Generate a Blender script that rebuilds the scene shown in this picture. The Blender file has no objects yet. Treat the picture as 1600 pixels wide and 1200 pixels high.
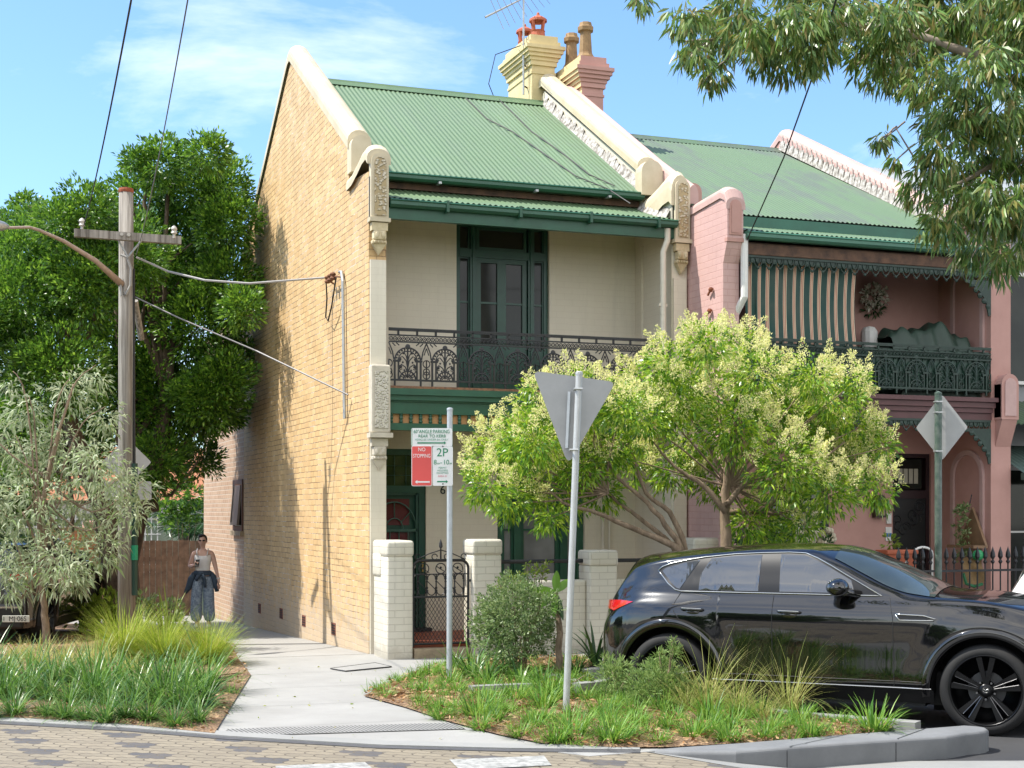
import bpy, math, random
import numpy as np
from mathutils import Vector, Matrix
S = bpy.context.scene
COL = S.collection
rad = math.radians
# ------------------------------------------------------------ camera, light, exposure
CAM = (-4.84, -18.26, 1.8); FPX = 2318.0
RX = (.9376, -.3477); FW = (.3477, .9376)
cd = bpy.data.cameras.new('camera'); cam = bpy.data.objects.new('camera', cd); COL.objects.link(cam)
cd.sensor_width = 36; cd.lens = 36 * FPX / 1600; cd.shift_y = .125; cd.clip_start = .1; cd.clip_end = 3000
cam.location = CAM
cam.rotation_euler = (rad(90), 0, -math.atan2(FW[0], FW[1]))
S.camera = cam
SUN = Vector((-.52, .17, .85)).normalized()
EL = math.asin(SUN.z); AZ = math.atan2(SUN.x, SUN.y)
ld = bpy.data.lights.new('sun', 'SUN'); ld.energy = 2.65; ld.angle = rad(.55); ld.color = (1, .95, .86)
lo = bpy.data.objects.new('sun', ld); COL.objects.link(lo); lo.location = (-20, 0, 40)
lo.rotation_euler = (-SUN).to_track_quat('-Z', 'Y').to_euler()
S.view_settings.view_transform = 'Standard'; S.view_settings.look = 'None'
S.view_settings.exposure = 1.56; S.view_settings.gamma = 1
W_ = bpy.data.worlds.new('World'); S.world = W_; W_.use_nodes = True
nt = W_.node_tree; nt.nodes.clear()
def nd(nt, t, **k):
    n = nt.nodes.new(t)
    for a, b in k.items():
        if a.startswith('i_'):
            q = a[2:]; n.inputs[int(q) if q.isdigit() else q.replace('_', ' ')].default_value = b
        else: setattr(n, a, b)
    return n
def lk(nt, a, b): nt.links.new(a, b)
sky = nd(nt, 'ShaderNodeTexSky', sky_type='NISHITA', sun_disc=False, sun_elevation=EL, sun_rotation=AZ, altitude=20, air_density=1.0, dust_density=.6, ozone_density=2.0)
tc = nd(nt, 'ShaderNodeTexCoord'); mp = nd(nt, 'ShaderNodeMapping')
mp.inputs['Scale'].default_value = (1.0, 1.0, 2.6); mp.inputs['Location'].default_value = (3.1, 1.75, .4)
lk(nt, tc.outputs['Generated'], mp.inputs['Vector'])
nz = nd(nt, 'ShaderNodeTexNoise'); nz.inputs['Scale'].default_value = 2.6; nz.inputs['Detail'].default_value = 9; nz.inputs['Roughness'].default_value = .6
nz.inputs['Distortion'].default_value = .35
lk(nt, mp.outputs['Vector'], nz.inputs['Vector'])
cr = nd(nt, 'ShaderNodeValToRGB'); cr.color_ramp.elements[0].position = .55; cr.color_ramp.elements[1].position = .98
cr.color_ramp.elements[0].color = (0, 0, 0, 1); cr.color_ramp.elements[1].color = (.95, .95, .95, 1)
spd = nd(nt, 'ShaderNodeSeparateXYZ'); lk(nt, tc.outputs['Generated'], spd.inputs[0])
# clouds thickened behind the camera, added for neutral fill and bright car reflections
m1 = nd(nt, 'ShaderNodeMath', operation='MULTIPLY_ADD', use_clamp=True); lk(nt, spd.outputs[1], m1.inputs[0]); m1.inputs[1].default_value = -1.1; m1.inputs[2].default_value = .35
m2 = nd(nt, 'ShaderNodeMath', operation='MULTIPLY_ADD'); lk(nt, m1.outputs[0], m2.inputs[0]); m2.inputs[1].default_value = .36; lk(nt, nz.outputs['Fac'], m2.inputs[2])
lk(nt, m2.outputs[0], cr.inputs['Fac'])
mx = nd(nt, 'ShaderNodeMixRGB'); mx.inputs['Color2'].default_value = (5.3, 5.1, 4.8, 1)
tint = nd(nt, 'ShaderNodeMixRGB', blend_type='MULTIPLY'); tint.inputs['Fac'].default_value = 1; tint.inputs['Color2'].default_value = (.45, .545, .62, 1)
lk(nt, sky.outputs['Color'], tint.inputs['Color1'])
lk(nt, cr.outputs['Color'], mx.inputs['Fac']); lk(nt, tint.outputs['Color'], mx.inputs['Color1'])
bg = nd(nt, 'ShaderNodeBackground'); bg.inputs['Strength'].default_value = .15
lk(nt, mx.outputs['Color'], bg.inputs['Color'])
wo = nd(nt, 'ShaderNodeOutputWorld'); lk(nt, bg.outputs['Background'], wo.inputs['Surface'])
try:
    S.cycles.max_bounces = 8; S.cycles.transparent_max_bounces = 8; S.cycles.use_denoising = True
    S.cycles.sample_clamp_indirect = 6; S.cycles.caustics_reflective = False; S.cycles.caustics_refractive = False
except Exception: pass
# ------------------------------------------------------------ measuring helpers (a ray through the photograph meets a real plane)
def ray(px, py):
    a = (px - 800) / FPX; b = (800 - py) / FPX
    return (a * RX[0] + FW[0], a * RX[1] + FW[1], b)
def at(px, py, y=None, x=None, z=None, d=None):
    r = ray(px, py)
    if y is not None: t = (y - CAM[1]) / r[1]
    elif x is not None: t = (x - CAM[0]) / r[0]
    elif z is not None: t = (z - CAM[2]) / r[2]
    else: t = d
    return Vector((CAM[0] + r[0] * t, CAM[1] + r[1] * t, CAM[2] + r[2] * t))
def c2w(X, D, z=0): return Vector((CAM[0] + X * RX[0] + D * FW[0], CAM[1] + X * RX[1] + D * FW[1], z))
def gz(y): return -.03 * min(max(y, 0), 45)
# ------------------------------------------------------------ mesh builder
class MB:
    def __init__(s): s.v = []; s.f = []; s.m = []; s.s = []; s.M = None; s.mi = 0; s.sm = False
    def add(s, vs, fs):
        o = len(s.v)
        if s.M is not None: vs = [tuple(s.M @ Vector(p)) for p in vs]
        s.v += [tuple(p) for p in vs]
        for f in fs: s.f.append(tuple(i + o for i in f)); s.m.append(s.mi); s.s.append(s.sm)
        return s
    def box(s, x0, x1, y0, y1, z0, z1):
        v = [(x0,y0,z0),(x1,y0,z0),(x1,y1,z0),(x0,y1,z0),(x0,y0,z1),(x1,y0,z1),(x1,y1,z1),(x0,y1,z1)]
        return s.add(v, [(0,3,2,1),(4,5,6,7),(0,1,5,4),(1,2,6,5),(2,3,7,6),(3,0,4,7)])
    def rbox(s, x0, x1, y0, y1, z0, z1, b=.02, n=2):
        import bmesh
        bm = bmesh.new(); bmesh.ops.create_cube(bm, size=1)
        for q in bm.verts: q.co = ((x0+x1)/2 + q.co.x*(x1-x0), (y0+y1)/2 + q.co.y*(y1-y0), (z0+z1)/2 + q.co.z*(z1-z0))
        bmesh.ops.bevel(bm, geom=bm.edges[:], offset=b, segments=n, affect='EDGES', profile=.5)
        bm.verts.index_update()
        v = [tuple(q.co) for q in bm.verts]; f = [tuple(q.index for q in k.verts) for k in bm.faces]; bm.free()
        return s.add(v, f)
    def prism(s, poly, ax, a, b):
        # poly in the two other axes (order x,y,z), extruded along ax from a to b
        def P(p, t):
            return (t, p[0], p[1]) if ax == 'x' else (p[0], t, p[1]) if ax == 'y' else (p[0], p[1], t)
        n = len(poly); v = [P(p, a) for p in poly] + [P(p, b) for p in poly]
        f = [tuple(range(n))[::-1], tuple(range(n, 2*n))] + [(i, (i+1) % n, n + (i+1) % n, n + i) for i in range(n)]
        return s.add(v, f)
    def tube(s, pts, r, n=8, cap=True):
        pts = [Vector(p) for p in pts]; k = len(pts)
        rs = list(r) if isinstance(r, (list, tuple)) else [r] * k
        v = []; up = None
        for i, p in enumerate(pts):
            t = (pts[min(i+1, k-1)] - pts[max(i-1, 0)])
            t = t.normalized() if t.length > 1e-9 else Vector((0,0,1))
            if up is None: up = Vector((0,0,1)) if abs(t.z) < .9 else Vector((0,1,0))
            a = t.cross(up)
            if a.length < 1e-6: a = t.orthogonal()
            a.normalize(); b = t.cross(a); up = -b if False else a.cross(t)
            for j in range(n):
                q = 2*math.pi*j/n
                v.append(tuple(p + (a*math.cos(q) + b*math.sin(q)) * rs[i]))
        f = [(i*n+j, i*n+(j+1) % n, (i+1)*n+(j+1) % n, (i+1)*n+j) for i in range(k-1) for j in range(n)]
        if cap: f += [tuple(range(n))[::-1], tuple((k-1)*n+j for j in range(n))]
        return s.add(v, f)
    def lathe(s, prof, c, n=16, ax='z', cap=True):
        v = []
        for r, h in prof:
            for j in range(n):
                q = 2*math.pi*j/n; a, b = r*math.cos(q), r*math.sin(q)
                v.append((c[0]+a, c[1]+b, c[2]+h) if ax == 'z' else (c[0]+a, c[1]+h, c[2]+b) if ax == 'y' else (c[0]+h, c[1]+a, c[2]+b))
        k = len(prof)
        f = [(i*n+j, i*n+(j+1) % n, (i+1)*n+(j+1) % n, (i+1)*n+j) for i in range(k-1) for j in range(n)]
        if cap: f += [tuple(range(n))[::-1], tuple((k-1)*n+j for j in range(n))]
        return s.add(v, f)
    def grid(s, fn, nu, nv):
        v = [fn(i/nu, j/nv) for i in range(nu+1) for j in range(nv+1)]
        f = [(i*(nv+1)+j, (i+1)*(nv+1)+j, (i+1)*(nv+1)+j+1, i*(nv+1)+j+1) for i in range(nu) for j in range(nv)]
        return s.add(v, f)
    def ball(s, c, r, n=10, m=7):
        r = r if isinstance(r, (tuple, list)) else (r, r, r)
        pr = [(math.sin(math.pi*i/m), -math.cos(math.pi*i/m)) for i in range(m+1)]
        v = []
        for a, h in pr:
            for j in range(n):
                q = 2*math.pi*j/n; v.append((c[0]+r[0]*a*math.cos(q), c[1]+r[1]*a*math.sin(q), c[2]+r[2]*h))
        return s.add(v, [(i*n+j, i*n+(j+1) % n, (i+1)*n+(j+1) % n, (i+1)*n+j) for i in range(m) for j in range(n)])
    def wall(s, x0, x1, z0, z1, y0, y1, holes=(), ax='y'):
        xs = sorted({x0, x1, *[h[0] for h in holes], *[h[1] for h in holes]}); zs = sorted({z0, z1, *[h[2] for h in holes], *[h[3] for h in holes]})
        xs = [q for q in xs if x0 <= q <= x1]; zs = [q for q in zs if z0 <= q <= z1]
        def solid(i, j):
            if i < 0 or j < 0 or i >= len(xs)-1 or j >= len(zs)-1: return False
            a, b = (xs[i]+xs[i+1])/2, (zs[j]+zs[j+1])/2
            return not any(h[0] < a < h[1] and h[2] < b < h[3] for h in holes)
        def P(x, y, z): return (x, y, z) if ax == 'y' else (y, x, z)
        for i in range(len(xs)-1):
            for j in range(len(zs)-1):
                if not solid(i, j): continue
                a, b, c, d = xs[i], xs[i+1], zs[j], zs[j+1]
                Q = [P(a,y0,c),P(b,y0,c),P(b,y0,d),P(a,y0,d),P(a,y1,c),P(b,y1,c),P(b,y1,d),P(a,y1,d)]
                f = [(0,1,2,3),(5,4,7,6)]
                if not solid(i-1,j): f.append((4,0,3,7))
                if not solid(i+1,j): f.append((1,5,6,2))
                if not solid(i,j-1): f.append((4,5,1,0))
                if not solid(i,j+1): f.append((3,2,6,7))
                s.add(Q, f)
        return s
    def build(s, name, mat, parent=None, smooth=False, **k):
        me = bpy.data.meshes.new(name); me.from_pydata(s.v, [], s.f); me.update()
        for q in (mat if isinstance(mat, (list, tuple)) else [mat]): me.materials.append(q)
        me.polygons.foreach_set('material_index', s.m)
        me.polygons.foreach_set('use_smooth', [bool(smooth or q) for q in s.s])
        o = bpy.data.objects.new(name, me); COL.objects.link(o)
        return fin(o, parent, **k)
def fin(o, parent=None, label=None, cat=None, group=None, kind=None):
    if parent is not None:
        o.parent = parent; o.matrix_parent_inverse = wmat(parent).inverted()
    if label: o['label'] = label
    if cat: o['category'] = cat
    if group: o['group'] = group
    if kind: o['kind'] = kind
    return o
def wmat(o):
    m = o.matrix_basis.copy()
    if o.parent is not None: m = wmat(o.parent) @ o.matrix_parent_inverse @ m
    return m
def thing(name, label, cat, loc, group=None, rz=0):
    o = bpy.data.objects.new(name, None); COL.objects.link(o); o.location = loc; o.rotation_euler = (0, 0, rz); o.empty_display_size = .2
    return fin(o, None, label, cat, group)
def copy_tree(o, parent=None):
    c = o.copy(); COL.objects.link(c)
    if parent is not None: c.parent = parent
    for ch in list(o.children): copy_tree(ch, c)
    return c
def fast_mesh(name, V, Fq, mat, parent=None, smooth=False, mi=None, **k):
    # V (n,3), Fq (m,k) numpy faces of equal size
    me = bpy.data.meshes.new(name); n, m, q = len(V), len(Fq), Fq.shape[1]
    me.vertices.add(n); me.vertices.foreach_set('co', np.asarray(V, np.float32).ravel())
    me.loops.add(m*q); me.loops.foreach_set('vertex_index', np.asarray(Fq, np.int32).ravel())
    me.polygons.add(m); me.polygons.foreach_set('loop_start', np.arange(0, m*q, q, dtype=np.int32))
    if mi is not None: me.polygons.foreach_set('material_index', np.asarray(mi, np.int32))
    me.update(calc_edges=True)
    if smooth: me.polygons.foreach_set('use_smooth', np.ones(m, bool))
    for g in (mat if isinstance(mat, (list, tuple)) else [mat]): me.materials.append(g)
    o = bpy.data.objects.new(name, me); COL.objects.link(o)
    return fin(o, parent, **k)
# ------------------------------------------------------------ materials
def newmat(name):
    m = bpy.data.materials.new(name); m.use_nodes = True; t = m.node_tree
    return m, t, t.nodes['Principled BSDF']
def mixc(t, fac, a, b, mode='MIX'):
    n = nd(t, 'ShaderNodeMixRGB', blend_type=mode)
    for q, w in ((fac, 'Fac'), (a, 'Color1'), (b, 'Color2')):
        if hasattr(q, 'is_output'): lk(t, q, n.inputs[w])
        elif w == 'Fac': n.inputs[w].default_value = q
        else: n.inputs[w].default_value = (*q, 1)
    return n.outputs['Color']
def ramp(t, src, a, b, ca=(0,0,0), cb=(1,1,1)):
    n = nd(t, 'ShaderNodeValToRGB'); e = n.color_ramp.elements
    e[0].position = a; e[1].position = b; e[0].color = (*ca, 1); e[1].color = (*cb, 1); lk(t, src, n.inputs['Fac'])
    return n.outputs['Color']
def noise(t, sc, det=4, rough=.55, vec=None, dist=0):
    n = nd(t, 'ShaderNodeTexNoise'); n.inputs['Scale'].default_value = sc; n.inputs['Detail'].default_value = det
    n.inputs['Roughness'].default_value = rough; n.inputs['Distortion'].default_value = dist
    if vec is None: vec = posn(t)
    lk(t, vec, n.inputs['Vector']); return n.outputs['Fac']
def posn(t):
    for n in t.nodes:
        if n.bl_idname == 'ShaderNodeNewGeometry': return n.outputs['Position']
    return nd(t, 'ShaderNodeNewGeometry').outputs['Position']
def objc(t): return nd(t, 'ShaderNodeTexCoord').outputs['Object']
def math_(t, op, a, b=None, clamp=False):
    n = nd(t, 'ShaderNodeMath', operation=op, use_clamp=clamp)
    for i, q in enumerate((a, b)):
        if q is None: continue
        if hasattr(q, 'is_output'): lk(t, q, n.inputs[i])
        else: n.inputs[i].default_value = q
    return n.outputs[0]
def wcoord(t, floor=False):
    posn(t); g = [n for n in t.nodes if n.bl_idname == 'ShaderNodeNewGeometry'][0]
    sp = nd(t, 'ShaderNodeSeparateXYZ'); lk(t, g.outputs['Position'], sp.inputs[0])
    cb = nd(t, 'ShaderNodeCombineXYZ')
    if floor: lk(t, sp.outputs[0], cb.inputs[0]); lk(t, sp.outputs[1], cb.inputs[1]); return cb.outputs[0]
    sn = nd(t, 'ShaderNodeSeparateXYZ'); lk(t, g.outputs['True Normal'], sn.inputs[0])
    k = math_(t, 'GREATER_THAN', math_(t, 'ABSOLUTE', sn.outputs[0]), .7)
    u = math_(t, 'ADD', math_(t, 'MULTIPLY', sp.outputs[1], k), math_(t, 'MULTIPLY', sp.outputs[0], math_(t, 'SUBTRACT', 1.0, k)))
    lk(t, u, cb.inputs[0]); lk(t, sp.outputs[2], cb.inputs[1]); return cb.outputs[0]
def bump(t, b, h, st=.3, dist=.01):
    n = nd(t, 'ShaderNodeBump'); n.inputs['Strength'].default_value = st; n.inputs['Distance'].default_value = dist
    lk(t, h, n.inputs['Height']); lk(t, n.outputs['Normal'], b.inputs['Normal']); return n
def M_plain(name, c, rough=.6, var=.25, sc=3, metal=0, bst=.12, bsc=40, spec=.5, c2=None, coat=0):
    m, t, b = newmat(name)
    lo_ = c2 or tuple(q * (1 - var) for q in c)
    f = noise(t, sc, 6, .65)
    lk(t, mixc(t, ramp(t, f, .35, .68), lo_, c), b.inputs['Base Color'])
    b.inputs['Roughness'].default_value = rough; b.inputs['Metallic'].default_value = metal
    b.inputs['Specular IOR Level'].default_value = spec; b.inputs['Coat Weight'].default_value = coat
    if bst: bump(t, b, noise(t, bsc, 4), bst, .004)
    return m
def M_brick(name, c1, c2, mort, rough=.8, bw=.235, bh=.086, ms=.008, mfac=1.0, dirt=None, bst=.5, patch=None, dist=.012):
    m, t, b = newmat(name); w = wcoord(t)
    wob = nd(t, 'ShaderNodeMixRGB', blend_type='ADD'); wob.inputs['Fac'].default_value = 1
    lk(t, w, wob.inputs['Color1'])
    nn = nd(t, 'ShaderNodeTexNoise'); nn.inputs['Scale'].default_value = 2.2; nn.inputs['Detail'].default_value = 3; lk(t, w, nn.inputs['Vector'])
    vs = nd(t, 'ShaderNodeVectorMath', operation='SCALE'); vs.inputs['Scale'].default_value = dist; lk(t, nn.outputs['Color'], vs.inputs[0])
    lk(t, vs.outputs[0], wob.inputs['Color2'])
    br = nd(t, 'ShaderNodeTexBrick'); br.inputs['Scale'].default_value = 1; br.inputs['Brick Width'].default_value = bw; br.inputs['Row Height'].default_value = bh
    br.inputs['Mortar Size'].default_value = ms; br.inputs['Mortar Smooth'].default_value = .3; br.inputs['Bias'].default_value = 0
    br.inputs['Color1'].default_value = (*c1, 1); br.inputs['Color2'].default_value = (*c2, 1); br.inputs['Mortar'].default_value = (*mort, 1)
    lk(t, wob.outputs['Color'], br.inputs['Vector'])
    col = br.outputs['Color']
    big = noise(t, 1.1, 6, .65)
    col = mixc(t, math_(t, 'MULTIPLY', ramp(t, big, .4, .75), .35), col, tuple(q*.72 for q in c1))
    if dirt:   # (z limit, colour): worn patches low on the wall
        sp = nd(t, 'ShaderNodeSeparateXYZ'); lk(t, posn(t), sp.inputs[0])
        low = math_(t, 'SUBTRACT', 1.0, math_(t, 'DIVIDE', sp.outputs[2], dirt[0]), True)
        k = ramp(t, math_(t, 'ADD', math_(t, 'MULTIPLY', noise(t, 5, 8, .7), .75), math_(t, 'MULTIPLY', low, .35)), .56, .68)
        col = mixc(t, math_(t, 'MULTIPLY', k, dirt[2]), col, dirt[1])
    if patch:
        k = ramp(t, noise(t, patch[0], 7, .72), patch[1], patch[1] + .07)
        col = mixc(t, math_(t, 'MULTIPLY', k, patch[3]), col, patch[2])
    mpn = nd(t, 'ShaderNodeMapping'); mpn.inputs['Scale'].default_value = (7,7,.5); lk(t, posn(t), mpn.inputs['Vector'])
    col = mixc(t, math_(t, 'MULTIPLY', ramp(t, noise(t, 1, 7, .7, mpn.outputs['Vector']), .52, .72), .22), col, tuple(q*.62 for q in c2))
    lk(t, col, b.inputs['Base Color']); b.inputs['Roughness'].default_value = rough
    h = math_(t, 'ADD', math_(t, 'MULTIPLY', br.outputs['Fac'], -1.0), math_(t, 'MULTIPLY', noise(t, 30, 5), .5))
    bump(t, b, h, bst, .008)
    return m
M = {}
M['yellow_brick'] = M_brick('yellow painted brick', (.66,.45,.215), (.55,.36,.16), (.36,.25,.13), dirt=(1.1, (.55,.50,.42), .75), patch=(1.6, .6, (.60,.47,.30), .6), ms=.008, bst=.8)
M['pink_brick'] = M_brick('pinkish brick', (.48,.325,.215), (.40,.25,.16), (.50,.41,.31), ms=.011, patch=(1.2, .56, (.52,.38,.29), .6))
def M_yellow():
    m, t, b = newmat('yellow painted brick'); w = wcoord(t)
    wob = nd(t, 'ShaderNodeMixRGB', blend_type='ADD'); wob.inputs['Fac'].default_value = 1; lk(t, w, wob.inputs['Color1'])
    nn = nd(t, 'ShaderNodeTexNoise'); nn.inputs['Scale'].default_value = 5; nn.inputs['Detail'].default_value = 4; lk(t, w, nn.inputs['Vector'])
    vs = nd(t, 'ShaderNodeVectorMath', operation='SCALE'); vs.inputs['Scale'].default_value = .022; lk(t, nn.outputs['Color'], vs.inputs[0]); lk(t, vs.outputs[0], wob.inputs['Color2'])
    br = nd(t, 'ShaderNodeTexBrick'); br.inputs['Scale'].default_value = 1; br.inputs['Brick Width'].default_value = .235; br.inputs['Row Height'].default_value = .083
    br.inputs['Mortar Size'].default_value = .0065; br.inputs['Mortar Smooth'].default_value = .35
    br.inputs['Color1'].default_value = (.66,.465,.23,1); br.inputs['Color2'].default_value = (.535,.35,.16,1); br.inputs['Mortar'].default_value = (.56,.37,.17,1)
    lk(t, wob.outputs['Color'], br.inputs['Vector']); col = br.outputs['Color']; mo = br.outputs['Fac']
    sp = nd(t, 'ShaderNodeSeparateXYZ'); lk(t, posn(t), sp.inputs[0])
    col = mixc(t, math_(t, 'MULTIPLY', ramp(t, noise(t, .9, 7, .7), .42, .68), .55), col, (.54,.36,.19))
    col = mixc(t, math_(t, 'MULTIPLY', ramp(t, noise(t, 2.3, 8, .75), .5, .72), .5), col, (.66,.48,.27))
    col = mixc(t, math_(t, 'MULTIPLY', ramp(t, noise(t, 1, 7, .7, mapv(t, (1.2,1.2,.28), (2,2,2))), .5, .7), .45), col, (.38,.27,.16))
    # open dark joints in patches, pale scuffed joints in others
    hi = math_(t, 'ADD', noise(t, 1.5, 6, .7), math_(t, 'MULTIPLY', sp.outputs[2], .018))
    col = mixc(t, math_(t, 'MULTIPLY', math_(t, 'MULTIPLY', mo, ramp(t, hi, .40, .58)), .9), col, (.16,.095,.05))
    col = mixc(t, math_(t, 'MULTIPLY', math_(t, 'MULTIPLY', mo, ramp(t, noise(t, 2.0, 7, .75, mapv(t, (1,1,1), (7,3,9))), .50, .60)), .9), col, (.62,.56,.48))
    sc = ramp(t, noise(t, 9, 8, .78, mapv(t, (1,1,1), (3,8,1))), .58, .66)
    low = math_(t, 'SUBTRACT', 1.0, math_(t, 'DIVIDE', sp.outputs[2], 1.3), True)
    sc2 = ramp(t, math_(t, 'ADD', math_(t, 'MULTIPLY', noise(t, 7, 9, .75), .8), math_(t, 'MULTIPLY', low, .28)), .52, .64)
    col = mixc(t, math_(t, 'MULTIPLY', sc, .55), col, (.56,.50,.42)); col = mixc(t, math_(t, 'MULTIPLY', sc2, .7), col, (.46,.38,.29))
    lk(t, col, b.inputs['Base Color']); b.inputs['Roughness'].default_value = .75
    bump(t, b, math_(t, 'ADD', math_(t, 'MULTIPLY', mo, -1.0), math_(t, 'MULTIPLY', noise(t, 26, 6, .7), .8)), .38, .008)
    return m
def mapv(t, sc, lo):
    n = nd(t, 'ShaderNodeMapping'); n.inputs['Scale'].default_value = sc; n.inputs['Location'].default_value = lo; lk(t, posn(t), n.inputs['Vector']); return n.outputs['Vector']
M['yellow_brick'] = M_yellow()
M['cream_brick'] = M_brick('cream painted brick', (.71,.655,.53), (.70,.645,.52), (.66,.60,.48), ms=.004, rough=.55, bst=.16)
M['white_brick'] = M_brick('white painted brick', (.68,.64,.54), (.65,.61,.51), (.50,.46,.38), ms=.005, rough=.5, bst=.55, dirt=(.35, (.42,.37,.29), .5))
M['rose_brick'] = M_brick('pink painted brick', (.56,.365,.335), (.53,.34,.31), (.50,.30,.27), ms=.006, rough=.6, bst=.5, patch=(4, .68, (.48,.31,.28), .5))
M['orange_brick'] = M_brick('orange brick', (.60,.24,.10), (.52,.20,.085), (.50,.36,.24), ms=.010)
M['cream'] = M_plain('cream render', (.60,.53,.385), .65, .2, 2.6, c2=(.50,.43,.29))
M['cream_dirty'] = M_plain('weathered cream stucco', (.66,.57,.38), .75, .3, 6, c2=(.42,.34,.19))
M['grey_cream'] = M_plain('grey cream stucco', (.60,.55,.45), .7, .2, 5, c2=(.47,.42,.33))
M['rose'] = M_plain('pink render', (.50,.285,.24), .7, .14, 2.5, c2=(.44,.245,.205))
M['rose_dark'] = M_plain('maroon trim', (.115,.045,.045), .5, .25, 3)
M['rose_light'] = M_plain('light pink render', (.54,.36,.325), .7, .15, 4)
M['green'] = M_plain('dark green paint', (.022,.098,.056), .42, .25, 4)
M['green_deep'] = M_plain('deep green paint', (.012,.052,.032), .45, .3, 4)
M['green_door'] = M_plain('green gloss door', (.016,.075,.052), .32, .25, 4)
M['flash'] = M_plain('old lime mortar flashing', (.62,.60,.56), .9, .6, 14, c2=(.13,.11,.09), bst=.8, bsc=25)
M['iron'] = M_plain('black cast iron', (.018,.019,.022), .42, .4, 9, spec=.5)
M['iron_green'] = M_plain('green cast iron', (.013,.040,.026), .45, .4, 9)
M['tile'] = M_plain('terracotta tile', (.36,.095,.05), .6, .3, 6)
M['terracotta'] = M_plain('terracotta pot', (.46,.12,.055), .7, .3, 9)
M['pot_tan'] = M_plain('tan clay pot', (.34,.21,.09), .7, .4, 9)
M['stone'] = M_plain('rough sandstone', (.40,.31,.20), .85, .4, 9, bst=.6, bsc=18)
M['white'] = M_plain('white paint', (.74,.73,.69), .5, .12, 5)
M['cream_pipe'] = M_plain('cream painted pipe', (.70,.66,.55), .5, .15, 5)
M['black'] = M_plain('matt black', (.012,.012,.013), .6, .3, 8)
M['wood_weather'] = M_plain('peeling brown timber', (.16,.085,.05), .8, .4, 7, c2=(.06,.035,.025), bst=.4)
M['wood_brown'] = M_plain('brown timber', (.25,.15,.08), .7, .3, 7)
M['grey_metal'] = M_plain('galvanised steel', (.46,.48,.48), .42, .18, 12, metal=.55)
M['soffit'] = M_plain('timber soffit', (.48,.42,.31), .7, .15, 5)
M['grey_wall'] = M_plain('grey render', (.30,.31,.32), .7, .15, 4)
def M_roof(name, c, stain):
    m, t, b = newmat(name)
    mpn = nd(t, 'ShaderNodeMapping'); mpn.inputs['Scale'].default_value = (7, .7, .7); lk(t, posn(t), mpn.inputs['Vector'])
    f1 = noise(t, 1, 7, .6, mpn.outputs['Vector']); f2 = noise(t, .8, 6, .6)
    k = ramp(t, math_(t, 'ADD', math_(t, 'MULTIPLY', f1, .45), math_(t, 'MULTIPLY', f2, .6)), .49, .60)
    col = mixc(t, ramp(t, f2, .3, .7), tuple(q*.88 for q in c), c)
    col = mixc(t, math_(t, 'MULTIPLY', k, stain), col, (.10,.13,.10))
    sx = nd(t, 'ShaderNodeSeparateXYZ'); lk(t, posn(t), sx.inputs[0])
    wn = nd(t, 'ShaderNodeTexWhiteNoise', noise_dimensions='1D'); lk(t, math_(t, 'FLOOR', math_(t, 'DIVIDE', sx.outputs[0], .762)), wn.inputs['W'])
    col = mixc(t, math_(t, 'MULTIPLY', wn.outputs['Value'], .22), col, tuple(q*.6 for q in c))
    col = mixc(t, math_(t, 'MULTIPLY', ramp(t, noise(t, 14, 6, .7), .62, .75), .35), col, (.20,.17,.10))
    lk(t, col, b.inputs['Base Color']); b.inputs['Roughness'].default_value = .5
    return m
M['roof'] = M_roof('green roof paint', (.118,.195,.098), .25)
M['roof_old'] = M_roof('weathered green roof paint', (.112,.182,.098), 1.0)
def M_verm():
    m, t, b = newmat('vermiculated stucco')
    v = nd(t, 'ShaderNodeTexVoronoi', feature='SMOOTH_F1'); v.inputs['Scale'].default_value = 24; v.inputs['Smoothness'].default_value = .35
    mpn = nd(t, 'ShaderNodeMapping'); mpn.inputs['Scale'].default_value = (1, 1, 1.25); lk(t, posn(t), mpn.inputs['Vector'])
    lk(t, mpn.outputs['Vector'], v.inputs['Vector'])
    k = ramp(t, v.outputs['Distance'], .30, .62)
    n = noise(t, 3, 4)
    hi = mixc(t, ramp(t, n, .4, .7), (.60,.52,.36), (.63,.58,.47))
    lk(t, mixc(t, k, hi, (.40,.31,.17)), b.inputs['Base Color']); b.inputs['Roughness'].default_value = .8
    bump(t, b, math_(t, 'SUBTRACT', 1.0, k), 1.0, .02); return m
M['verm'] = M_verm()
def M_glass(name, c=(.014,.016,.013), rough=.06, spec=.32):
    m, t, b = newmat(name)
    lk(t, mixc(t, ramp(t, noise(t, 1.7, 3), .4, .7), c, tuple(q*1.8 for q in c)), b.inputs['Base Color'])
    b.inputs['Roughness'].default_value = rough; b.inputs['Specular IOR Level'].default_value = spec
    bump(t, b, noise(t, 1.3, 2), .06, .02); return m
M['glass'] = M_glass('dark window glass')
M['glass_curtain'] = M_glass('glass before a pale blind', (.16,.165,.16), .12)
M['glass_red'] = M_glass('dark red glass', (.085,.02,.022), .15)
def M_concrete(name, c, c2, joints=False):
    m, t, b = newmat(name)
    f = noise(t, 1.3, 8, .65); g = noise(t, 45, 4, .6)
    col = mixc(t, ramp(t, f, .3, .72), c2, c)
    col = mixc(t, math_(t, 'MULTIPLY', ramp(t, g, .45, .7), .25), col, tuple(q*.7 for q in c))
    if joints:
        st = ramp(t, noise(t, 5, 9, .78), .58, .70)
        col = mixc(t, math_(t, 'MULTIPLY', st, .35), col, tuple(q*.5 for q in c))
    lk(t, col, b.inputs['Base Color']); b.inputs['Roughness'].default_value = .8
    bump(t, b, g, .25, .003); return m
M['path'] = M_concrete('pale footpath concrete', (.325,.32,.305), (.255,.25,.237), True)
M['kerb'] = M_concrete('grey kerb concrete', (.21,.215,.22), (.12,.125,.13), True)
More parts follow.
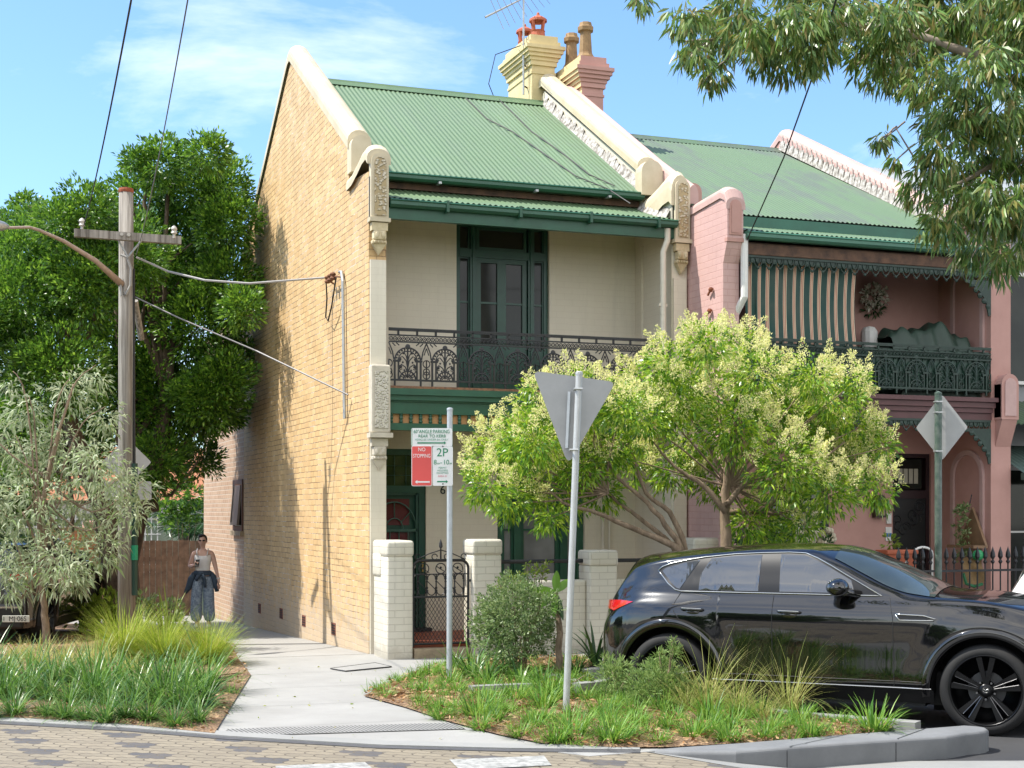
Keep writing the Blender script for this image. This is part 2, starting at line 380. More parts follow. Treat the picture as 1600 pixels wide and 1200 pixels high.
M['kerb_pale'] = M_concrete('pale kerb concrete', (.30,.30,.29), (.23,.23,.22), True)
M['asphalt'] = M_concrete('asphalt', (.045,.045,.047), (.030,.030,.032))
M['road_pale'] = M_concrete('pale gutter concrete', (.28,.28,.27), (.20,.20,.19), True)
def M_mulch():
    m, t, b = newmat('leaf litter mulch')
    v = nd(t, 'ShaderNodeTexVoronoi'); v.inputs['Scale'].default_value = 34; lk(t, posn(t), v.inputs['Vector'])
    sv = nd(t, 'ShaderNodeSeparateXYZ'); lk(t, v.outputs['Color'], sv.inputs[0])
    col = mixc(t, sv.outputs[0], (.10,.055,.03), (.44,.29,.16))
    col = mixc(t, ramp(t, noise(t, 3, 5), .4, .65), col, (.20,.12,.07))
    lk(t, col, b.inputs['Base Color']); b.inputs['Roughness'].default_value = .9
    bump(t, b, v.outputs['Distance'], 1, .03); return m
M['mulch'] = M_mulch()
def M_paver():
    m, t, b = newmat('interlocking pavers')
    sp = nd(t, 'ShaderNodeSeparateXYZ'); lk(t, posn(t), sp.inputs[0])
    # rotate so that courses run with the crossing
    ca, sa = math.cos(rad(33)), math.sin(rad(33))
    u = math_(t, 'ADD', math_(t, 'MULTIPLY', sp.outputs[0], ca), math_(t, 'MULTIPLY', sp.outputs[1], -sa))
    v = math_(t, 'ADD', math_(t, 'MULTIPLY', sp.outputs[0], sa), math_(t, 'MULTIPLY', sp.outputs[1], ca))
    zig = nd(t, 'ShaderNodeMath', operation='PINGPONG'); lk(t, u, zig.inputs[0]); zig.inputs[1].default_value = .0575
    v2 = math_(t, 'ADD', v, math_(t, 'MULTIPLY', zig.outputs[0], .45))
    zig2 = nd(t, 'ShaderNodeMath', operation='PINGPONG'); lk(t, v, zig2.inputs[0]); zig2.inputs[1].default_value = .055
    u2 = math_(t, 'ADD', u, math_(t, 'MULTIPLY', zig2.outputs[0], .5))
    cb = nd(t, 'ShaderNodeCombineXYZ'); lk(t, u2, cb.inputs[0]); lk(t, v2, cb.inputs[1])
    br = nd(t, 'ShaderNodeTexBrick'); br.inputs['Scale'].default_value = 1; br.inputs['Brick Width'].default_value = .23; br.inputs['Row Height'].default_value = .11
    br.inputs['Mortar Size'].default_value = .0075; br.inputs['Mortar Smooth'].default_value = .2
    br.inputs['Color1'].default_value = (.255,.218,.158,1); br.inputs['Color2'].default_value = (.20,.172,.126,1); br.inputs['Mortar'].default_value = (.085,.07,.05,1)
    lk(t, cb.outputs[0], br.inputs['Vector'])
    # dark accent stones: one cell of three courses by four, staggered
    row = math_(t, 'FLOOR', math_(t, 'DIVIDE', v2, .44))
    uo = math_(t, 'ADD', u2, math_(t, 'MULTIPLY', row, .345))
    fu = math_(t, 'MODULO', math_(t, 'ADD', uo, 920.0), .92); fv = math_(t, 'MODULO', math_(t, 'ADD', v2, 440.0), .44)
    inr = lambda q, a, c_: math_(t, 'MULTIPLY', math_(t, 'GREATER_THAN', q, a), math_(t, 'LESS_THAN', q, c_))
    d1 = math_(t, 'MULTIPLY', inr(fu, .0, .345), inr(fv, .11, .22))
    d2 = math_(t, 'MULTIPLY', inr(fu, .115, .345), inr(fv, .0, .11))
    d = math_(t, 'MULTIPLY', math_(t, 'MAXIMUM', d1, d2), math_(t, 'SUBTRACT', 1.0, br.outputs['Fac']))
    col = mixc(t, d, br.outputs['Color'], (.07,.07,.078))
    col = mixc(t, math_(t, 'MULTIPLY', ramp(t, noise(t, 2.5, 8, .75), .40, .68), .6), col, (.15,.125,.095))
    lk(t, col, b.inputs['Base Color']); b.inputs['Roughness'].default_value = .8
    bump(t, b, math_(t, 'SUBTRACT', math_(t, 'MULTIPLY', noise(t, 60, 3), .25), br.outputs['Fac']), .6, .006); return m
M['paver'] = M_paver()
def M_leaf(name, cols, trans=.35, rough=.4, spec=.4):
    m, t, b = newmat(name)
    g = nd(t, 'ShaderNodeNewGeometry'); n = nd(t, 'ShaderNodeValToRGB'); e = n.color_ramp.elements
    while len(e) < len(cols): e.new(.5)
    for i, c in enumerate(cols): e[i].position = i/(len(cols)-1); e[i].color = (*c, 1)
    lk(t, g.outputs['Random Per Island'], n.inputs['Fac'])
    lk(t, n.outputs['Color'], b.inputs['Base Color']); b.inputs['Roughness'].default_value = rough; b.inputs['Specular IOR Level'].default_value = spec
    tr = nd(t, 'ShaderNodeBsdfTranslucent'); hs = nd(t, 'ShaderNodeHueSaturation'); hs.inputs['Value'].default_value = 1.5; hs.inputs['Hue'].default_value = .485
    lk(t, n.outputs['Color'], hs.inputs['Color']); lk(t, hs.outputs['Color'], tr.inputs['Color'])
    ms = nd(t, 'ShaderNodeMixShader'); ms.inputs[0].default_value = trans
    lk(t, b.outputs[0], ms.inputs[1]); lk(t, tr.outputs[0], ms.inputs[2])
    out = [q for q in t.nodes if q.bl_idname == 'ShaderNodeOutputMaterial'][0]; lk(t, ms.outputs[0], out.inputs['Surface'])
    return m
# ------------------------------------------------------------ ground, road, paths
def sheet(name, poly, z, mat, n=1, th=.12, slope=True, kind='structure', **k):
    b = MB(); N = len(poly)
    top = [(x, y, z + (gz(y) if slope else 0)) for x, y in poly]; bot = [(x, y, q - th) for x, y, q in top]
    b.add(top + bot, [tuple(range(N))] + [(i, N+i, N+(i+1) % N, (i+1) % N) for i in range(N)])
    return b.build(name, mat, kind=kind, **k)
g = MB()
g.grid(lambda a, c: ((a-.5)*1600, -120 + c**2*1400, -.30 + gz(-120 + c**2*1400)), 20, 60)
g.build('ground', M['asphalt'], kind='structure')
def gxy(px, py, z=0): q = at(px, py, z=z); return (q.x, q.y)
KERB = [gxy(*p) for p in ((-260,1116),(0,1128),(200,1139),(360,1152),(600,1166),(800,1171),(1000,1173))]
# crossing paved with interlocking pavers
pv_ = KERB + [(.45,-9.4), (.9,-10.3), (-3.5,-11.5), (-9,-10.2), (-16,-8), (-16,-1)]
sheet('paver_road', pv_[::-1], -.004, M['paver'], slope=False)
# right hand road below the kerb, and a ramp down to it
sheet('road', [(.9,-30),(60,-30),(60,-2.75),(1.2,-2.75),(1.2,-8.0),(1.35,-8.7)], -.14, M['asphalt'], slope=False)
b = MB(); b.add([(-.03,-8.08,-.004),(.45,-9.4,-.004),(2.6,-12.5,-.004),(4.2,-12.2,-.136),(2.0,-9.1,-.136),(1.05,-8.42,-.136)], [(0,1,2,3,4,5)])
b.build('ramp', M['road_pale'], kind='structure')
sheet('gutter_strip', [(1.05,-8.42),(2.0,-9.1),(3.3,-9.75),(4.1,-9.3),(3.2,-8.9),(2.85,-8.82),(1.6,-8.38)], -.132, M['road_pale'], slope=False)
# footpath: along the front, and down the lane beside the brick wall
fp = [gxy(*p) for p in ((345,1142),(600,1160),(800,1166),(1000,1169))]
sheet('footpath', [(-.5,-8.2)] + [fp[2], fp[1], fp[0], (-3.4,-2), (-3.4,0), (-.02,0), (12.5,0), (12.5,-2.7), (1.3,-2.7), (.9,-8.1)], .0, M['path'], th=.14)
b = MB(); b.grid(lambda a, c: (-6 + a*5.99, .0 + c*40, .002 + gz(c*40)), 2, 16); b.build('lane_path', M['path'], kind='structure')
b = MB()
for k in range(4):     # slab joints
    y = -1.9 - 1.35*k
    b.add([(-2.6,y,.004),(1.0-.3*k,y,.004),(1.0-.3*k,y+.006,.004),(-2.6,y+.006,.004)], [(0,1,2,3)])
b.build('path_joint', M_plain('dark joint', (.16,.16,.155), .9), kind='structure')
# service pit lid by the pillar
b = MB(); q = [gxy(*p) for p in ((516,1046),(586,1037),(612,1043),(540,1050))]
b.add([(x, y, .006) for x, y in q] + [(x, y, .012) for x, y in q], [(4,5,6,7),(0,1,5,4),(1,2,6,5),(2,3,7,6),(3,0,4,7)])
fr = b.build('access_cover', M['path'], label='flat concrete access cover set in the footpath beside the corner pillar', cat='access cover')
b = MB()
for i in range(4): b.tube([(q[i][0], q[i][1], .012), (q[(i+1) % 4][0], q[(i+1) % 4][1], .012)], .0045, 4)
b.build('frame', M['black'], fr)
# flush kerb on the left and middle, raised kerb on the right
def strip(name, pts, w0, w1, z0, z1, mat, **k):
    b = MB(); P = [Vector((x, y, 0)) for x, y in pts]; n = len(P); A = []; B = []
    for i, p in enumerate(P):
        t = (P[min(i+1,n-1)] - P[max(i-1,0)]).normalized(); nrm = Vector((-t.y, t.x, 0))
        A.append(p + nrm*w0); B.append(p + nrm*w1)
    v = [(p.x,p.y,z0) for p in A] + [(p.x,p.y,z1) for p in A] + [(p.x,p.y,z1) for p in B] + [(p.x,p.y,z0) for p in B]
    f = []
    for i in range(n-1):
        for a, c in ((0,1),(1,2),(2,3)): f.append((a*n+i, a*n+i+1, c*n+i+1, c*n+i))
    f += [(0,n,2*n,3*n),(n-1,4*n-1,3*n-1,2*n-1)]
    b.add(v, f); return b.build(name, mat, **k)
strip('kerb', KERB, .0, .20, -.15, .012, M['kerb_pale'], kind='structure')
strip('kerb_edging', KERB, -.10, -.002, -.15, .003, M_plain('dark edging paver', (.085,.085,.09), .8, .3, 9), kind='structure')
# raised concrete kerb nose
out = [(-.03,-8.10)] + [gxy(px, py, z) for px, py, z in ((1060,1176,.0),(1150,1172,.035),(1230,1165,.05),(1310,1158,.055),(1400,1152,.055),(1480,1147,.055))]
nose = [gxy(1512,1145.5,.035), gxy(1530,1144,.035), gxy(1541,1142,.035), gxy(1545,1139.5,.035), gxy(1541,1137,.035), gxy(1528,1135,.035), gxy(1505,1133.5,.035)]
inn = [gxy(px, py, z) for px, py, z in ((1450,1134,.055),(1330,1143,.055),(1150,1161,.035),(1060,1170,.0))]
P = out + nose + inn; n = len(P); zt = lambda x: max(.0, min(.035, (x + .03) * .04))
b = MB(); b.add([(x, y, zt(x)+.004) for x, y in P] + [(x, y, -.2) for x, y in P], [tuple(range(n))] + [(i, n+i, n+(i+1) % n, (i+1) % n) for i in range(n)])
o = b.build('raised_kerb', M['kerb'], kind='structure')
mo = o.modifiers.new('bevel', 'BEVEL'); mo.width = .03; mo.segments = 4; mo.limit_method = 'ANGLE'; mo.angle_limit = rad(50)
for a_, c_ in ((out[3], inn[1]), (out[5], inn[0])):
    A_, B_ = Vector((*a_, 0)), Vector((*c_, 0)); d_ = (B_-A_).normalized(); n_ = Vector((-d_.y, d_.x, 0))*.004; z_ = zt(A_.x) + .0065; A2 = A_ - d_*.003
    b = MB(); b.add([A2-n_+Vector((0,0,-.17)), A2+n_+Vector((0,0,-.17)), A2+n_+Vector((0,0,z_-.028)), A2-n_+Vector((0,0,z_-.028))], [(0,1,2,3)])
    b.add([A_+d_*.03-n_+Vector((0,0,z_)), A_+d_*.03+n_+Vector((0,0,z_)), B_+n_+Vector((0,0,z_)), B_-n_+Vector((0,0,z_))], [(0,1,2,3)]); b.build('kerb_joint', M['black'], kind='structure')
# back kerb and low concrete edgings in the garden bed
def bar(name, pts, w, z0, z1, mat, **k): return strip(name, pts, -w/2, w/2, z0, z1, mat, **k)
bar('bed_kerb', [(2.62,-7.86),(2.05,-7.1),(1.42,-5.9),(1.1,-4.9),(1.15,-3.2)], .15, -.15, .055, M['kerb_pale'], kind='structure')
bar('bed_edging', [gxy(735,1085), gxy(800,1082), gxy(870,1080)], .12, -.05, .085, M['kerb_pale'], kind='structure')
bar('bed_edging', [gxy(900,1088), gxy(940,1084), gxy(985,1076)], .13, -.05, .13, M['kerb_pale'], kind='structure')
# garden beds (mulch), gently lumpy sheets
def bed(name, poly, z, seed):
    import bmesh
    bm = bmesh.new(); vs = [bm.verts.new((x, y, z)) for x, y in poly]; bm.faces.new(vs)
    bmesh.ops.triangulate(bm, faces=bm.faces[:])
    for _ in range(5): bmesh.ops.subdivide_edges(bm, edges=[e for e in bm.edges if e.calc_length() > .22], cuts=1)
    rnd = random.Random(seed)
    for v in bm.verts:
        if not v.is_boundary: v.co.z += rnd.uniform(0, .035)
        v.co.z += gz(v.co.y)
    me = bpy.data.meshes.new(name); bm.to_mesh(me); bm.free(); me.materials.append(M['mulch'])
    o = bpy.data.objects.new(name, me); COL.objects.link(o); return fin(o, kind='structure')
RB = [gxy(*p) for p in ((568,1089),(612,1068),(650,1052),(700,1040),(745,1031),(900,1027),(950,1038))] + [(1.25,-3.0),(1.1,-4.9),(1.38,-5.9),(2.0,-7.1),(2.45,-7.75)] + [gxy(*p) for p in ((1380,1149),(1240,1160),(1150,1164),(1040,1170),(960,1170),(850,1164),(780,1150),(700,1129),(630,1106))]
bed('garden_bed_right', RB, .014, 1)
LB = [gxy(*p) for p in ((-300,1108),(0,1122),(180,1132),(335,1148),(352,1120),(392,1056),(372,1030),(362,1000))] + [(-1.1,5.5),(-1.5,9.5),(-4.2,12.5),(-5.2,9),(-5.6,3.5),(-12,2),(-14,-2)]
bed('garden_bed_left', LB, .014, 2)
# white painted blocks on the crossing
def mark(poly): b = MB(); q = [gxy(*p) for p in poly]; b.add([(x, y, .002) for x, y in q], [(0,1,2,3)]); b.build('road_marking', M_plain('worn white road paint', (.44,.44,.42), .7, .6, 14), kind='structure')
mark([(430,1197),(570,1191),(600,1215),(440,1222)]); mark([(702,1187),(850,1181),(862,1196),(718,1203)])
# drain grate across the lane mouth
b = MB(); A = Vector((*gxy(352,1141), .008)); B_ = Vector((*gxy(706,1131), .008)); C_ = Vector((*gxy(728,1140), .008)); D_ = Vector((*gxy(372,1151), .008))
b.add([A, D_, C_, B_], [(0,1,2,3)]); gr = b.build('drain_grate', M_plain('pale grate steel', (.36,.36,.35), .6, .15), label='long slotted drain grate across the mouth of the footpath', cat='drain grate')
b = MB()
for i in range(56):
    t = (i + .5) / 56; p = A.lerp(B_, t); q = D_.lerp(C_, t); w = (B_ - A) / 56 * .15
    b.add([p - w + Vector((0,0,.003)), q - w + Vector((0,0,.003)), q + w + Vector((0,0,.003)), p + w + Vector((0,0,.003))], [(0,1,2,3)])
b.build('slot', M['black'], gr, kind='stuff')
# ------------------------------------------------------------ shared house pieces
def corr(fn_z, x0, x1, ya, yb, amp=.0095, per=.076, ny=10):
    b = MB(); b.sm = True; n = int((x1-x0)/per*8)
    def f(a, c):
        x = x0 + a*(x1-x0); y = ya + c*(yb-ya); return (x, y, fn_z(c) + amp*math.sin(2*math.pi*x/per))
    b.grid(f, n, ny); return b
def roof(parent, name, x0, x1, ya, za, yb, zb, mat, sag=0):
    b = corr(lambda c: za + (zb-za)*c - sag*math.sin(math.pi*c), x0, x1, ya, yb)
    o = b.build(name, mat, parent)
    b = MB(); b.add([(x0,ya+.01,za-.05),(x1,ya+.01,za-.05),(x1,yb,zb-.05),(x0,yb,zb-.05)], [(0,1,2,3)]); b.build('roof_lining', M['soffit'], o)
    return o
def sweep_slope(b, prof, path):
    # prof: (x, h) across; path: (y, z); h is measured vertically
    n = len(prof); v = [(x, y, z + h) for y, z in path for x, h in prof]
    f = [(i*n+j, i*n+j+1, (i+1)*n+j+1, (i+1)*n+j) for i in range(len(path)-1) for j in range(n-1)]
    f += [tuple(range(n)), tuple((len(path)-1)*n + j for j in range(n))[::-1]]
    b.add(v, f)
def dome(x0, x1, h0, h1, n=8):
    c = (x0+x1)/2; r = (x1-x0)/2; return [(x0, h0)] + [(c - r*math.cos(math.pi*i/n), h1 - (h1-h0)*.55*(1-math.sin(math.pi*i/n))) for i in range(n+1)] + [(x1, h0)]
def arch_poly(x0, x1, z0, z1, n=10):
    r = (x1-x0)/2; c = (x0+x1)/2; return [(x0,z0),(x1,z0)] + [(c + r*math.cos(math.pi*i/n), z1 - r + r*math.sin(math.pi*i/n)) for i in range(n+1)]
def sash(parent, name, x0, x1, z0, z1, y, fw, fmat, gmat, bars=(), vbars=(), depth=.06):
    b = MB(); b.box(x0, x0+fw, y, y+depth, z0, z1).box(x1-fw, x1, y, y+depth, z0, z1).box(x0+fw, x1-fw, y, y+depth, z0, z0+fw).box(x0+fw, x1-fw, y, y+depth, z1-fw, z1)
    for z in bars: b.box(x0+fw, x1-fw, y+.012, y+depth-.005, z-.014, z+.014)
    for x in vbars: b.box(x-.014, x+.014, y+.014, y+depth-.003, z0+fw, z1-fw)
    o = b.build(name, fmat, parent)
    g = MB(); g.box(x0+fw*.6, x1-fw*.6, y+.03, y+.038, z0+fw*.6, z1-fw*.6); g.build('pane', gmat, o)
    return o
def lace_mesh(w, h):
    # cast iron panel, centred on x = 0, standing on z = 0
    b = MB(); r = .0145
    def L(p, rr=r, n=5): b.tube([(x, 0, z) for x, z in p], rr, n)
    def arc(cx, cz, R, a0, a1, rr=r, n=10, sx=1): L([(cx + sx*R*math.cos(rad(a0+(a1-a0)*i/n)), cz + R*math.sin(rad(a0+(a1-a0)*i/n))) for i in range(n+1)], rr)
    hw = w/2
    for z, q in ((h-.01,.011),(h-.075,.009),(h-.16,.009),(.075,.012)): b.box(-hw, hw, -.012, .012, z-q, z+q)
    for k in range(2): x = -hw/2 + k*hw; b.box(x-.012, x+.012, -.012, .012, h-.075, h-.01)
    for i in range(9):
        x = -hw + (i+.5)*w/9; arc(x, h-.118, .024, 0, 360, .0065, 8); b.ball((x, 0, h-.118), .010, 6, 4)
        arc(x+w/18, h-.14, .014, 0, 360, .005, 6)
    cz = h*.44; R = w*.345
    arc(0, cz, R, 0, 180, .011, 16); arc(0, cz, R-.045, 0, 180, .008, 14)
    for i in range(13):
        a = rad(i*15); b.ball(((R-.022)*math.cos(a), 0, cz+(R-.022)*math.sin(a)), .013, 6, 4)
    for s in (-1, 1):
        b.box(s*(R)-.011, s*(R)+.011, -.011, .011, 0, cz); b.box(s*(R-.05)-.009, s*(R-.05)+.009, -.01, .01, .08, cz)
        b.box(s*(R-.025)-.045, s*(R-.025)+.045, -.016, .016, cz-.012, cz+.014)
        # plant scrolls
        L([(0,.16),(s*.03,.24),(s*.085,.275),(s*.115,.24),(s*.10,.205),(s*.075,.215)], .0075)
        L([(0,.22),(s*.02,.32),(s*.07,.375),(s*.115,.355),(s*.12,.32),(s*.095,.31)], .0075)
        L([(0,.30),(s*.02,.38),(s*.05,.43),(s*.035,.47)], .007)
        L([(s*.02,.11),(s*.08,.15),(s*.11,.19)], .007)
        for c in ((s*.095,.245,.024),(s*.105,.34,.024),(s*.055,.42,.020),(s*.11,.185,.016),(s*.065,.30,.014),(s*.045,.20,.014)):
            b.ball((c[0], 0, c[1]), (c[2], .010, c[2]), 7, 4)
        # pointed arch between panels (half of it)
        L([(s*(R+.012),cz+.02),(s*(R+.03),cz+.12),(s*hw,h-.17)], .009)
        L([(s*hw,.08),(s*hw,cz+.02)], .008); arc(s*hw, cz-.03, .045, 90, 270 if s > 0 else -90, .0075, 8)
        arc(s*hw, .14, .045, 90, 270 if s > 0 else -90, .0075, 8); arc(s*hw, cz-.13, .04, 90, 270 if s > 0 else -90, .0075, 8)
        L([(s*(R+.045),cz+.08),(s*hw,cz+.17)], .007); L([(s*(R-.01),cz+.19),(s*(R+.03),h-.175)], .008); L([(s*(R-.06),cz+.20),(s*(R-.02),h-.17)], .008)
    L([(0,.1),(0,.47)], .011); b.ball((0,0,.50), (.036,.012,.036), 9, 5)
    arc(0, .085, .105, 0, 180, .010, 12); arc(0, .085, .06, 0, 180, .008, 10)
    for i in range(1, 8): a = rad(i*22.5); L([(.03*math.cos(a), .085+.03*math.sin(a)), (.10*math.cos(a), .085+.10*math.sin(a))], .006, 4)
    return b
def lace_run(parent, name, x0, x1, y, z0, h, n, mat):
    rt = MB(); rt.box(x0, x1, y-.016, y+.016, z0+h, z0+h+.018)
    o = rt.build(name, mat, parent); w = (x1-x0)/n
    p0 = lace_mesh(w, h).build('lace_panel', mat); p0.location = (x0+w/2, y, z0); p0.parent = o; p0.matrix_parent_inverse = wmat(o).inverted()
    for i in range(1, n):
        c = p0.copy(); COL.objects.link(c); c.location = (x0+w*(i+.5), y, z0)
    return o
# ------------------------------------------------------------ the cream corner terrace
H = thing('terrace_house', 'tall cream and yellow brick corner terrace house with green corrugated roof and black lace balcony', 'house', (0, 0, 0))
W = 4.5; T = .23; YR = 1.2
b = MB(); b.prism([(.02,-.6),(.02,6.12),(1.05,6.2),(1.05,6.66),(4.75,8.88),(8.9,6.36),(8.9,-.9)], 'x', 0, T)
sw = b.build('side_wall', M['yellow_brick'], H)
b = MB()
for px, py in ((738/3.333+300, 942/3.333+700), (583/3.333+300, 900/3.333+700), (465/3.333+300, 862/3.333+700), (352/3.333+300, 835/3.333+700)):
    p = at(px, py, x=0); b = MB(); b.box(-.006, .01, p.y-.12, p.y+.12, p.z-.085, p.z+.085)
    o = b.build('air_vent', M_plain('rusty vent', (.22,.07,.045), .8, .4, 12), sw)
    b = MB()
    for k in range(4): b.box(-.010, -.005, p.y-.10, p.y+.10, p.z-.065+k*.036, p.z-.047+k*.036)
    b.build('slot', M['black'], o)
b = MB(); b.prism([(8.9,-.9),(8.9,5.6),(13.7,5.4),(13.7,-1.1)], 'x', .0, T)
rw = b.build('rear_wing_wall', M['pink_brick'], H)
wy0, wy1 = 8.95, 9.95; wz0, wz1 = 1.45, 2.40
b = MB(); fwid = .09
b.box(-.03, .02, wy0, wy0+fwid, wz0, wz1).box(-.03, .02, wy1-fwid, wy1, wz0, wz1).box(-.03, .02, wy0+fwid, wy1-fwid, wz0, wz0+fwid).box(-.03, .02, wy0+fwid, wy1-fwid, wz1-fwid, wz1)
o = b.build('side_window', M_plain('brown window frame', (.12,.055,.035), .6), H)
b = MB(); b.box(-.015, -.008, wy0+.08, wy1-.08, wz0+.08, wz1-.08); b.build('pane', M['glass'], o)
b = MB(); b.M = Matrix.Translation((-.02, (wy0+wy1)/2, wz1-.1)) @ Matrix.Rotation(rad(5), 4, 'Y')
b.box(-.02, .02, -.38, -.33, -.75, 0).box(-.02, .02, .33, .38, -.75, 0).box(-.02, .02, -.33, .33, -.75, -.70).box(-.004, .004, -.33, .33, -.70, 0)
b.build('awning_sash', [M_plain('pale sash', (.22,.17,.13), .5)], o)
b = MB(); b.box(-.07, .01, wy0-.05, wy1+.05, wz0-.09, wz0); b.build('sill', M['stone'], o)
# gable coping
path = [(.98,6.66)] + [(1.05+3.7*i/6, 6.70+2.20*i/6) for i in range(7)] + [(4.9,8.88),(8.95,6.39)]
b = MB(); b.sm = False; sweep_slope(b, dome(-.035, T+.06, -.03, .23), path); cop = b.build('gable_coping', M['cream'], H)
def stop_end(parent, x0, x1, y, z0, z1, mat):
    b = MB(); b.prism(arch_poly(x0, x1, z0, z1), 'y', y, y+.22); return b.build('coping_stop', mat, parent)
stop_end(cop, -.02, T+.03, .84, 6.30, 6.79, M['cream'])
# parapet cap over the wing wall, arching down to the front
def wing_cap(parent, x0, x1, mat, dz=0, lo=-.10):
    path = [(1.02,6.17+dz),(.75,6.19+dz),(.45,6.27+dz),(.2,6.35+dz),(.02,6.37+dz),(-.07,6.30+dz)]
    b = MB(); sweep_slope(b, dome(x0, x1, lo, .10, 8), path); return b.build('wing_cap', mat, parent)
wing_cap(H, -.045, T+.035, M['cream'])
# front pier of the wing wall with vermiculated panels and brackets
def pier(parent, x0, x1, mat, panel_mat, y=0):
    b = MB(); b.box(x0+.012, x1-.012, y-.02, y+.05, -.2, 5.0).box(x0, x1, y-.05, y+.03, 5.52, 6.05)
    o = b.build('pier', mat, parent)
    c = MB(); c.prism(arch_poly(x0, x1, 5.52, 6.34), 'y', y-.10, y-.0); c.box(x0-.02, x1+.02, y-.125, y+.02, 5.47, 5.52)
    c.build('parapet_end', panel_mat if mat is M['cream_dirty'] else M['cream'], o)
    c = MB(); c.prism(arch_poly(x0+.045, x1-.035, 5.55, 6.29), 'y', y-.118, y-.10); c.build('vermiculated_panel', M['verm'], o)
    def bracket(zt, m):
        c = MB(); c.box(x0+.01, x1-.01, y-.10, y, zt-.10, zt).rbox(x0+.03, x1-.03, y-.115, y, zt-.22, zt-.10, .02)
        c.rbox(x0+.02, x1-.02, y-.095, y, zt-.27, zt-.22, .012)
        for k in range(4): c.ball((x0+.05+k*(x1-x0-.1)/3, y-.10, zt-.245), (.018,.02,.02), 6, 4)
        c.ball(((x0+x1)/2-.04, y-.115, zt-.16), (.03,.02,.045), 7, 5).ball(((x0+x1)/2+.04, y-.115, zt-.16), (.03,.02,.045), 7, 5)
        c.add([(x0+.03,y-.085,zt-.27),(x1-.03,y-.085,zt-.27),((x0+x1)/2,y-.05,zt-.40),(x0+.03,y,zt-.27),(x1-.03,y,zt-.27),((x0+x1)/2,y,zt-.41)], [(0,1,2),(0,2,5,3),(1,4,5,2)])
        c.build('bracket', m, o)
    bracket(5.46, M['cream_dirty'])
    if panel_mat is not M['verm']:
        c = MB(); c.rbox(x0-.005, x1+.015, y-.14, y+.02, 2.80, 3.66, .02); c.box(x0-.03, x1+.04, y-.165, y+.0, 2.74, 2.80); lb = c.build('lower_block', M['grey_cream'], o)
        c = MB(); c.box(x0+.04, x1-.02, y-.152, y-.14, 2.86, 3.58); c.build('vermiculated_panel', M['verm_pale'], lb)
        bracket(2.73, M['grey_cream'])
    return o
def M_verm2():
    m = M['verm'].copy(); m.name = 'pale vermiculated stucco'
    for n in m.node_tree.nodes:
        if n.bl_idname == 'ShaderNodeMixRGB':
            for s, c in (('Color1', (.62,.57,.47)), ('Color2', (.60,.56,.46))):
                if not n.inputs[s].is_linked: n.inputs[s].default_value = (*c, 1)
        if n.bl_idname == 'ShaderNodeTexVoronoi': n.inputs['Scale'].default_value = 28
    return m
M['verm_pale'] = M_verm2()
pier(H, .0, T, M['cream_brick'], M['cream'])
# party wall
b = MB(); b.prism([(.02,-.4),(.02,6.12),(1.0,6.2),(1.0,6.62),(4.75,8.82),(8.9,6.3),(8.9,-.9)], 'x', W-T, W); b.build('party_wall', M['cream_brick'], H)
b = MB(); sweep_slope(b, dome(W-T-.06, W+.02, 0, .22), path); cp2 = b.build('party_coping', M['cream'], H)
b = MB(); sweep_slope(b, dome(W+.025, W+.17, -.08, .18), [(.0,6.12)] + path[1:]); b.build('party_coping', M['rose_light'], H)
stop_end(cp2, W-T-.08, W+.02, .80, 6.30, 6.80, M['cream'])
wing_cap(H, W-T-.05, W+.0, M['cream'], 0, -.32)
pier(H, W-T, W-.01, M['cream_brick'], M['verm'])
# front walls behind the verandah
b = MB(); b.wall(T, W-T, .1, 3.4, YR, YR+.25, [(.30,1.12,.1,2.66), (2.16,3.48,.70,2.55)]); b.wall(T, W-T, 3.4, 6.35, YR, YR+.25, [(1.56,2.94,3.4,5.86)])
b.build('front_wall', M['cream_brick'], H)
b = MB(); b.box(T, W-T, 1.48, 1.5, -.1, 6.3); b.build('room_backing', M['black'], H)
# arched recess mouldings on the party wall inside the verandah
for z0, z1 in ((3.42,5.6),):
    b = MB()
    for ya, yb in ((.22,.27),(.92,.97)): b.box(W-T-.03, W-T, ya, yb, z0, z1)
    b.build('wall_moulding', M['cream_brick'], H)
# main roof, ridge cap, gutters
mr = roof(H, 'roof', T+.01, W-T-.01, .93, 6.36, 4.75, 8.60, M['roof'])
b = MB(); b.add([(T,4.75,8.60),(W-T,4.75,8.60),(W-T,8.9,6.2),(T,8.9,6.2)], [(0,1,2,3)]); b.build('rear_slope', M['roof'], mr)
b = MB(); b.prism([(4.60,8.535),(4.72,8.62),(4.75,8.66),(4.80,8.62),(4.9,8.53)], 'x', T, W-T); b.build('ridge_cap', M['roof'], mr)
vr = roof(H, 'verandah_roof', T+.01, W-T-.01, -.04, 5.80, 1.10, 6.17, M['roof'], .03)
def gutter(parent, x0, x1, y, z, mat, r=.055):
    b = MB(); pr = [(y+.02, z+.10),(y-.10, z+.10),(y-.115, z+.085),(y-.10, z+.07),(y-.105, z+.03),(y-.07, z),(y+.02, z)]
    b.prism(pr, 'x', x0, x1); return b.build('gutter', mat, parent)
g1 = gutter(H, T+.02, W-T-.02, .93, 6.24, M['green']); 
for x in (1.2, 2.6, 3.7):
    b = MB(); b.box(x-.02, x+.02, .80, .93, 6.22, 6.25); b.build('gutter_clip', M['grey_metal'], g1)
b = MB(); b.box(T+.02, W-T-.02, 1.02, 1.10, 6.16, 6.24); b.build('eave_board', M['wood_weather'], H)
g2 = gutter(H, T+.02, W-T+.02, -.04, 5.67, M['green'])
for x in (1.0, 2.0, 3.0, 4.0):
    b = MB(); b.box(x-.018, x+.018, -.165, -.03, 5.645, 5.79); b.build('gutter_clip', M['green'], g2)
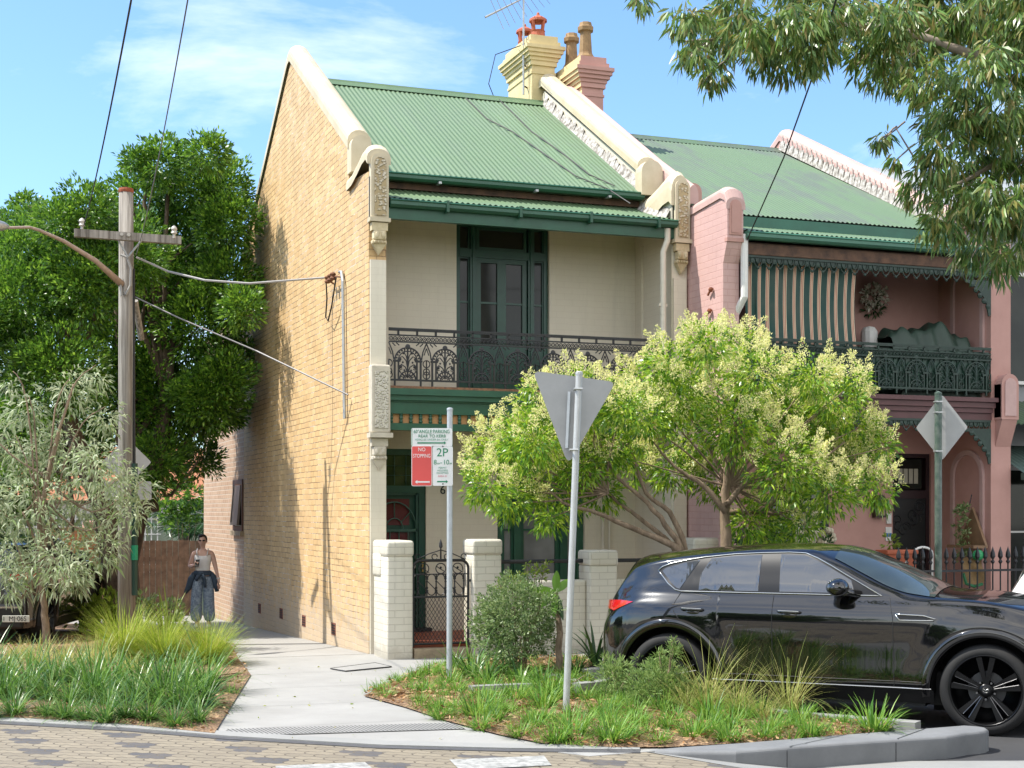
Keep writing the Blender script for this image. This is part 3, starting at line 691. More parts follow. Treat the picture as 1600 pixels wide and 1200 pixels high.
b = MB(); b.box(T, W-T, -.05, .03, 5.53, 5.67); b.build('fascia', M['green'], H)
b = MB(); b.add([(T,.03,5.60),(W-T,.03,5.60),(W-T,YR,5.98),(T,YR,5.98)], [(0,1,2,3)]); b.build('ceiling_lining', M['soffit'], H)
# mortar flashing stepped up the party wall
rnd = random.Random(5); b = MB()
for i in range(34):
    t = i/34; y = .95 + t*3.7; z = 6.36 + t*2.19; d = 3.7/34; h = .13 + rnd.uniform(-.02,.05)
    b.add([(W-T-.075, y, z+.0), (W-T-.075, y+d, z+d*.59), (W-T-.015, y+d, z+d*.59+h), (W-T-.015, y, z+h)], [(0,1,2,3)])
b.build('mortar_flashing', M['flash'], H); b = MB()
for i in range(10):
    t = i/10; y = .05 + t*.9; z = 5.80 + t*.30; d = .9/10; h = .12 + rnd.uniform(-.02,.06)
    b.add([(W-T-.085, y, z), (W-T-.085, y+d, z+.04), (W-T-.012, y+d, z+.04+h), (W-T-.012, y, z+h)], [(0,1,2,3)])
b.build('mortar_flashing', M['flash'], H)
# chimneys
def chimney(parent, x0, x1, y0, y1, z0, z1, m_front, pots, potkind):
    b = MB(); b.box(x0, x1, y0, y1, z0, z1-.5); e = 0
    o = b.build('chimney', m_front, parent)
    c = MB()
    c.box(x0-.015, x1+.015, y0-.015, y1+.015, z1-.64, z1-.60).box(x0-.03, x1+.03, y0-.03, y1+.03, z1-.50, z1-.42)
    for k, (a, z) in enumerate(((.05,.42),(.085,.36),(.115,.30))): c.box(x0-a, x1+a, y0-a, y1+a, z1-z, z1-z+.06)
    c.box(x0-.14, x1+.14, y0-.14, y1+.14, z1-.24, z1-.18).box(x0-.075, x1+.075, y0-.075, y1+.075, z1-.18, z1-.10).box(x0-.04, x1+.04, y0-.04, y1+.04, z1-.10, z1)
    c.build('chimney_cap', m_front, o)
    for px, py in pots:
        c = MB()
        if potkind == 'lantern':
            c.lathe([(.13,0),(.125,.05),(.115,.14),(.125,.16),(.11,.17)], (px, py, z1), 12)
            for k in range(4): a = k*math.pi/2 + .5; c.tube([(px+.1*math.cos(a), py+.1*math.sin(a), z1+.16), (px+.13*math.cos(a), py+.13*math.sin(a), z1+.33)], .028, 6)
            c.lathe([(.155,.32),(.15,.36),(.09,.40),(.03,.43),(.022,.47),(.0,.49)], (px, py, z1), 12)
        else:
            c.lathe([(.15,0),(.15,.07),(.125,.11),(.115,.14),(.095,.46),(.10,.48),(.135,.50),(.14,.56),(.115,.58),(.10,.64),(.085,.64),(.08,.5)], (px, py, z1), 8)
        c.build('chimney_pot', M['terracotta'] if potkind == 'lantern' else M['pot_tan'], o)
    return o
def two_tone(parent): pass
M['chim_yellow'] = M_plain('pale yellow render', (.70,.58,.31), .7, .14, 3, c2=(.56,.46,.24))
chimney(H, 4.09, 4.50, 4.86, 6.0, 7.6, 9.77, M['chim_yellow'], ((4.3,5.12),(4.3,5.75)), 'lantern')
# pipe down the party wall
b = MB(); b.tube([(4.17,-.05,5.66),(4.17,-.05,5.50),(4.12,-.02,5.34),(4.12,-.02,3.45)], .042, 10); dp = b.build('downpipe', M['cream_pipe'], H)
b = MB(); b.box(4.06,4.18,-.03,.03,4.6,4.64); b.build('pipe_strap', M['cream_pipe'], dp)
# french window on the balcony
fw = MB(); y = YR+.06
fw.box(1.56,1.62,y,y+.12,3.42,5.86).box(2.88,2.94,y,y+.12,3.42,5.86).box(1.62,2.88,y,y+.12,5.78,5.86)
fw.box(1.62,2.88,y-.01,y+.12,5.34,5.45)
for a in (1.775, 2.635): fw.box(a, a+.09, y-.02, y+.12, 3.42, 5.34); fw.box(a+.01, a+.08, y-.015, y+.12, 5.45, 5.78); fw.box(a+.03, a+.06, y-.035, y-.02, 3.42, 5.78)
f = fw.build('french_window', M['green_door'], H)
for i, (a, c) in enumerate(((1.62,1.775),(2.725,2.88))): sash(f, 'sidelight', a, c, 4.05, 5.34, y+.02, .018, M['green_door'], M['glass'], (4.72,)); sash(f, 'top_light', a, c, 5.45, 5.78, y+.02, .018, M['green_door'], M['glass'])
sash(f, 'top_light', 1.875, 2.625, 5.45, 5.78, y+.02, .045, M['green_door'], M['glass'])
for a, c in ((1.875,2.25),(2.25,2.625)):
    d = sash(f, 'door', a, c, 4.08, 5.34, y+.015, .065, M['green_door'], M['glass'], (4.72,)); q = MB(); q.box(a, c, y+.015, y+.06, 3.42, 4.08).box(a+.07, c-.07, y+.005, y+.02, 3.52, 3.98); q.build('door_panel', M['green_door'], d)
for a, c in ((1.62,1.775),(2.725,2.88)): q = MB(); q.box(a, c, y+.02, y+.06, 3.42, 4.05); q.build('side_panel', M['green_door'], f)
# balcony floor, cornice, frieze with turned spindles
b = MB(); b.box(T, W-T, -.06, YR, 3.33, 3.40); bl = b.build('balcony_floor', M['wood_weather'], H)
b = MB(); b.box(T+.005, W-T-.005, -.09, -.0, 3.375, 3.405); b.build('floor_edge', M_plain('rusty floor edge', (.34,.17,.08), .8, .5, 20, c2=(.12,.06,.04)), bl)
b = MB(); b.box(T+.005, W-T-.005, -.12, .05, 3.29, 3.372).box(T+.005, W-T-.005, -.085, .05, 3.225, 3.288).box(T+.005, W-T-.005, -.05, .05, 3.205, 3.224).box(T+.005, W-T-.005, -.03, .05, 3.055, 3.204)
fr = b.build('cornice', M['green'], H)
b = MB(); b.box(T+.005, W-T-.005, -.035, .05, 2.845, 2.935); b.build('bottom_rail', M['green'], fr)
b = MB(); b.box(T+.02, W-T-.02, .022, .03, 2.93, 3.07); b.build('frieze_backing', M_plain('brown frieze board', (.56,.30,.13), .8, .15), fr)
n = 31; sp = MB(); sp.lathe([(.018,0),(.027,.02),(.018,.04),(.028,.065),(.018,.09),(.027,.10),(.018,.12)], (0,0,0), 8)
s0 = sp.build('spindle', M['green'], fr); s0.location = (T+.06, .0, 2.935); s0.matrix_parent_inverse = wmat(fr).inverted()
for i in range(1, n): c = s0.copy(); COL.objects.link(c); c.location = (T+.06 + i*(W-2*T-.12)/(n-1), 0, 2.935)
b = MB(); b.box(T, W-T, .05, YR, 2.96, 3.0); b.build('lower_ceiling', M['soffit'], H)
lace_run(H, 'balustrade', T+.02, W-T-.02, -.03, 3.41, .72, 8, M['iron'])
# front door with security screen
x0, x1 = .30, 1.12; y = YR+.05
b = MB(); b.box(x0, x0+.06, y, y+.14, .1, 2.66).box(x1-.09, x1, y-.02, y+.14, .1, 2.66).box(x0+.06, x1-.09, y, y+.14, 2.58, 2.66).box(x0+.06, x1-.09, y-.02, y+.14, 2.06, 2.16)
d = b.build('front_door', M['green_door'], H)
b = MB(); b.box(x0+.06, x1-.09, y+.09, y+.12, .12, 2.06); b.build('door_leaf', M['green_door'], d)
for z0, z1, m in ((1.05,1.52,M['glass_red']),(1.62,1.98,M['glass_red'])): b = MB(); b.box(x0+.16, x1-.2, y+.08, y+.09, z0, z1); b.build('glass_panel', m, d)
b = MB(); b.box(x0+.06, x1-.09, y+.07, y+.08, 2.16, 2.58); b.build('transom_pane', M_glass('olive transom glass', (.03,.045,.02)), d)
b = MB(); yy = y+.03; bc = (x0+x1-.03)/2; xl, xr = x0+.07, x1-.10
def T2(p, r=.008): b.tube([(x, yy, z) for x, z in p], r, 5)
for a in (xl, xr): b.box(a-.02, a+.02, yy-.012, yy+.012, .12, 2.06)
for z in (1.55,.7,.14,2.05): b.box(xl, xr, yy-.012, yy+.012, z-.018, z+.018)
for k in range(1, 5): T2([(xl+(xr-xl)*k/5,.72),(xl+(xr-xl)*k/5,1.55)])
Rr = (xr-xl)/2-.02
T2([(bc+Rr*math.cos(rad(q)), 1.57+Rr*1.2*math.sin(rad(q))) for q in range(0, 181, 12)], .012); T2([(bc+.12*math.cos(rad(q)), 1.57+.12*1.2*math.sin(rad(q))) for q in range(0, 181, 15)], .010)
for q in (40, 90, 140): T2([(bc+.12*math.cos(rad(q)), 1.57+.144*math.sin(rad(q))), (bc+Rr*math.cos(rad(q)), 1.57+Rr*1.2*math.sin(rad(q)))])
for k in range(1, 4): T2([(xl+(xr-xl)*k/4,2.17),(xl+(xr-xl)*k/4,2.57)], .006)
for k in range(1, 3): T2([(xl,2.17+.13*k),(xr,2.17+.13*k)], .005)
b.build('security_screen', M_plain('green screen bars', (.045,.12,.09), .4), d)
b = MB(); b.ball((x1-.16, y-.01, 1.05), .028).ball((x1-.155, y-.01, .93), .02); b.build('knob', M['grey_metal'], d)
b = MB(); b.box(x1-.055, x1-.035, y-.05, y-.02, .98, 1.16); b.build('pull_handle', M_plain('brass', (.5,.36,.12), .35, metal=.8), d)
b = MB(); b.box(x0, x1+.05, YR-.12, YR-.005, .16, .22); b.build('door_sill', M['black'], d)
# front window
y = YR+.05; x0, x1 = 2.16, 3.48
b = MB(); b.box(x0, x0+.1, y, y+.14, .70, 2.55).box(x1-.1, x1, y, y+.14, .70, 2.55).box(x0+.1, x1-.1, y, y+.14, 2.45, 2.55).box(x0-.03, x1+.03, y-.1, y+.14, .62, .70)
for a in (2.42, 3.12): b.box(a, a+.10, y-.02, y+.14, .70, 2.45)
f = b.build('front_window', M['green'], H)
sash(f, 'sash', 2.52, 3.12, .70, 2.45, y+.03, .06, M['green'], M['glass_curtain'], (1.55,))
for a, c in ((2.26,2.42),(3.22,3.38)): sash(f, 'side_sash', a, c, .70, 2.45, y+.03, .03, M['green'], M['glass_curtain'], (1.55,))
b = MB(); b.box(2.6, 3.05, y+.045, y+.055, .80, .93); b.build('blind_edge', M['white'], f)
# house number six
def text(body, size, loc, rot, mat, parent=None, name='lettering', ext=.002, align='CENTER', sx=1, **k):
    cu = bpy.data.curves.new(name, 'FONT'); cu.body = body; cu.size = size; cu.extrude = ext; cu.align_x = align; cu.align_y = 'CENTER'
    o = bpy.data.objects.new(name, cu); COL.objects.link(o); bpy.context.view_layer.update()
    me = bpy.data.meshes.new_from_object(o.evaluated_get(bpy.context.evaluated_depsgraph_get())); bpy.data.objects.remove(o)
    me.materials.clear(); me.materials.append(mat)
    m = bpy.data.objects.new(name, me); COL.objects.link(m)
    m.matrix_basis = Matrix.Translation(loc) @ rot @ Matrix.Diagonal((sx, 1, 1, 1))
    return fin(m, parent, **k)
FR = Matrix.Rotation(rad(90), 4, 'X')
text('6', .17, (1.36, YR-.006, 2.10), FR, M['iron'], H, 'house_number', .006)
# verandah floor and steps
b = MB(); b.box(T, W-T, -.62, YR, -.1, .17); b.build('verandah_floor', M['tile'], H)
b = MB(); b.rbox(.36, 1.08, -.80, -.63, -.1, .12, .02); st = b.build('doorstep', M['stone'], H)
# meter board / downpipe on the ground floor party wall
b = MB(); b.tube([(3.75,YR-.04,.2),(3.75,YR-.04,2.9)], .022, 6); b.tube([(3.85,YR-.04,.2),(3.85,YR-.04,2.9)], .014, 6); b.build('wall_pipe', M['cream_pipe'], H)
# ------------------------------------------------------------ front fence of painted brick
def pillar(name, label, x0, x1, y0, y1, z1, zb=-.1, group=None):
    t = thing(name, label, 'fence pillar', ((x0+x1)/2, (y0+y1)/2, 0), group)
    b = MB(); b.rbox(x0, x1, y0, y1, zb, z1-.19, .028, 3); b.build('shaft', M['white_brick'], t, True)
    b = MB(); b.rbox(x0-.012, x1+.012, y0-.012, y1+.012, z1-.20, z1, .04, 4); b.build('pillar_cap', M['white_brick'], t, True)
    return t
cpil = pillar('fence_pillar', 'thick white brick pillar at the corner where the yellow wall ends', .015, .345, -.80, -.16, 1.45)
b = MB(); b.rbox(-.004, .2, -.52, -.16, 1.0, 1.30, .03); b.build('side_shoulder', M['white_brick'], cpil, True)
pillar('fence_pillar', 'tall white brick pillar to the right of the iron gate', 1.12, 1.50, -.80, -.42, 1.46)
pillar('fence_pillar', 'shorter white brick pillar beside the tail of the black car', 2.68, 3.07, -.84, -.46, 1.31)
pillar('fence_pillar', 'white brick pillar cap showing behind the tree trunk and car roof', 4.16, 4.56, -.86, -.46, 1.46)
def low_wall(x0, x1, lab):
    b = MB(); b.rbox(x0, x1, -.74, -.52, -.1, .93, .025, 2)
    b.build('low_wall', M['white_brick'], smooth=False, label=lab, cat='low wall')
low_wall(1.505, 2.675, 'low cream brick fence wall between the gate pillar and the shorter pillar')
low_wall(3.075, 4.155, 'low cream brick fence wall behind the tail of the black car')
def rail(x0, x1, lab): b = MB(); b.tube([(x0,-.63,1.17),(x1,-.63,1.17)], .026, 10); b.build('fence_rail', M['iron'], label=lab, cat='rail')
rail(1.49, 2.69, 'black iron pipe rail above the low wall under the front window'); rail(3.06, 4.17, 'black iron pipe rail ending above the tail of the black car')
# gate
G = thing('iron_gate', 'black wrought iron garden gate with scrolls above and diamond mesh below', 'gate', (.74,-.70,.12))
gx0, gx1, gy = .37, 1.09, -.70
b = MB(); R_ = .10
b.tube([(gx0,gy,.14),(gx0,gy,1.10)] + [(gx0+R_-R_*math.cos(rad(q)), gy, 1.10+R_*math.sin(rad(q))) for q in range(15,91,15)] + [(gx1-R_+R_*math.sin(rad(q)), gy, 1.10+R_*math.cos(rad(q))) for q in range(0,91,15)] + [(gx1,gy,.14)], .018, 8)
b.tube([(gx0,gy,.75),(gx1,gy,.75)], .014, 6); b.tube([(gx0,gy,.17),(gx1,gy,.17)], .014, 6); b.build('gate_frame', M['iron'], G)
b = MB(); nn = 15
for s in (-1, 1):
    for k in range(-14, 30):
        xa = gx0 + k*.048; p = []
        z0_, z1_ = .17, .75; dx = (z1_-z0_)*.62*s
        xs0, xs1 = xa, xa+dx; ta = 0; tb = 1
        lo_, hi_ = gx0, gx1
        if xs1 != xs0:
            t1, t2 = sorted(((lo_-xs0)/(xs1-xs0), (hi_-xs0)/(xs1-xs0))); ta, tb = max(0,t1), min(1,t2)
        if tb - ta < .03: continue
        b.tube([(xs0+dx*ta, gy+.004*s, z0_+(z1_-z0_)*ta), (xs0+dx*tb, gy+.004*s, z0_+(z1_-z0_)*tb)], .0035, 4)
b.build('diamond_mesh', M['iron'], G, kind='stuff')
b = MB()
def C(cx, cz, r, a0, a1, rr=.007, n=12): b.tube([(cx+r*math.cos(rad(a0+(a1-a0)*i/n)), gy, cz+r*math.sin(rad(a0+(a1-a0)*i/n))) for i in range(n+1)], rr, 5)
b.tube([(gx0,gy,1.03),(gx1,gy,1.03)], .008, 5)
for k in range(6):
    x = gx0 + .06 + k*.12; b.tube([(x,gy,.75),(x,gy,1.03)], .009, 5); b.ball((x,gy,.86), .018, 6, 4); b.ball((x,gy,.94), .014, 6, 4)
    if k < 5:
        C(x+.06, .98, .05, 200, -20); C(x+.06, .82, .05, 160, 380); b.tube([(x,gy,.95),(x+.06,gy,.89),(x+.12,gy,.83)], .006, 5)
for k in range(3):
    x = gx0 + .14 + k*.22; C(x, 1.10, .065, 0, 360, .007, 14); b.tube([(x-.06,gy,1.13),(x,gy,1.09),(x+.07,gy,1.05)], .006, 5); b.ball((x,gy,1.11), .016, 6, 4)
mx_ = (gx0+gx1)/2
for s in (-1, 1):
    b.tube([(mx_+s*.32,gy,1.21),(mx_+s*.16,gy,1.28),(mx_,gy,1.33)], .007, 5); C(mx_+s*.30, 1.245, .035, 0, 330, .007); C(mx_+s*.08, 1.245, .035, 0, 330, .007)
b.tube([(mx_,gy,1.2),(mx_,gy,1.34)], .011, 6); b.lathe([(.0,0),(.024,.04),(.02,.08),(.0,.14)], (mx_,gy,1.33), 8)
b.build('scrollwork', M['iron'], G)
b = MB(); b.box(gx1-.01, gx1+.05, gy-.015, gy+.015, .93, .96); b.build('latch', M['iron'], G)
# conduit and cable anchor on the yellow wall
K = thing('wall_conduit', 'grey conduit pipe with cable hooks high on the yellow brick wall', 'conduit', (-.03, 1.2, 4.0))
b = MB(); b.tube([(-.03,1.45,5.06),(-.04,1.30,5.04),(-.04,1.22,4.9),(-.04,1.14,3.3),(-.04,1.12,3.05)], .022, 8); b.build('pipe', M['grey_metal'], K)
b = MB(); a = at(522,437,x=-.08); b.tube([(0,a.y-.25,a.z),(-.10,a.y-.15,a.z+.02),(-.1,a.y+.25,a.z+.02),(0,a.y+.35,a.z)], .012, 6)
for k in range(3): b.lathe([(.03,-.05),(.045,-.03),(.03,0),(.045,.03),(.03,.05)], (-.12, a.y-.1+k*.16, a.z+.03), 8)
b.build('anchor_hook', M_plain('rusty iron', (.22,.09,.04), .8, .5, 20), K)
b = MB(); b.tube([(-.1,a.y-.2,a.z),(-.1,a.y+.05,a.z-.35),(-.08,a.y+.35,a.z-.52),(-.08,a.y+.5,a.z-.45),(-.08,a.y+.42,a.z-.2),(-.12,a.y+.3,a.z)], .011, 6); b.build('cable_loop', M['black'], K)
# aerial on the chimney
A_ = thing('tv_aerial', 'grey television aerial on a thin mast beside the yellow chimney', 'aerial', (4.03, 4.8, 8.5))
m0 = at(818,148,x=4.0); m1 = at(820,-14,x=4.0)
b = MB(); b.tube([m0, (m0.x, m0.y, m1.z)], .018, 8); b.build('mast', M['grey_metal'], A_)
tp = Vector((m0.x, m0.y, m1.z-.1)); e1 = at(758,27,y=tp.y-.0); dirb = (e1 - tp); 
b = MB(); b.tube([tp - dirb*.45, tp + dirb], [.011, .02], 6); b.build('boom', M['grey_metal'], A_)
b = MB()
for k in range(9):
    p = tp + dirb*(-.40 + k*.14); l = .16 + .02*k
    b.tube([p + Vector((-.3,-l*1.4,.12)), p + Vector((.3,l*1.4,-.12))], .005, 4)
b.build('element', M['grey_metal'], A_, kind='stuff')
b = MB(); b.tube([tp+Vector((-.05,0,-.8)), tp+Vector((-.5,0,-1.0)), tp+Vector((-.62,0,-1.5)), tp+Vector((-.4,0,-2.0)), tp+Vector((0,0,-2.3))], .008, 5); b.build('cable', M['black'], A_)
b = MB()
for z in (m0.z+.15, m0.z+.5): b.tube([(m0.x,m0.y,z),(m0.x+.2,m0.y+.12,z-.03)], .014, 5)
b.build('bracket', M['iron'], A_)
# loose cables lying on the roof
def roof_pt(px, py):
    r = Vector(ray(px, py)); o = Vector(CAM); n = Vector((0, -2.24, 3.82)).normalized(); p0 = Vector((0, .93, 6.385))
    return o + r * ((p0 - o).dot(n) / r.dot(n))
for pts, lab in ((((728,153),(760,185),(800,205),(850,240),(900,275),(950,295),(985,318)), 'thin dark cable sagging down the green roof, starting farther left at the ridge'), (((778,154),(800,175),(830,205),(880,240),(920,272),(960,290)), 'thin dark cable down the green roof, the one starting nearer the chimneys')):
    b = MB(); b.tube([roof_pt(*p) for p in pts], .009, 5); b.build('roof_cable', M['black'], label=lab, cat='cable')
# ------------------------------------------------------------ the pink terrace
P2 = thing('terrace_house', 'pink terrace house with striped balcony blind, dark green lace and weathered green roof', 'house', (4.5, -1, 0))
X0, X1 = 4.51, 9.10
b = MB(); b.prism([(-1.0,-.3),(-1.0,5.06),(-1.115,5.36),(-1.115,5.86),(-1.06,5.93),(-.95,5.96),(.3,5.86),(1.4,5.86),(1.4,-.3)], 'x', X0, X0+.235); ww = b.build('wing_wall', M['rose_brick'], P2)
b = MB(); sweep_slope(b, dome(X0-.02, X0+.26, -.05, .11), [(.32,5.86),(-.3,5.92),(-.95,5.97),(-1.07,5.92),(-1.125,5.80)]); b.build('wing_cap', M['rose_light'], ww)
b = MB(); b.box(X0-.006, X0+.24, -1.122, -1.05, 5.33, 5.38); fpn = arch_poly(X0+.03, X0+.205, 5.42, 5.88); b.prism(fpn, 'y', -1.128, -1.11); b.build('end_panel', M['rose'], ww)
b = MB(); b.prism(arch_poly(X0+.055, X0+.18, 5.445, 5.855), 'y', -1.136, -1.126); b.build('raised_panel', M['rose'], ww)
stop_end(ww, X0+.12, X0+.37, .30, 5.8, 6.40, M['rose'])
for i, (px, py) in enumerate(((1112,456),(1110,489))):
    p = at(px, py, x=X0); b = MB(); b.tube([(X0-.02,p.y-.07,p.z+.03),(X0-.03,p.y,p.z),(X0-.03,p.y+.05,p.z-.04)], .016, 5); b.lathe([(.02,-.03),(.035,0),(.02,.03)], (X0-.04, p.y-.05, p.z+.02), 7)
    b.build('rusty_hook', M_plain('rust', (.25,.08,.035), .9, .5, 20), ww)
b = MB(); b.prism([(-1.0,-.3),(-1.0,5.6),(0,5.8),(0,6.1),(4.75,8.40),(8.9,6.2),(8.9,-.9)], 'x', 8.76, X1); rwl = b.build('end_wall', M['rose'], P2)
b = MB(); sweep_slope(b, dome(8.74, X1+.04, -.02, .2), [(-.1,6.0),(4.75,8.40),(8.9,6.2)]); b.build('end_coping', M['rose_light'], rwl)
b = MB(); rnd = random.Random(9)
for i in range(30):
    t = i/30; y = 4.7*t; z = 5.98 + t*2.25; d = 4.7/30; h = .17
    b.add([(8.70,y,z-.02),(8.70,y+d,z-.02+d*.48),(8.735,y+d*.9,z+.12+d*.48),(8.735,y,z+.17)], [(0,1,2,3)])
    b.add([(8.728,y,z+.03),(8.728,y+.02,z+.03),(8.728,y+.09,z+.30),(8.728,y+.07,z+.30)], [(0,1,2,3)])
b.build('mortar_flashing', M['flash'], P2)
b = MB(); b.rbox(8.82, X1+.01, -1.15, -.9, 3.12, 3.62, .01); b.prism(arch_poly(8.82, X1+.01, 3.10, 3.74), 'y', -1.16, -.95); b.prism([(-1.15,3.10),(-.95,3.10),(-.95,2.72),(-1.0,2.72)], 'x', 8.835, X1-.005); lb = b.build('end_block', M['rose'], rwl)
b = MB(); b.prism(arch_poly(8.87, X1-.04, 3.15, 3.68), 'y', -1.175, -1.16); b.build('raised_panel', M['rose_light'], lb)
b = MB(); b.wall(X0+.235, 8.76, .1, 5.9, .2, .45, [(7.96,8.63,.1,2.66),(5.9,6.88,.9,2.5)]); b.build('front_wall', M['rose'], P2)
b = MB(); b.box(X0+.235, 8.76, .5, .52, -.1, 5.9); b.build('room_backing', M['black'], P2)
# blind niches on the inner face of the end wall
for z0, z1 in ((.95,2.62),(3.42,5.35)):
    yc = -.50; r = .30; b = MB()
    ar = [(yc + q, z) for q, z in [(-r-.07,z0),(-r-.07,z1-r)] + [(-(r+.07)*math.cos(rad(a)), z1-r+(r+.07)*math.sin(rad(a))) for a in range(0,181,12)] + [(r+.07,z0)]]
    br_ = [(yc + q, z) for q, z in [(-r,z0),(-r,z1-r)] + [(-r*math.cos(rad(a)), z1-r+r*math.sin(rad(a))) for a in range(0,181,12)] + [(r,z0)]]
    n = len(ar); v = [(8.72,)+p for p in ar] + [(8.72,)+p for p in br_] + [(8.758,)+p for p in br_] + [(8.76,)+p for p in ar]
    b.add(v, [(i,i+1,n+i+1,n+i) for i in range(n-1)] + [(n+i,n+i+1,2*n+i+1,2*n+i) for i in range(n-1)] + [(i+3*n,i+1+3*n,i+1,i) for i in range(n-1)])
    b.build('niche_moulding', M['rose_light'], rwl)
mr = roof(P2, 'roof', X0+.14, 8.75, -.07, 5.93, 4.75, 8.20, M['roof_old'])
b = MB(); b.add([(X0,4.75,8.20),(8.75,4.75,8.20),(8.75,8.9,6.1),(X0,8.9,6.1)], [(0,1,2,3)]); b.build('rear_slope', M['roof_old'], mr)
b = MB(); b.prism([(4.60,8.14),(4.72,8.22),(4.75,8.25),(4.80,8.22),(4.9,8.14)], 'x', W+.17, 8.75); b.build('ridge_cap', M['roof_old'], mr)
b = MB(); b.box(X0+.24, 8.75, -.10, -.05, 5.72, 5.90); b.build('fascia', M_plain('mid green fascia', (.025,.13,.085), .45), P2)
roof(P2, 'verandah_roof', X0+.25, 8.75, -1.10, 5.50, -.06, 5.76, M['roof'])
gutter(P2, X0+.26, 8.76, -1.08, 5.375, M_plain('green gutter', (.05,.17,.11), .45))
b = MB(); b.rbox(X0+.25, 8.76, -1.05, -.95, 5.19, 5.34, .01); b.build('timber_beam', M['wood_weather'], P2)
b = MB(); b.box(X0+.25, 8.76, -1.0, .2, 5.345, 5.36); b.build('ceiling_lining', M['wood_weather'], P2)
def valance(name, x0, x1, y, z1, dep, n, mat):
    b = MB(); w = (x1-x0)/n
    b.box(x0, x1, y-.012, y+.012, z1-.03, z1)
    for i in range(n):
        x = x0 + (i+.5)*w
        for r in (.42, .24): b.tube([(x+w*r*math.cos(rad(q)), y, z1-.03-dep*.8*(r/.42)*math.sin(rad(q))) for q in range(0,181,30)], .009, 5)
        b.ball((x, y, z1-.03-dep*.85), (.025,.012,.02), 6, 4); b.ball((x-w/2, y, z1-dep*.45), (.03,.012,.04), 6, 4)
    b.box(x0, x1, y+.005, y+.009, z1-dep*.55, z1)
    return b.build(name, mat, P2)
valance('lace_valance', X0+.26, 8.74, -1.02, 5.19, .16, 24, M['iron_green'])
valance('lace_valance', X0+.26, 8.74, -1.02, 3.09, .15, 24, M['iron_green'])
for z in (5.05, 2.97):
    b = MB(); b.prism([(8.74,z),(8.74,z-.48),(8.70,z-.5),(8.66,z-.30),(8.58,z-.18),(8.45,z-.08),(8.32,z-.03),(8.3,z)], 'y', -1.03, -1.01)
    for k in range(5): b.ball((8.70-.07*k, -1.02, z-.36+.075*k), (.045,.02,.045), 7, 4)
    b.build('lace_bracket', M['iron_green'], P2)
lace_run(P2, 'balustrade', X0+.26, 8.74, -1.02, 3.43, .66, 8, M['iron_green'])
b = MB(); b.box(X0+.26, 8.74, -.985, -.98, 3.48, 4.05)
for i in range(44): x = X0 + .28 + i*.0945; b.box(x, x+.05, -.998, -.986, 3.48, 4.04)
b.build('backing_board', M['green_deep'], P2)
b = MB(); b.box(X0+.25, 8.80, -1.12, -.95, 3.34, 3.40).box(X0+.25, 8.78, -1.08, -.95, 3.26, 3.335).box(X0+.25, 8.76, -1.05, -.95, 3.19, 3.255).box(X0+.25, 8.76, -1.02, -.95, 3.09, 3.185); b.build('cornice', M['rose_dark'], P2)
b = MB(); b.box(X0+.24, 8.76, -.95, .2, 3.2, 3.36); b.build('balcony_floor', M['wood_weather'], P2)
b = MB(); b.box(X0+.24, 8.76, -1.0, .2, 3.12, 3.18); b.build('lower_ceiling', M['rose'], P2)
# striped drop blind
def M_stripe():
    m, t, p = newmat('striped canvas'); sp = nd(t, 'ShaderNodeSeparateXYZ'); lk(t, objc(t), sp.inputs[0])
    n = nd(t, 'ShaderNodeValToRGB'); n.color_ramp.interpolation = 'CONSTANT'; e = n.color_ramp.elements
    seq = [(0,(.018,.06,.052)),(.54,(.64,.52,.37)),(.60,(.33,.085,.06)),(.68,(.64,.52,.37)),(.76,(.33,.085,.06)),(.84,(.64,.52,.37)),(.92,(.018,.06,.052))]
    while len(e) < len(seq): e.new(.5)
    for i, (q, c) in enumerate(seq): e[i].position = q; e[i].color = (*c, 1)
    lk(t, math_(t, 'FRACT', math_(t, 'DIVIDE', sp.outputs[0], .135)), n.inputs['Fac'])
    lk(t, mixc(t, math_(t, 'MULTIPLY', ramp(t, noise(t, 3, 4), .4, .7), .2), n.outputs['Color'], (.2,.17,.13)), p.inputs['Base Color']); p.inputs['Roughness'].default_value = .9
    return m
b = MB(); b.sm = True
b.grid(lambda a, c: (4.86 + a*1.75 + (.05*(1-c) if a < .1 else 0), -.93 + .012*math.sin(a*40) + .05*math.sin(c*3.1)*(.3+a), 4.0 + c*1.17), 90, 12)
b.build('blind', M_stripe(), P2)
# door, fanlight, window
b = MB(); y = .24; b.box(7.96,8.02,y,y+.12,.1,2.66).box(8.57,8.63,y,y+.12,.1,2.66).box(8.02,8.57,y,y+.12,2.6,2.66).box(8.02,8.57,y,y+.12,2.0,2.12)
d = b.build('front_door', M_plain('dark maroon door frame', (.03,.014,.016), .4), P2)
b = MB(); b.box(8.02,8.57,y+.02,y+.05,.12,2.0); lf = b.build('security_leaf', M_plain('black security mesh', (.014,.016,.016), .45), d)
b = MB(); rnd = random.Random(3)
for k in range(26):
    cx, cz = 8.05+rnd.random()*.48, .3+rnd.random()*1.6; r = .05+rnd.random()*.07; a0 = rnd.random()*360
    b.tube([(cx+r*(1-.05*i)*math.cos(rad(a0+i*28)), y+.012, cz+r*(1-.05*i)*math.sin(rad(a0+i*28))) for i in range(12)], .007, 4)
b.build('scroll_pattern', M['iron'], lf)
b = MB(); b.box(8.06,8.53,y+.05,y+.06,2.14,2.58); tp_ = b.build('fanlight', M['glass'], d)
b = MB()
for k in range(4): b.box(8.12+k*.09, 8.19+k*.09, y+.042, y+.05, 2.22, 2.44)
b.build('pale_pane', M_plain('pale obscure glass', (.50,.47,.36), .4), tp_)  # pale panes set over the dark fanlight glass
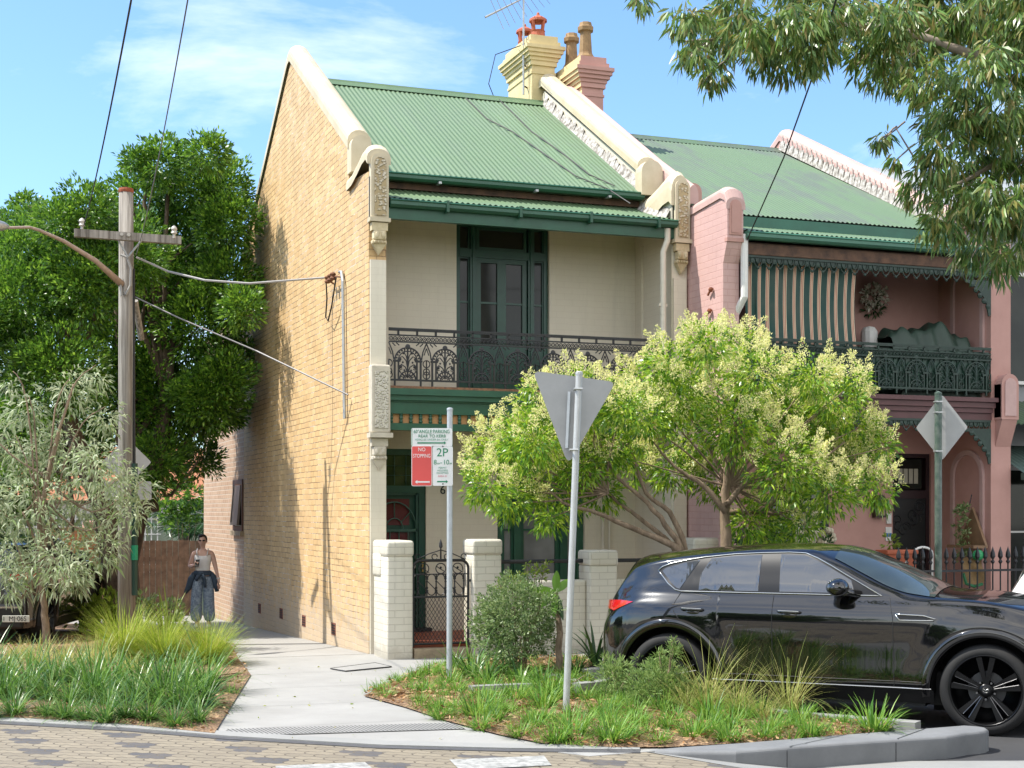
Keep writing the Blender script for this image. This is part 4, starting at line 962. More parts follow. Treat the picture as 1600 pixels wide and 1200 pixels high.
b = MB(); b.box(5.9,5.97,.22,.34,.9,2.5).box(6.81,6.88,.22,.34,.9,2.5).box(5.97,6.81,.22,.34,2.43,2.5).box(5.9,6.9,.12,.34,.84,.9)
f = b.build('front_window', M_plain('black window frame', (.02,.018,.02), .4), P2)
b = MB()
for k in range(17): z = .94 + k*.088; b.add([(5.97,.27,z),(6.81,.27,z),(6.81,.33,z+.06),(5.97,.33,z+.06)], [(0,1,2,3)])
b.build('louvre_shutter', M_plain('pale louvres', (.40,.42,.38), .5), f)
# small fittings by the door
b = MB(); b.box(7.60,7.78,.10,.19,1.72,1.95); b.prism([(7.58,1.95),(7.80,1.95),(7.73,2.04),(7.65,2.04)], 'y', .08, .2); wl = b.build('wall_lantern', M_plain('brass and black lantern', (.05,.03,.02), .5), P2)
b = MB(); b.box(7.63,7.75,.085,.10,1.75,1.92); b.build('lantern_glass', M_plain('amber glass', (.30,.24,.14), .2), wl)
b = MB(); b.box(7.84,7.92,.17,.2,1.63,1.78); b.build('doorbell', M['white'], P2)
b = MB(); b.box(7.83,7.93,.18,.2,1.38,1.58); lb = b.build('mail_slot_plate', M['white'], P2)
b = MB(); b.box(7.835,7.925,.17,.18,1.44,1.49); b.build('blue_strip', M_plain('blue sticker', (.04,.18,.5), .5), lb)
b = MB(); b.tube([(X0+.27,-1.08,5.44),(X0+.27,-1.08,4.62),(X0+.20,-.9,4.35)], .05, 10); b.build('downpipe', M['white'], P2)
c2 = chimney(P2, 4.62, 5.0, 3.98, 5.16, 7.0, 9.22, M['rose'], ((4.80,4.25),(4.80,4.85)), 'tan')
for o in [c2] + list(c2.children):
    if o.name.startswith('chimney_pot'): continue
    o.data.materials.append(M['chim_yellow'])
    for p in o.data.polygons:
        if p.normal.x < -.6: p.material_index = 1
text('64', .15, at(1148,836,y=-.93), FR, M['white'], None, 'house_number', .003, label='white house number painted on the dark board left of the black car roof', cat='house number')
q = at(1150,838,y=-.9); b = MB(); b.box(q.x-.16, q.x+.12, -.915, -.89, .3, q.z+.13); b.build('number_board', M['rose_dark'], label='dark maroon board carrying the white house number behind the car', cat='board')
# green tarpaulin heap on the balcony and other balcony things
def clothheap(name, x0, x1, y0, y1, zb, prof, mat, lab, cat, seed):
    r = random.Random(seed); ph = [r.random()*6 for _ in range(6)]
    def h(x, y):
        k = 0
        for (cx, hh, w) in prof: k = max(k, hh*max(0, 1-abs((x-cx)/w))**.45)
        return k
    b = MB(); b.sm = True
    def f(a, c):
        x = x0 + a*(x1-x0); y = y0 + c*(y1-y0); e = min(1, 5*c, 5*(1-c))**.5
        hh = h(x, y)*e
        hh += (.035*math.sin(x*17+y*9+ph[0]) + .025*math.sin(x*29-y*14+ph[1]))*min(1, hh*4)
        return (x + .03*math.sin(y*13+ph[2]), y + .02*math.sin(x*21+ph[3]), zb + max(0, hh))
    b.grid(f, 60, 26); return b.build(name, mat, label=lab, cat=cat)
M['tarp'] = M_plain('dark green tarpaulin', (.030,.060,.042), .55, .3, 4)
clothheap('tarpaulin', 7.35, 8.72, -.85, .05, 3.38, [(7.62,1.02,.9),(8.15,1.10,.9),(8.5,.93,.8),(7.9,.98,1.2)], M['tarp'], 'dark green tarpaulin thrown over furniture on the pink balcony', 'tarpaulin', 2)
q = at(1358,512,y=-.2); t = thing('lantern', 'small white lantern standing beside the tarpaulin on the pink balcony', 'lantern', (q.x, -.2, 3.37))
b = MB(); b.lathe([(.10,0),(.10,.75),(.12,.78),(.12,1.0),(.08,1.06),(.0,1.08)], (q.x,-.2,3.37), 12); b.build('body', M['white'], t)
b = MB(); b.lathe([(.122,.70),(.125,.73),(.122,.77)], (q.x,-.2,3.37), 12, cap=False); b.build('band', M['black'], t)
# ------------------------------------------------------------ grey house at the right edge
P3 = thing('grey_house', 'grey rendered house with green awnings cut off at the right edge', 'house', (9.2, 0, 0))
b = MB(); b.wall(9.12, 16, -.3, 6.2, .1, .4, [(9.24,10.6,3.72,5.4),(9.5,10.8,.4,2.5)]); b.build('front_wall', M['grey_wall'], P3)
b = MB(); b.box(9.12, 16, .5, .52, -.3, 6.2); b.build('room_backing', M['black'], P3)
sash(P3, 'upper_window', 9.24, 9.72, 3.72, 5.4, .02, .05, M['white'], M['glass']); sash(P3, 'upper_window', 9.72, 10.6, 3.72, 5.4, .02, .05, M['white'], M['glass'])
sash(P3, 'lower_window', 9.5, 10.8, .4, 2.5, .12, .07, M['white'], M['glass'], (1.5,))
b = MB(); b.sm = True; b.grid(lambda a, c: (9.13 + a*5, -1.0 + c*1.1, 3.05 + c*.42 + .012*math.sin(a*5*2*math.pi/.09)), 440, 4); b.build('awning', M['roof_old'], P3)
b = MB(); b.sm = True; b.grid(lambda a, c: (9.13 + a*5, -1.25 + c*1.3, 2.34 + math.sin(c*1.5)*.45 + .012*math.sin(a*5*2*math.pi/.09)), 440, 8); b.build('verandah_roof', M_plain('grey green roof', (.09,.14,.12), .5), P3)
gutter(P3, 9.13, 14, -1.2, 2.25, M_plain('green grey gutter', (.05,.10,.08), .5))
b = MB(); b.tube([(9.28,-1.15,2.25),(9.28,-1.15,-.2)], .05, 10); b.build('downpipe', M['white'], P3)
b = MB(); b.sm = True; b.grid(lambda a, c: (9.13 + a*6, -.1 + c*5, 6.1 + c*2.0 + .01*math.sin(a*6*2*math.pi/.08)), 600, 2); b.build('roof', M_plain('grey iron roof', (.30,.32,.33), .5), P3)
# ------------------------------------------------------------ iron spear fence of the pink house
F_ = thing('spear_fence', 'black iron spear topped fence before the pink front door', 'fence', (8.0, -1.75, 0))
b = MB(); fy = -1.75; fx0, fx1 = 6.7, 8.72
b.box(fx0, fx1, fy-.012, fy+.012, 1.0, 1.03).box(fx0, fx1, fy-.012, fy+.012, .15, .18); b.build('fence_rail', M['iron'], F_)
pk = MB(); pk.tube([(0,0,-.1),(0,0,1.14)], .011, 6); pk.lathe([(.011,1.1),(.03,1.13),(.012,1.16),(.034,1.20),(.028,1.25),(.0,1.34)], (0,0,0), 8)
p0 = pk.build('picket', M['iron'], F_); p0.location = (fx0, fy, 0)
for i in range(1, 17): c = p0.copy(); COL.objects.link(c); c.location = (fx0 + i*.125, fy, 0)
# hessian bag with a green rim on the fence, green ball cap on it
q = at(1520,893,y=-1.68)
t = thing('hessian_bag', 'brown hessian bag with green trim hung behind the iron spear fence', 'bag', (q.x, -1.66, q.z))
b = MB(); b.sm = True; b.grid(lambda a, c: (q.x - .17 + a*.34 + .02*math.sin(c*5), -1.68 + .05*math.sin(a*math.pi) + .02*math.sin(a*9+c*7), q.z - .17 + c*.36), 14, 12); b.build('sack', M_plain('hessian', (.34,.22,.10), .9, .3, 30), t)
b = MB(); b.tube([(q.x-.17,-1.7,q.z-.02),(q.x-.13,-1.71,q.z-.16),(q.x,-1.71,q.z-.2),(q.x+.13,-1.71,q.z-.17)], .022, 6); b.build('trim', M_plain('green trim', (.02,.16,.06), .6), t)
b = MB(); b.ball((q.x+.07, -1.70, q.z+.22), (.085,.07,.075), 10, 7); b.build('garden_ball', M_plain('bright green plastic', (.02,.30,.10), .4), label='bright green round cap showing between two fence spears above the bag', cat='garden ornament')
# triangular hanging planter on the niche wall
q = at(1522,845,x=8.70)
t = thing('hanging_planter', 'triangular wooden hanging planter with trailing greenery in the pink niche', 'planter', (8.66, q.y, q.z))
b = MB(); w = .30
b.prism([(q.y-w,q.z-.06),(q.y+w,q.z-.06),(q.y,q.z+.48)], 'x', 8.66, 8.70); b.box(8.46, 8.70, q.y-w, q.y+w, q.z-.10, q.z-.06); b.build('wooden_back', M['wood_brown'], t)
b = MB(); b.tube([(8.6,q.y,q.z+.44),(8.66,q.y,q.z+.66)], .008, 5); b.build('hook', M['iron'], t)
PLANTER = Vector((8.52, q.y, q.z))
# terracotta trough and white chair back behind the fence
q = at(1402,866,y=-1.35); b = MB(); b.rbox(q.x-.22, q.x+.24, -1.45, -1.2, q.z-.3, q.z+.05, .02); b.rbox(q.x-.24, q.x+.26, -1.47, -1.18, q.z+.0, q.z+.06, .015)
b.build('trough', M['terracotta'], label='terracotta planter trough behind the iron fence near the windscreen', cat='planter'); TROUGH = Vector((q.x, -1.33, q.z+.06))
q = at(1442,870,y=-1.4); b = MB(); b.tube([(q.x-.15,-1.4,q.z-.5),(q.x-.15,-1.4,q.z+.04)] + [(q.x-.15*math.cos(rad(a)), -1.4, q.z+.04+.09*math.sin(rad(a))) for a in range(20,161,20)] + [(q.x+.15,-1.4,q.z+.04),(q.x+.15,-1.4,q.z-.5)], .016, 8)
ch = b.build('garden_chair', M['white'], label='round white metal chair back behind the iron fence', cat='chair')
# urn of pale flowers, and the pale obelisk ornament, on the sill before the shutters
q = at(1268,842,y=-.3)
t = thing('flower_urn', 'pale stone urn on a column with cream roses before the louvred window', 'urn', (q.x, -.3, q.z-.2))
b = MB(); b.lathe([(.10,-1.2),(.10,-.35),(.13,-.3),(.08,-.2),(.06,-.05),(.10,.02),(.13,.10),(.10,.16),(.10,.28),(.15,.31),(.16,.34),(.10,.36),(.08,.42),(.0,.43)], (q.x,-.3,q.z), 14); b.build('urn', M_plain('pale stone', (.58,.52,.40), .8, .3, 10), t)
b = MB(); r = random.Random(4)
for k in range(34):
    s = -1 if k % 2 else 1; c = (q.x+s*(.20+r.uniform(-.1,.1)), -.36+r.uniform(-.06,.06), q.z+r.uniform(-.10,.14)); b.ball(c, .045, 7, 5)
b.build('roses', M_plain('cream roses', (.62,.56,.42), .8, .3, 30), t, kind='stuff')
q = at(1235,815,y=-.3); b = MB(); b.lathe([(.03,-.3),(.02,-.05),(.035,0),(.02,.04),(.045,.10),(.05,.22),(.03,.28),(.012,.36),(0,.42)], (q.x,-.3,q.z), 10)
b.build('garden_ornament', M_plain('lilac ornament', (.36,.33,.38), .5), label='slim lilac finial ornament left of the flower urn', cat='garden ornament')
# flower wreath on the balcony wall
q = at(1362,466,y=.15); WREATH = Vector((q.x, .13, q.z))
# ------------------------------------------------------------ street signs
SG = M_plain('grey sign back', (.40,.405,.40), .5, .12, 6, metal=.1)
def plate(b, poly, th, r=.03, seg=4):
    # rounded polygon in local x,z facing -y
    n = len(poly); out = []
    for i in range(n):
        p = Vector(poly[i]); a = (Vector(poly[i-1]) - p).normalized(); c = (Vector(poly[(i+1) % n]) - p).normalized()
        ang = a.angle(c); d = r/math.tan(ang/2); p1 = p + a*d; p2 = p + c*d
        for k in range(seg+1):
            t = k/seg; out.append(tuple((1-t)**2*p1 + 2*t*(1-t)*p + t*t*p2))
    b.prism(out, 'y', -th/2, th/2)
# give way triangle seen from behind
gb = at(882,1118,z=.0); gd = (gb - Vector(CAM)).dot(Vector((*FW, 0)))
gt = at(905,584,d=gd)
t = thing('give_way_sign', 'large inverted triangle sign seen from behind on a leaning pale pole', 'road sign', gb)
b = MB(); b.tube([gb - Vector((0,0,.3)), gt], .030, 14); b.lathe([(.033,-.01),(.033,.012),(.02,.022),(0,.024)], gt, 14); b.build('pole', M_plain('pale galvanised pole', (.52,.53,.52), .45, .15, 14, metal=.3), t)
b = MB(); yaw = rad(-8); ax = (gt-gb).normalized()
tl = at(832,579,d=gd+.08); tr = at(962,597,d=gd+.2); bt = at(888,727,d=gd+.1)
ce = (tl+tr+bt)/3; ex = (tr-tl).normalized(); ez = (ex.cross((bt-tl))).cross(ex).normalized()
if ez.z < 0: ez = -ez
ey = ez.cross(ex)
def loc(p): q = p - ce; return (q.dot(ex), q.dot(ez))
plate(b, [loc(tl), loc(bt), loc(tr)][::1], .004, .045); b.M = None
MT = Matrix(((ex.x,ey.x,ez.x,ce.x),(ex.y,ey.y,ez.y,ce.y),(ex.z,ey.z,ez.z,ce.z),(0,0,0,1)))
b.v = [tuple(MT @ Vector(p)) for p in b.v]; pl = b.build('sign_plate', SG, t)
b = MB(); fwv = Vector((*FW, 0)); rt = Vector((*RX, 0))
for px, py in ((903,608),(896,703)):
    p = at(px, py, d=gd); b.tube([p-rt*.035-fwv*.035, p+rt*.035-fwv*.035, p+rt*.035+fwv*.06, p-rt*.035+fwv*.06, p-rt*.035-fwv*.035], .010, 5)
p = at(890,612,d=gd+.08); p2 = at(886,700,d=gd+.08); b.tube([p, p2], .018, 4)
b.build('clamp', M['grey_metal'], pl)
# parking sign
kb = at(702,1062,z=.02); kd = (kb - Vector(CAM)).dot(Vector((*FW, 0))); kt = at(703,640,d=kd)
t = thing('parking_sign', 'green, red and white parking restriction signs on a thin galvanised pole', 'parking sign', kb)
b = MB(); b.tube([kb - Vector((0,0,.3)), kt], .031, 12); b.lathe([(.034,-.01),(.034,.012),(.02,.02),(0,.022)], kt, 12); b.build('pole', M_plain('galvanised sign pole', (.50,.53,.55), .4, .15, 14, metal=.35), t)
yaw_s = math.atan2(RX[1], RX[0]) 
def face(px, py, dd=-.05): return at(px, py, d=kd+dd)
RS = Matrix.Rotation(yaw_s, 4, 'Z')
def splate(name, x0, y0, x1, y1, mat, dd, parent, r=.02):
    a, c = at(x0, y0, d=kd+dd), at(x1, y1, d=kd+dd); ce = (a+c)/2; hw = (x1-x0)*kd/FPX/2; hh = (y1-y0)*kd/FPX/2
    b = MB(); plate(b, [(-hw,-hh),(hw,-hh),(hw,hh),(-hw,hh)], .003, r); m = Matrix.Translation(ce) @ RS
    b.v = [tuple(m @ Vector(p)) for p in b.v]; return b.build(name, mat, parent)
M['sign_white'] = M_plain('white sign sheet', (.80,.80,.78), .4, .04, 4, bst=0); M['sign_red'] = M_plain('faded red sign', (.72,.085,.075), .4, .06, 4, bst=0); M['sign_green'] = M_plain('green lettering', (.01,.23,.11), .5, .05, 4, bst=0); M['sign_pink'] = M_plain('pink lettering', (.70,.25,.30), .5, .05, 4, bst=0)
M['sign_gpale'] = M_plain('faded green lettering', (.16,.38,.28), .5, .05, 4, bst=0)
s1 = splate('angle_parking_plate', 642.5, 669, 706.5, 697, M['sign_white'], -.048, t); s2 = splate('no_stopping_plate', 643, 696.5, 675, 759.5, M['sign_white'], -.050, t); s3 = splate('two_hour_plate', 676, 697.5, 707.5, 759, M['sign_white'], -.052, t)
splate('red_field', 644, 697.5, 674, 758.5, M['sign_red'], -.053, s2, .016)
splate('sign_border', 643.3, 669.8, 644, 696, M['sign_green'], -.052, s1, .001)
TR = RS @ FR
def stext(body, px, py, h, mat, parent, sx=1): text(body, h*kd/FPX*1.30, at(px, py, d=kd-.056), TR, mat, parent, 'lettering', .0008, sx=sx)
stext('60°ANGLE PARKING', 674.5, 674.5, 6.0, M['sign_green'], s1, .80); stext('REAR TO KERB', 675, 681.5, 5.2, M['sign_green'], s1, .95); stext('VEHICLES UNDER 6m ONLY', 674.5, 687, 3.3, M['sign_gpale'], s1, .98)
stext('NO', 659, 702.5, 6.3, M['sign_white'], s2, .9); stext('STOPPING', 659, 712.5, 6.3, M['sign_white'], s2, .72)
stext('2P', 691, 707.5, 14, M['sign_green'], s3, 1.0); stext('8', 680, 722.5, 8, M['sign_green'], s3, .95); stext('AM', 685, 724.5, 3, M['sign_green'], s3, .8); stext('-', 689.3, 722.5, 8, M['sign_green'], s3); stext('10', 697, 722.5, 8, M['sign_green'], s3, .95); stext('PM', 704.3, 724.5, 3, M['sign_green'], s3, .8)
for q, s in (('PERMIT', 731), ('HOLDERS', 735.2), ('EXCEPTED', 739.2)): stext(q, 691.5, s, 3.0, M['sign_gpale'], s3)
stext('AREA 31', 691.5, 744, 3.0, M['sign_pink'], s3)
def arrow(x0, x1, y, w, mat, parent, dd=-.056):
    s = 1 if x1 > x0 else -1; P = [(x0,y-w/2),(x1-s*w*1.6,y-w/2),(x1-s*w*1.6,y-w*1.35),(x1,y),(x1-s*w*1.6,y+w*1.35),(x1-s*w*1.6,y+w/2),(x0,y+w/2)]
    v = [at(px, py, d=kd+dd) for px, py in P]; b = MB(); b.add([tuple(p) for p in v], [(1,2,3,4,5),(0,1,5,6)]); b.build('arrow', mat, parent)
arrow(652, 697, 692, 2.0, M['sign_green'], s1); arrow(671.5, 648.5, 753, 2.2, M['sign_white'], s2); arrow(683, 700, 752.5, 2.0, M['sign_green'], s3)
b = MB()
for px, py in ((692,697.5),(692,756)): b.ball(at(px, py, d=kd-.056), .008, 6, 4)
b.build('bolt', M['iron'], s3)
# diamond signs seen from behind
def diamond(name, lab, base, top, cen, w, h, polem, rot, extra=None, pr=.033):
    dd = (base - Vector(CAM)).dot(Vector((*FW, 0))); t = thing(name, lab, 'road sign', base)
    b = MB(); b.tube([base - Vector((0,0,.2)), top], pr, 12); b.lathe([(pr,-.01),(pr,.02),(0,.04)], top, 12); b.build('pole', polem, t)
    c = at(*cen, d=dd+.06); b = MB(); plate(b, [(0,-h/2),(w/2,0),(0,h/2),(-w/2,0)], .004, .035); m = Matrix.Translation(c) @ Matrix.Rotation(rot, 4, 'Z'); b.v = [tuple(m @ Vector(p)) for p in b.v]; pl = b.build('sign_plate', SG, t)
    b = MB(); d_ = Vector((*FW, 0)); r_ = Vector((*RX, 0))
    for k in (-.36, .22, .38):
        p = Vector((base.x, base.y, c.z + k*h)); b.tube([p-r_*.04-d_*.04, p+r_*.04-d_*.04, p+r_*.04+d_*.06, p-r_*.04+d_*.06, p-r_*.04-d_*.04], .010, 5)
    b.tube([c+Vector((.05,0,-h*.4)), c+Vector((.05,0,h*.4))], .02, 4)
    b.build('clamp', M['grey_metal'], pl)
    return t, dd, m
bs = at(1466,900,d=18.6); bs.z = 0; tp2 = at(1466,616,d=18.6); tp2.x, tp2.y = bs.x, bs.y
diamond('warning_sign', 'grey back of a diamond sign on a dark green pole before the pink house', bs, tp2, (1471.5,668), .63, .84, M_plain('worn green pole', (.035,.075,.055), .5, .5, 12, c2=(.12,.15,.13)), math.atan2(RX[1], RX[0]) - rad(12), pr=.045)
bs = at(196,950,d=23.2); bs.z = gz(bs.y); tp2 = at(196,688,d=23.2); tp2.x, tp2.y = bs.x, bs.y
tt, dd_, m_ = diamond('warning_sign', 'grey back of a diamond sign half hidden by the timber power pole', bs, tp2, (198,722), .76, .76, M['grey_metal'], math.atan2(RX[1], RX[0]) + rad(8))
b = MB(); c = at(200,768,d=dd_+.06); plate(b, [(-.36,-.13),(.36,-.13),(.36,.16),(-.36,.16)], .004, .03); m = Matrix.Translation(c) @ Matrix.Rotation(math.atan2(RX[1], RX[0]) + rad(8), 4, 'Z'); b.v = [tuple(m @ Vector(p)) for p in b.v]; b.build('supplementary_plate', SG, tt)
# ------------------------------------------------------------ timber power pole
def M_timber():
    m, t, b = newmat('weathered grey pole timber'); mpn = nd(t, 'ShaderNodeMapping'); mpn.inputs['Scale'].default_value = (16,16,.5); lk(t, posn(t), mpn.inputs['Vector'])
    f = noise(t, 1.6, 8, .65, mpn.outputs['Vector']); col = mixc(t, ramp(t, f, .36, .62), (.10,.088,.075), (.36,.335,.30)); col = mixc(t, math_(t, 'MULTIPLY', ramp(t, noise(t, .9, 4), .4, .7), .5), col, (.26,.22,.18))
    lk(t, col, b.inputs['Base Color']); b.inputs['Roughness'].default_value = .9; bump(t, b, f, .7, .015); return m
M['timber'] = M_timber()
PD = 21.0; pb = at(198,950,d=PD); pb.z = gz(pb.y) - .3; pt = at(197,298,d=PD)
t = thing('power_pole', 'weathered grey timber power pole with a single crossarm and street lamp arm', 'power pole', pb)
b = MB(); b.sm = False; b.tube([pb, pb.lerp(pt,.35), pb.lerp(pt,.7), pt], [.125,.118,.108,.100], 18); pp = b.build('pole', M['timber'], t, True)
b = MB(); b.lathe([(.105,-.03),(.108,.0),(.10,.03),(.04,.045),(0,.046)], pt, 16); b.build('rust_cap', M_plain('rusty pole cap', (.30,.07,.025), .8, .4, 20), pp)
b = MB(); a0 = at(116,364,d=PD-.45); a1 = at(283,376,d=PD-.0); ex = (a1-a0).normalized(); h = .05
v = []
ny = Vector((-ex.y, ex.x, 0)).normalized(); 
for p in (a0, a1): v += [tuple(p + ny*i*.05 + Vector((0,0,j*.055))) for i, j in ((-1,-1),(1,-1),(1,1),(-1,1))]
b.add(v, [(0,1,2,3),(7,6,5,4),(0,4,5,1),(1,5,6,2),(2,6,7,3),(3,7,4,0)]); ca = b.build('crossarm', M['timber'], t)
b = MB(); m = at(200,402,d=PD-.2)
for px, py in ((184,374),(220,377)): b.tube([m, at(px,py,d=PD-.25)], .014, 6)
b.build('brace', M['grey_metal'], ca)
b = MB()
for px, py in ((128,352),(272,364)):
    p = at(px, py+6, d=PD-.25); b.lathe([(.02,-.02),(.02,.03),(.045,.05),(.03,.08),(.045,.11),(.03,.14),(.0,.16)], p, 10)
for px, py in ((190,366),(201,367)): b.lathe([(.025,-.02),(.025,.02)], at(px,py,d=PD-.3), 8, 'y')
b.build('insulator', M_plain('pale ceramic', (.5,.47,.42), .3), ca)
L0 = at(190,444,d=PD-.1); b = MB(); b.tube([L0, at(150,408,d=PD-.5), at(100,377,d=PD-1.0), at(62,360,d=PD-1.35), at(46,355,d=PD-1.5), at(8,356,d=PD-1.85)], [.052,.036,.026,.021,.019,.018], 10); la = b.build('lamp_arm', M_plain('rusty pale lamp arm', (.42,.31,.25), .6, .3, 14), t, True)
b = MB(); p, q = at(12,354,d=PD-1.8), at(-40,349,d=PD-2.3); b.tube([p, p.lerp(q,.15), p.lerp(q,.6), q], [.03,.06,.10,.05], 12); b.build('lamp_head', M['grey_metal'], la, True)
b = MB(); b.tube([at(189,398,d=PD-.14),at(199,402,d=PD-.16),at(205,420,d=PD-.16),at(204,446,d=PD-.16),at(197,460,d=PD-.15),at(190,462,d=PD-.14),at(188,440,d=PD-.14)], .020, 6); b.build('cable_loop', M_plain('grey cable', (.30,.29,.27), .6), t)
b = MB(); b.box(0,0,0,0,0,0) if False else None
b.tube([at(210,930,d=PD-.05),at(210,724,d=PD-.05)], .045, 8); cg = b.build('conduit', M_plain('green conduit', (.012,.055,.04), .5), t)
b = MB(); b.tube([at(210,875,d=PD-.06),at(210,852,d=PD-.06)], .05, 8); b.build('conduit_band', M_plain('bright green band', (.01,.30,.16), .5), cg)
b = MB(); b.tube([at(210,724,d=PD-.05),at(209,520,d=PD-.02),at(209,420,d=PD-.02)], .018, 6); b.build('riser_cable', M['black'], t)
b = MB(); b.tube([at(211,470,d=PD+.4),at(221,530,d=PD+.8)], .045, 8); b.build('strut', M['timber'], t)
# overhead lines
def wire(lab, pts, r=.012, sag=0, mat=None):
    P = [Vector(p) for p in pts]
    if len(P) == 2 and sag: a, c = P; P = [a.lerp(c, k/12) - Vector((0,0,sag*4*(k/12)*(1-k/12))) for k in range(13)]
    b = MB(); b.tube(P, r, 5); return b.build('overhead_wire', mat or M['black'], label=lab, cat='wire')
wire('black overhead wire dropping to the crossarm, left of the two at top left', [at(216,-60,d=9), at(131,352,d=PD-.3)], .0075, .12)
wire('grey overhead wire at top left, right of the two', [at(302,-50,d=9), at(213,398,d=PD-.1)], .0055, .15, M_plain('grey wire', (.16,.16,.17), .5))
an = at(507,434,x=-.1)
wire('grey service cable from power pole to hook on the yellow wall', [at(213,402,d=PD-.1), at(236,412,d=PD), at(262,424,d=PD), at(320,438,d=20.7), at(390,443,d=20.6), an], .016, 0, M_plain('service cable', (.36,.35,.34), .5))
wire('thin grey cable from the pole down to the foot of the wall conduit', [at(211,464,d=PD), at(280,497,d=20.8), at(400,548,d=20.5), at(544,617,x=-.05)], .011, 0, M_plain('thin cable', (.22,.21,.21), .5))
wire('black overhead wire at right ending under the pink verandah gutter', [at(1166,378,y=-1.05), at(1225,245,d=16.5), at(1275,105,d=13), at(1318,-40,d=10)], .008)
# ------------------------------------------------------------ lane end: walls and neighbours behind
LY = 14.0
b = MB(); r_ = random.Random(6)
for k in range(16): x = -1.93 + k*.12; b.box(x, x+.112, LY + r_.uniform(0,.012), LY+.03, -.8, 1.19 + r_.uniform(-.015,.015))
fn = b.build('timber_fence', M_plain('weathered brown palings', (.27,.18,.125), .85, .4, 7, c2=(.15,.10,.07)), label='brown timber paling fence closing the lane behind the walking woman', cat='fence')
b = MB(); b.box(-1.95, 0, LY+.04, LY+.09, .75, .85); b.box(-1.95, 0, LY+.04, LY+.09, -.3, -.2); b.build('fence_rail', M['wood_brown'], fn)
t = thing('brick_pillar', 'orange brick gate pillar and wall lit by the sun behind the power pole', 'brick wall', (-2.6, 13.5, -.4))
b = MB(); b.box(-3.35, -2.42, 13.2, 13.45, -.9, 1.48); b.build('wall', M['orange_brick'], t)
b = MB(); b.box(-2.41, -1.95, 13.15, 13.6, -.9, 1.42); pl = b.build('pillar', M['orange_brick'], t)
b = MB(); b.box(-2.3, -2.06, 13.10, 13.15, -.8, 1.0); b.build('timber_door', M['wood_brown'], t)
b = MB(); b.rbox(-2.50, -1.85, 13.08, 13.7, 1.42, 1.62, .05); b.build('stone_cap', M['rose'], pl)
t = thing('neighbour_house', 'low brick house with pale green wall and orange roof behind the lane wall', 'house', (-4, 24, -.7))
b = MB(); b.box(-13, 6, 22, 26, -1.5, 2.1); b.build('wall', M_plain('pale green wall', (.30,.36,.27), .7), t)
b = MB(); b.box(-13.2, 6.2, 21.9, 21.98, 1.75, 2.0); b.build('white_fascia', M['white'], t)
b = MB(); b.prism([(21.5,2.1),(26.5,2.1),(24,3.6)], 'x', -13.4, 6.4); b.build('roof', M_plain('orange tile roof', (.42,.17,.08), .8, .3, 5), t)
b = MB()
for k in range(26): x = -4 + k*.16; b.box(x, x+.03, 21.8, 21.84, .2, 1.75)
for k in range(8): z = .2 + k*.2; b.box(-4, .1, 21.77, 21.8, z, z+.03)
b.build('lattice', M['white'], t)
t = thing('brick_house', 'orange brick house far left behind the sapling', 'house', (-14, 19, -.6))
b = MB(); b.box(-19, -8.5, 18, 24, -1.5, 2.4); b.build('wall', M['orange_brick'], t)
b = MB(); b.prism([(17.5,2.4),(24.5,2.4),(21,4.6)], 'x', -19.4, -8.2); b.build('roof', M_plain('brown tile roof', (.26,.13,.08), .8, .3, 5), t)
for k in range(3):
    x = -17 + k*3; f = sash(t, 'window', x, x+1.4, .6, 1.9, 17.95, .08, M['white'], M['glass'], (1.25,))
# ------------------------------------------------------------ black SUV
def pchip(xs, ys):
    xs = np.array(xs, float); ys = np.array(ys, float); h = np.diff(xs); dl = np.diff(ys)/h; m = np.zeros(len(xs)); m[0], m[-1] = dl[0], dl[-1]
    for i in range(1, len(xs)-1):
        m[i] = 0 if dl[i-1]*dl[i] <= 0 else 2*dl[i-1]*dl[i]/(dl[i-1]+dl[i])
    def f(x):
        x = min(max(x, xs[0]), xs[-1]); i = min(int(np.searchsorted(xs, x, 'right'))-1, len(h)-1); t = (x-xs[i])/h[i]
        return float(ys[i]*(1+2*t)*(1-t)**2 + h[i]*m[i]*t*(1-t)**2 + ys[i+1]*t*t*(3-2*t) + h[i]*m[i+1]*t*t*(t-1))
    return f
def pc(*p): return pchip([a for a, _ in p], [c for _, c in p])
Zt = pc((-.88,.93),(-.84,1.02),(-.74,1.17),(-.62,1.36),(-.54,1.485),(-.45,1.515),(-.2,1.55),(.06,1.58),(.46,1.615),(1.03,1.64),(1.41,1.63),(1.65,1.585),(1.95,1.47),(2.25,1.33),(2.47,1.225),(2.6,1.215),(2.9,1.20),(3.2,1.165),(3.45,1.10),(3.6,1.02),(3.74,.86))
Ze = pc((-.88,.87),(-.72,1.10),(-.55,1.285),(-.4,1.395),(-.1,1.475),(.3,1.53),(.85,1.578),(1.28,1.582),(1.5,1.50),(1.8,1.345),(2.05,1.225),(2.2,1.185),(2.4,1.172),(2.8,1.15),(3.2,1.08),(3.5,.98),(3.74,.80))
Zb = pc((-.88,.86),(-.7,1.0),(-.5,1.10),(-.3,1.165),(0,1.18),(2.2,1.18),(2.5,1.165),(2.9,1.135),(3.2,1.06),(3.5,.95),(3.74,.78))
Pl = pc((-.88,.55),(-.84,.70),(-.74,.83),(-.6,.91),(-.42,.965),(-.1,.995),(.3,1.0),(2.5,1.0),(3.0,.995),(3.3,.96),(3.55,.86),(3.74,.66))
Gp = pc((-.88,.90),(-.5,.90),(-.2,.945),(.3,.985),(.8,1),(3.74,1))
Sl = pc((.1,.84),(.22,.875),(.32,.905),(.45,.925),(.62,.930),(.78,.940),(.96,.948),(1.04,.938),(1.11,.905),(1.18,.862),(1.24,.848),(1.34,.808),(1.45,.762),(1.55,.70),(1.62,.63))
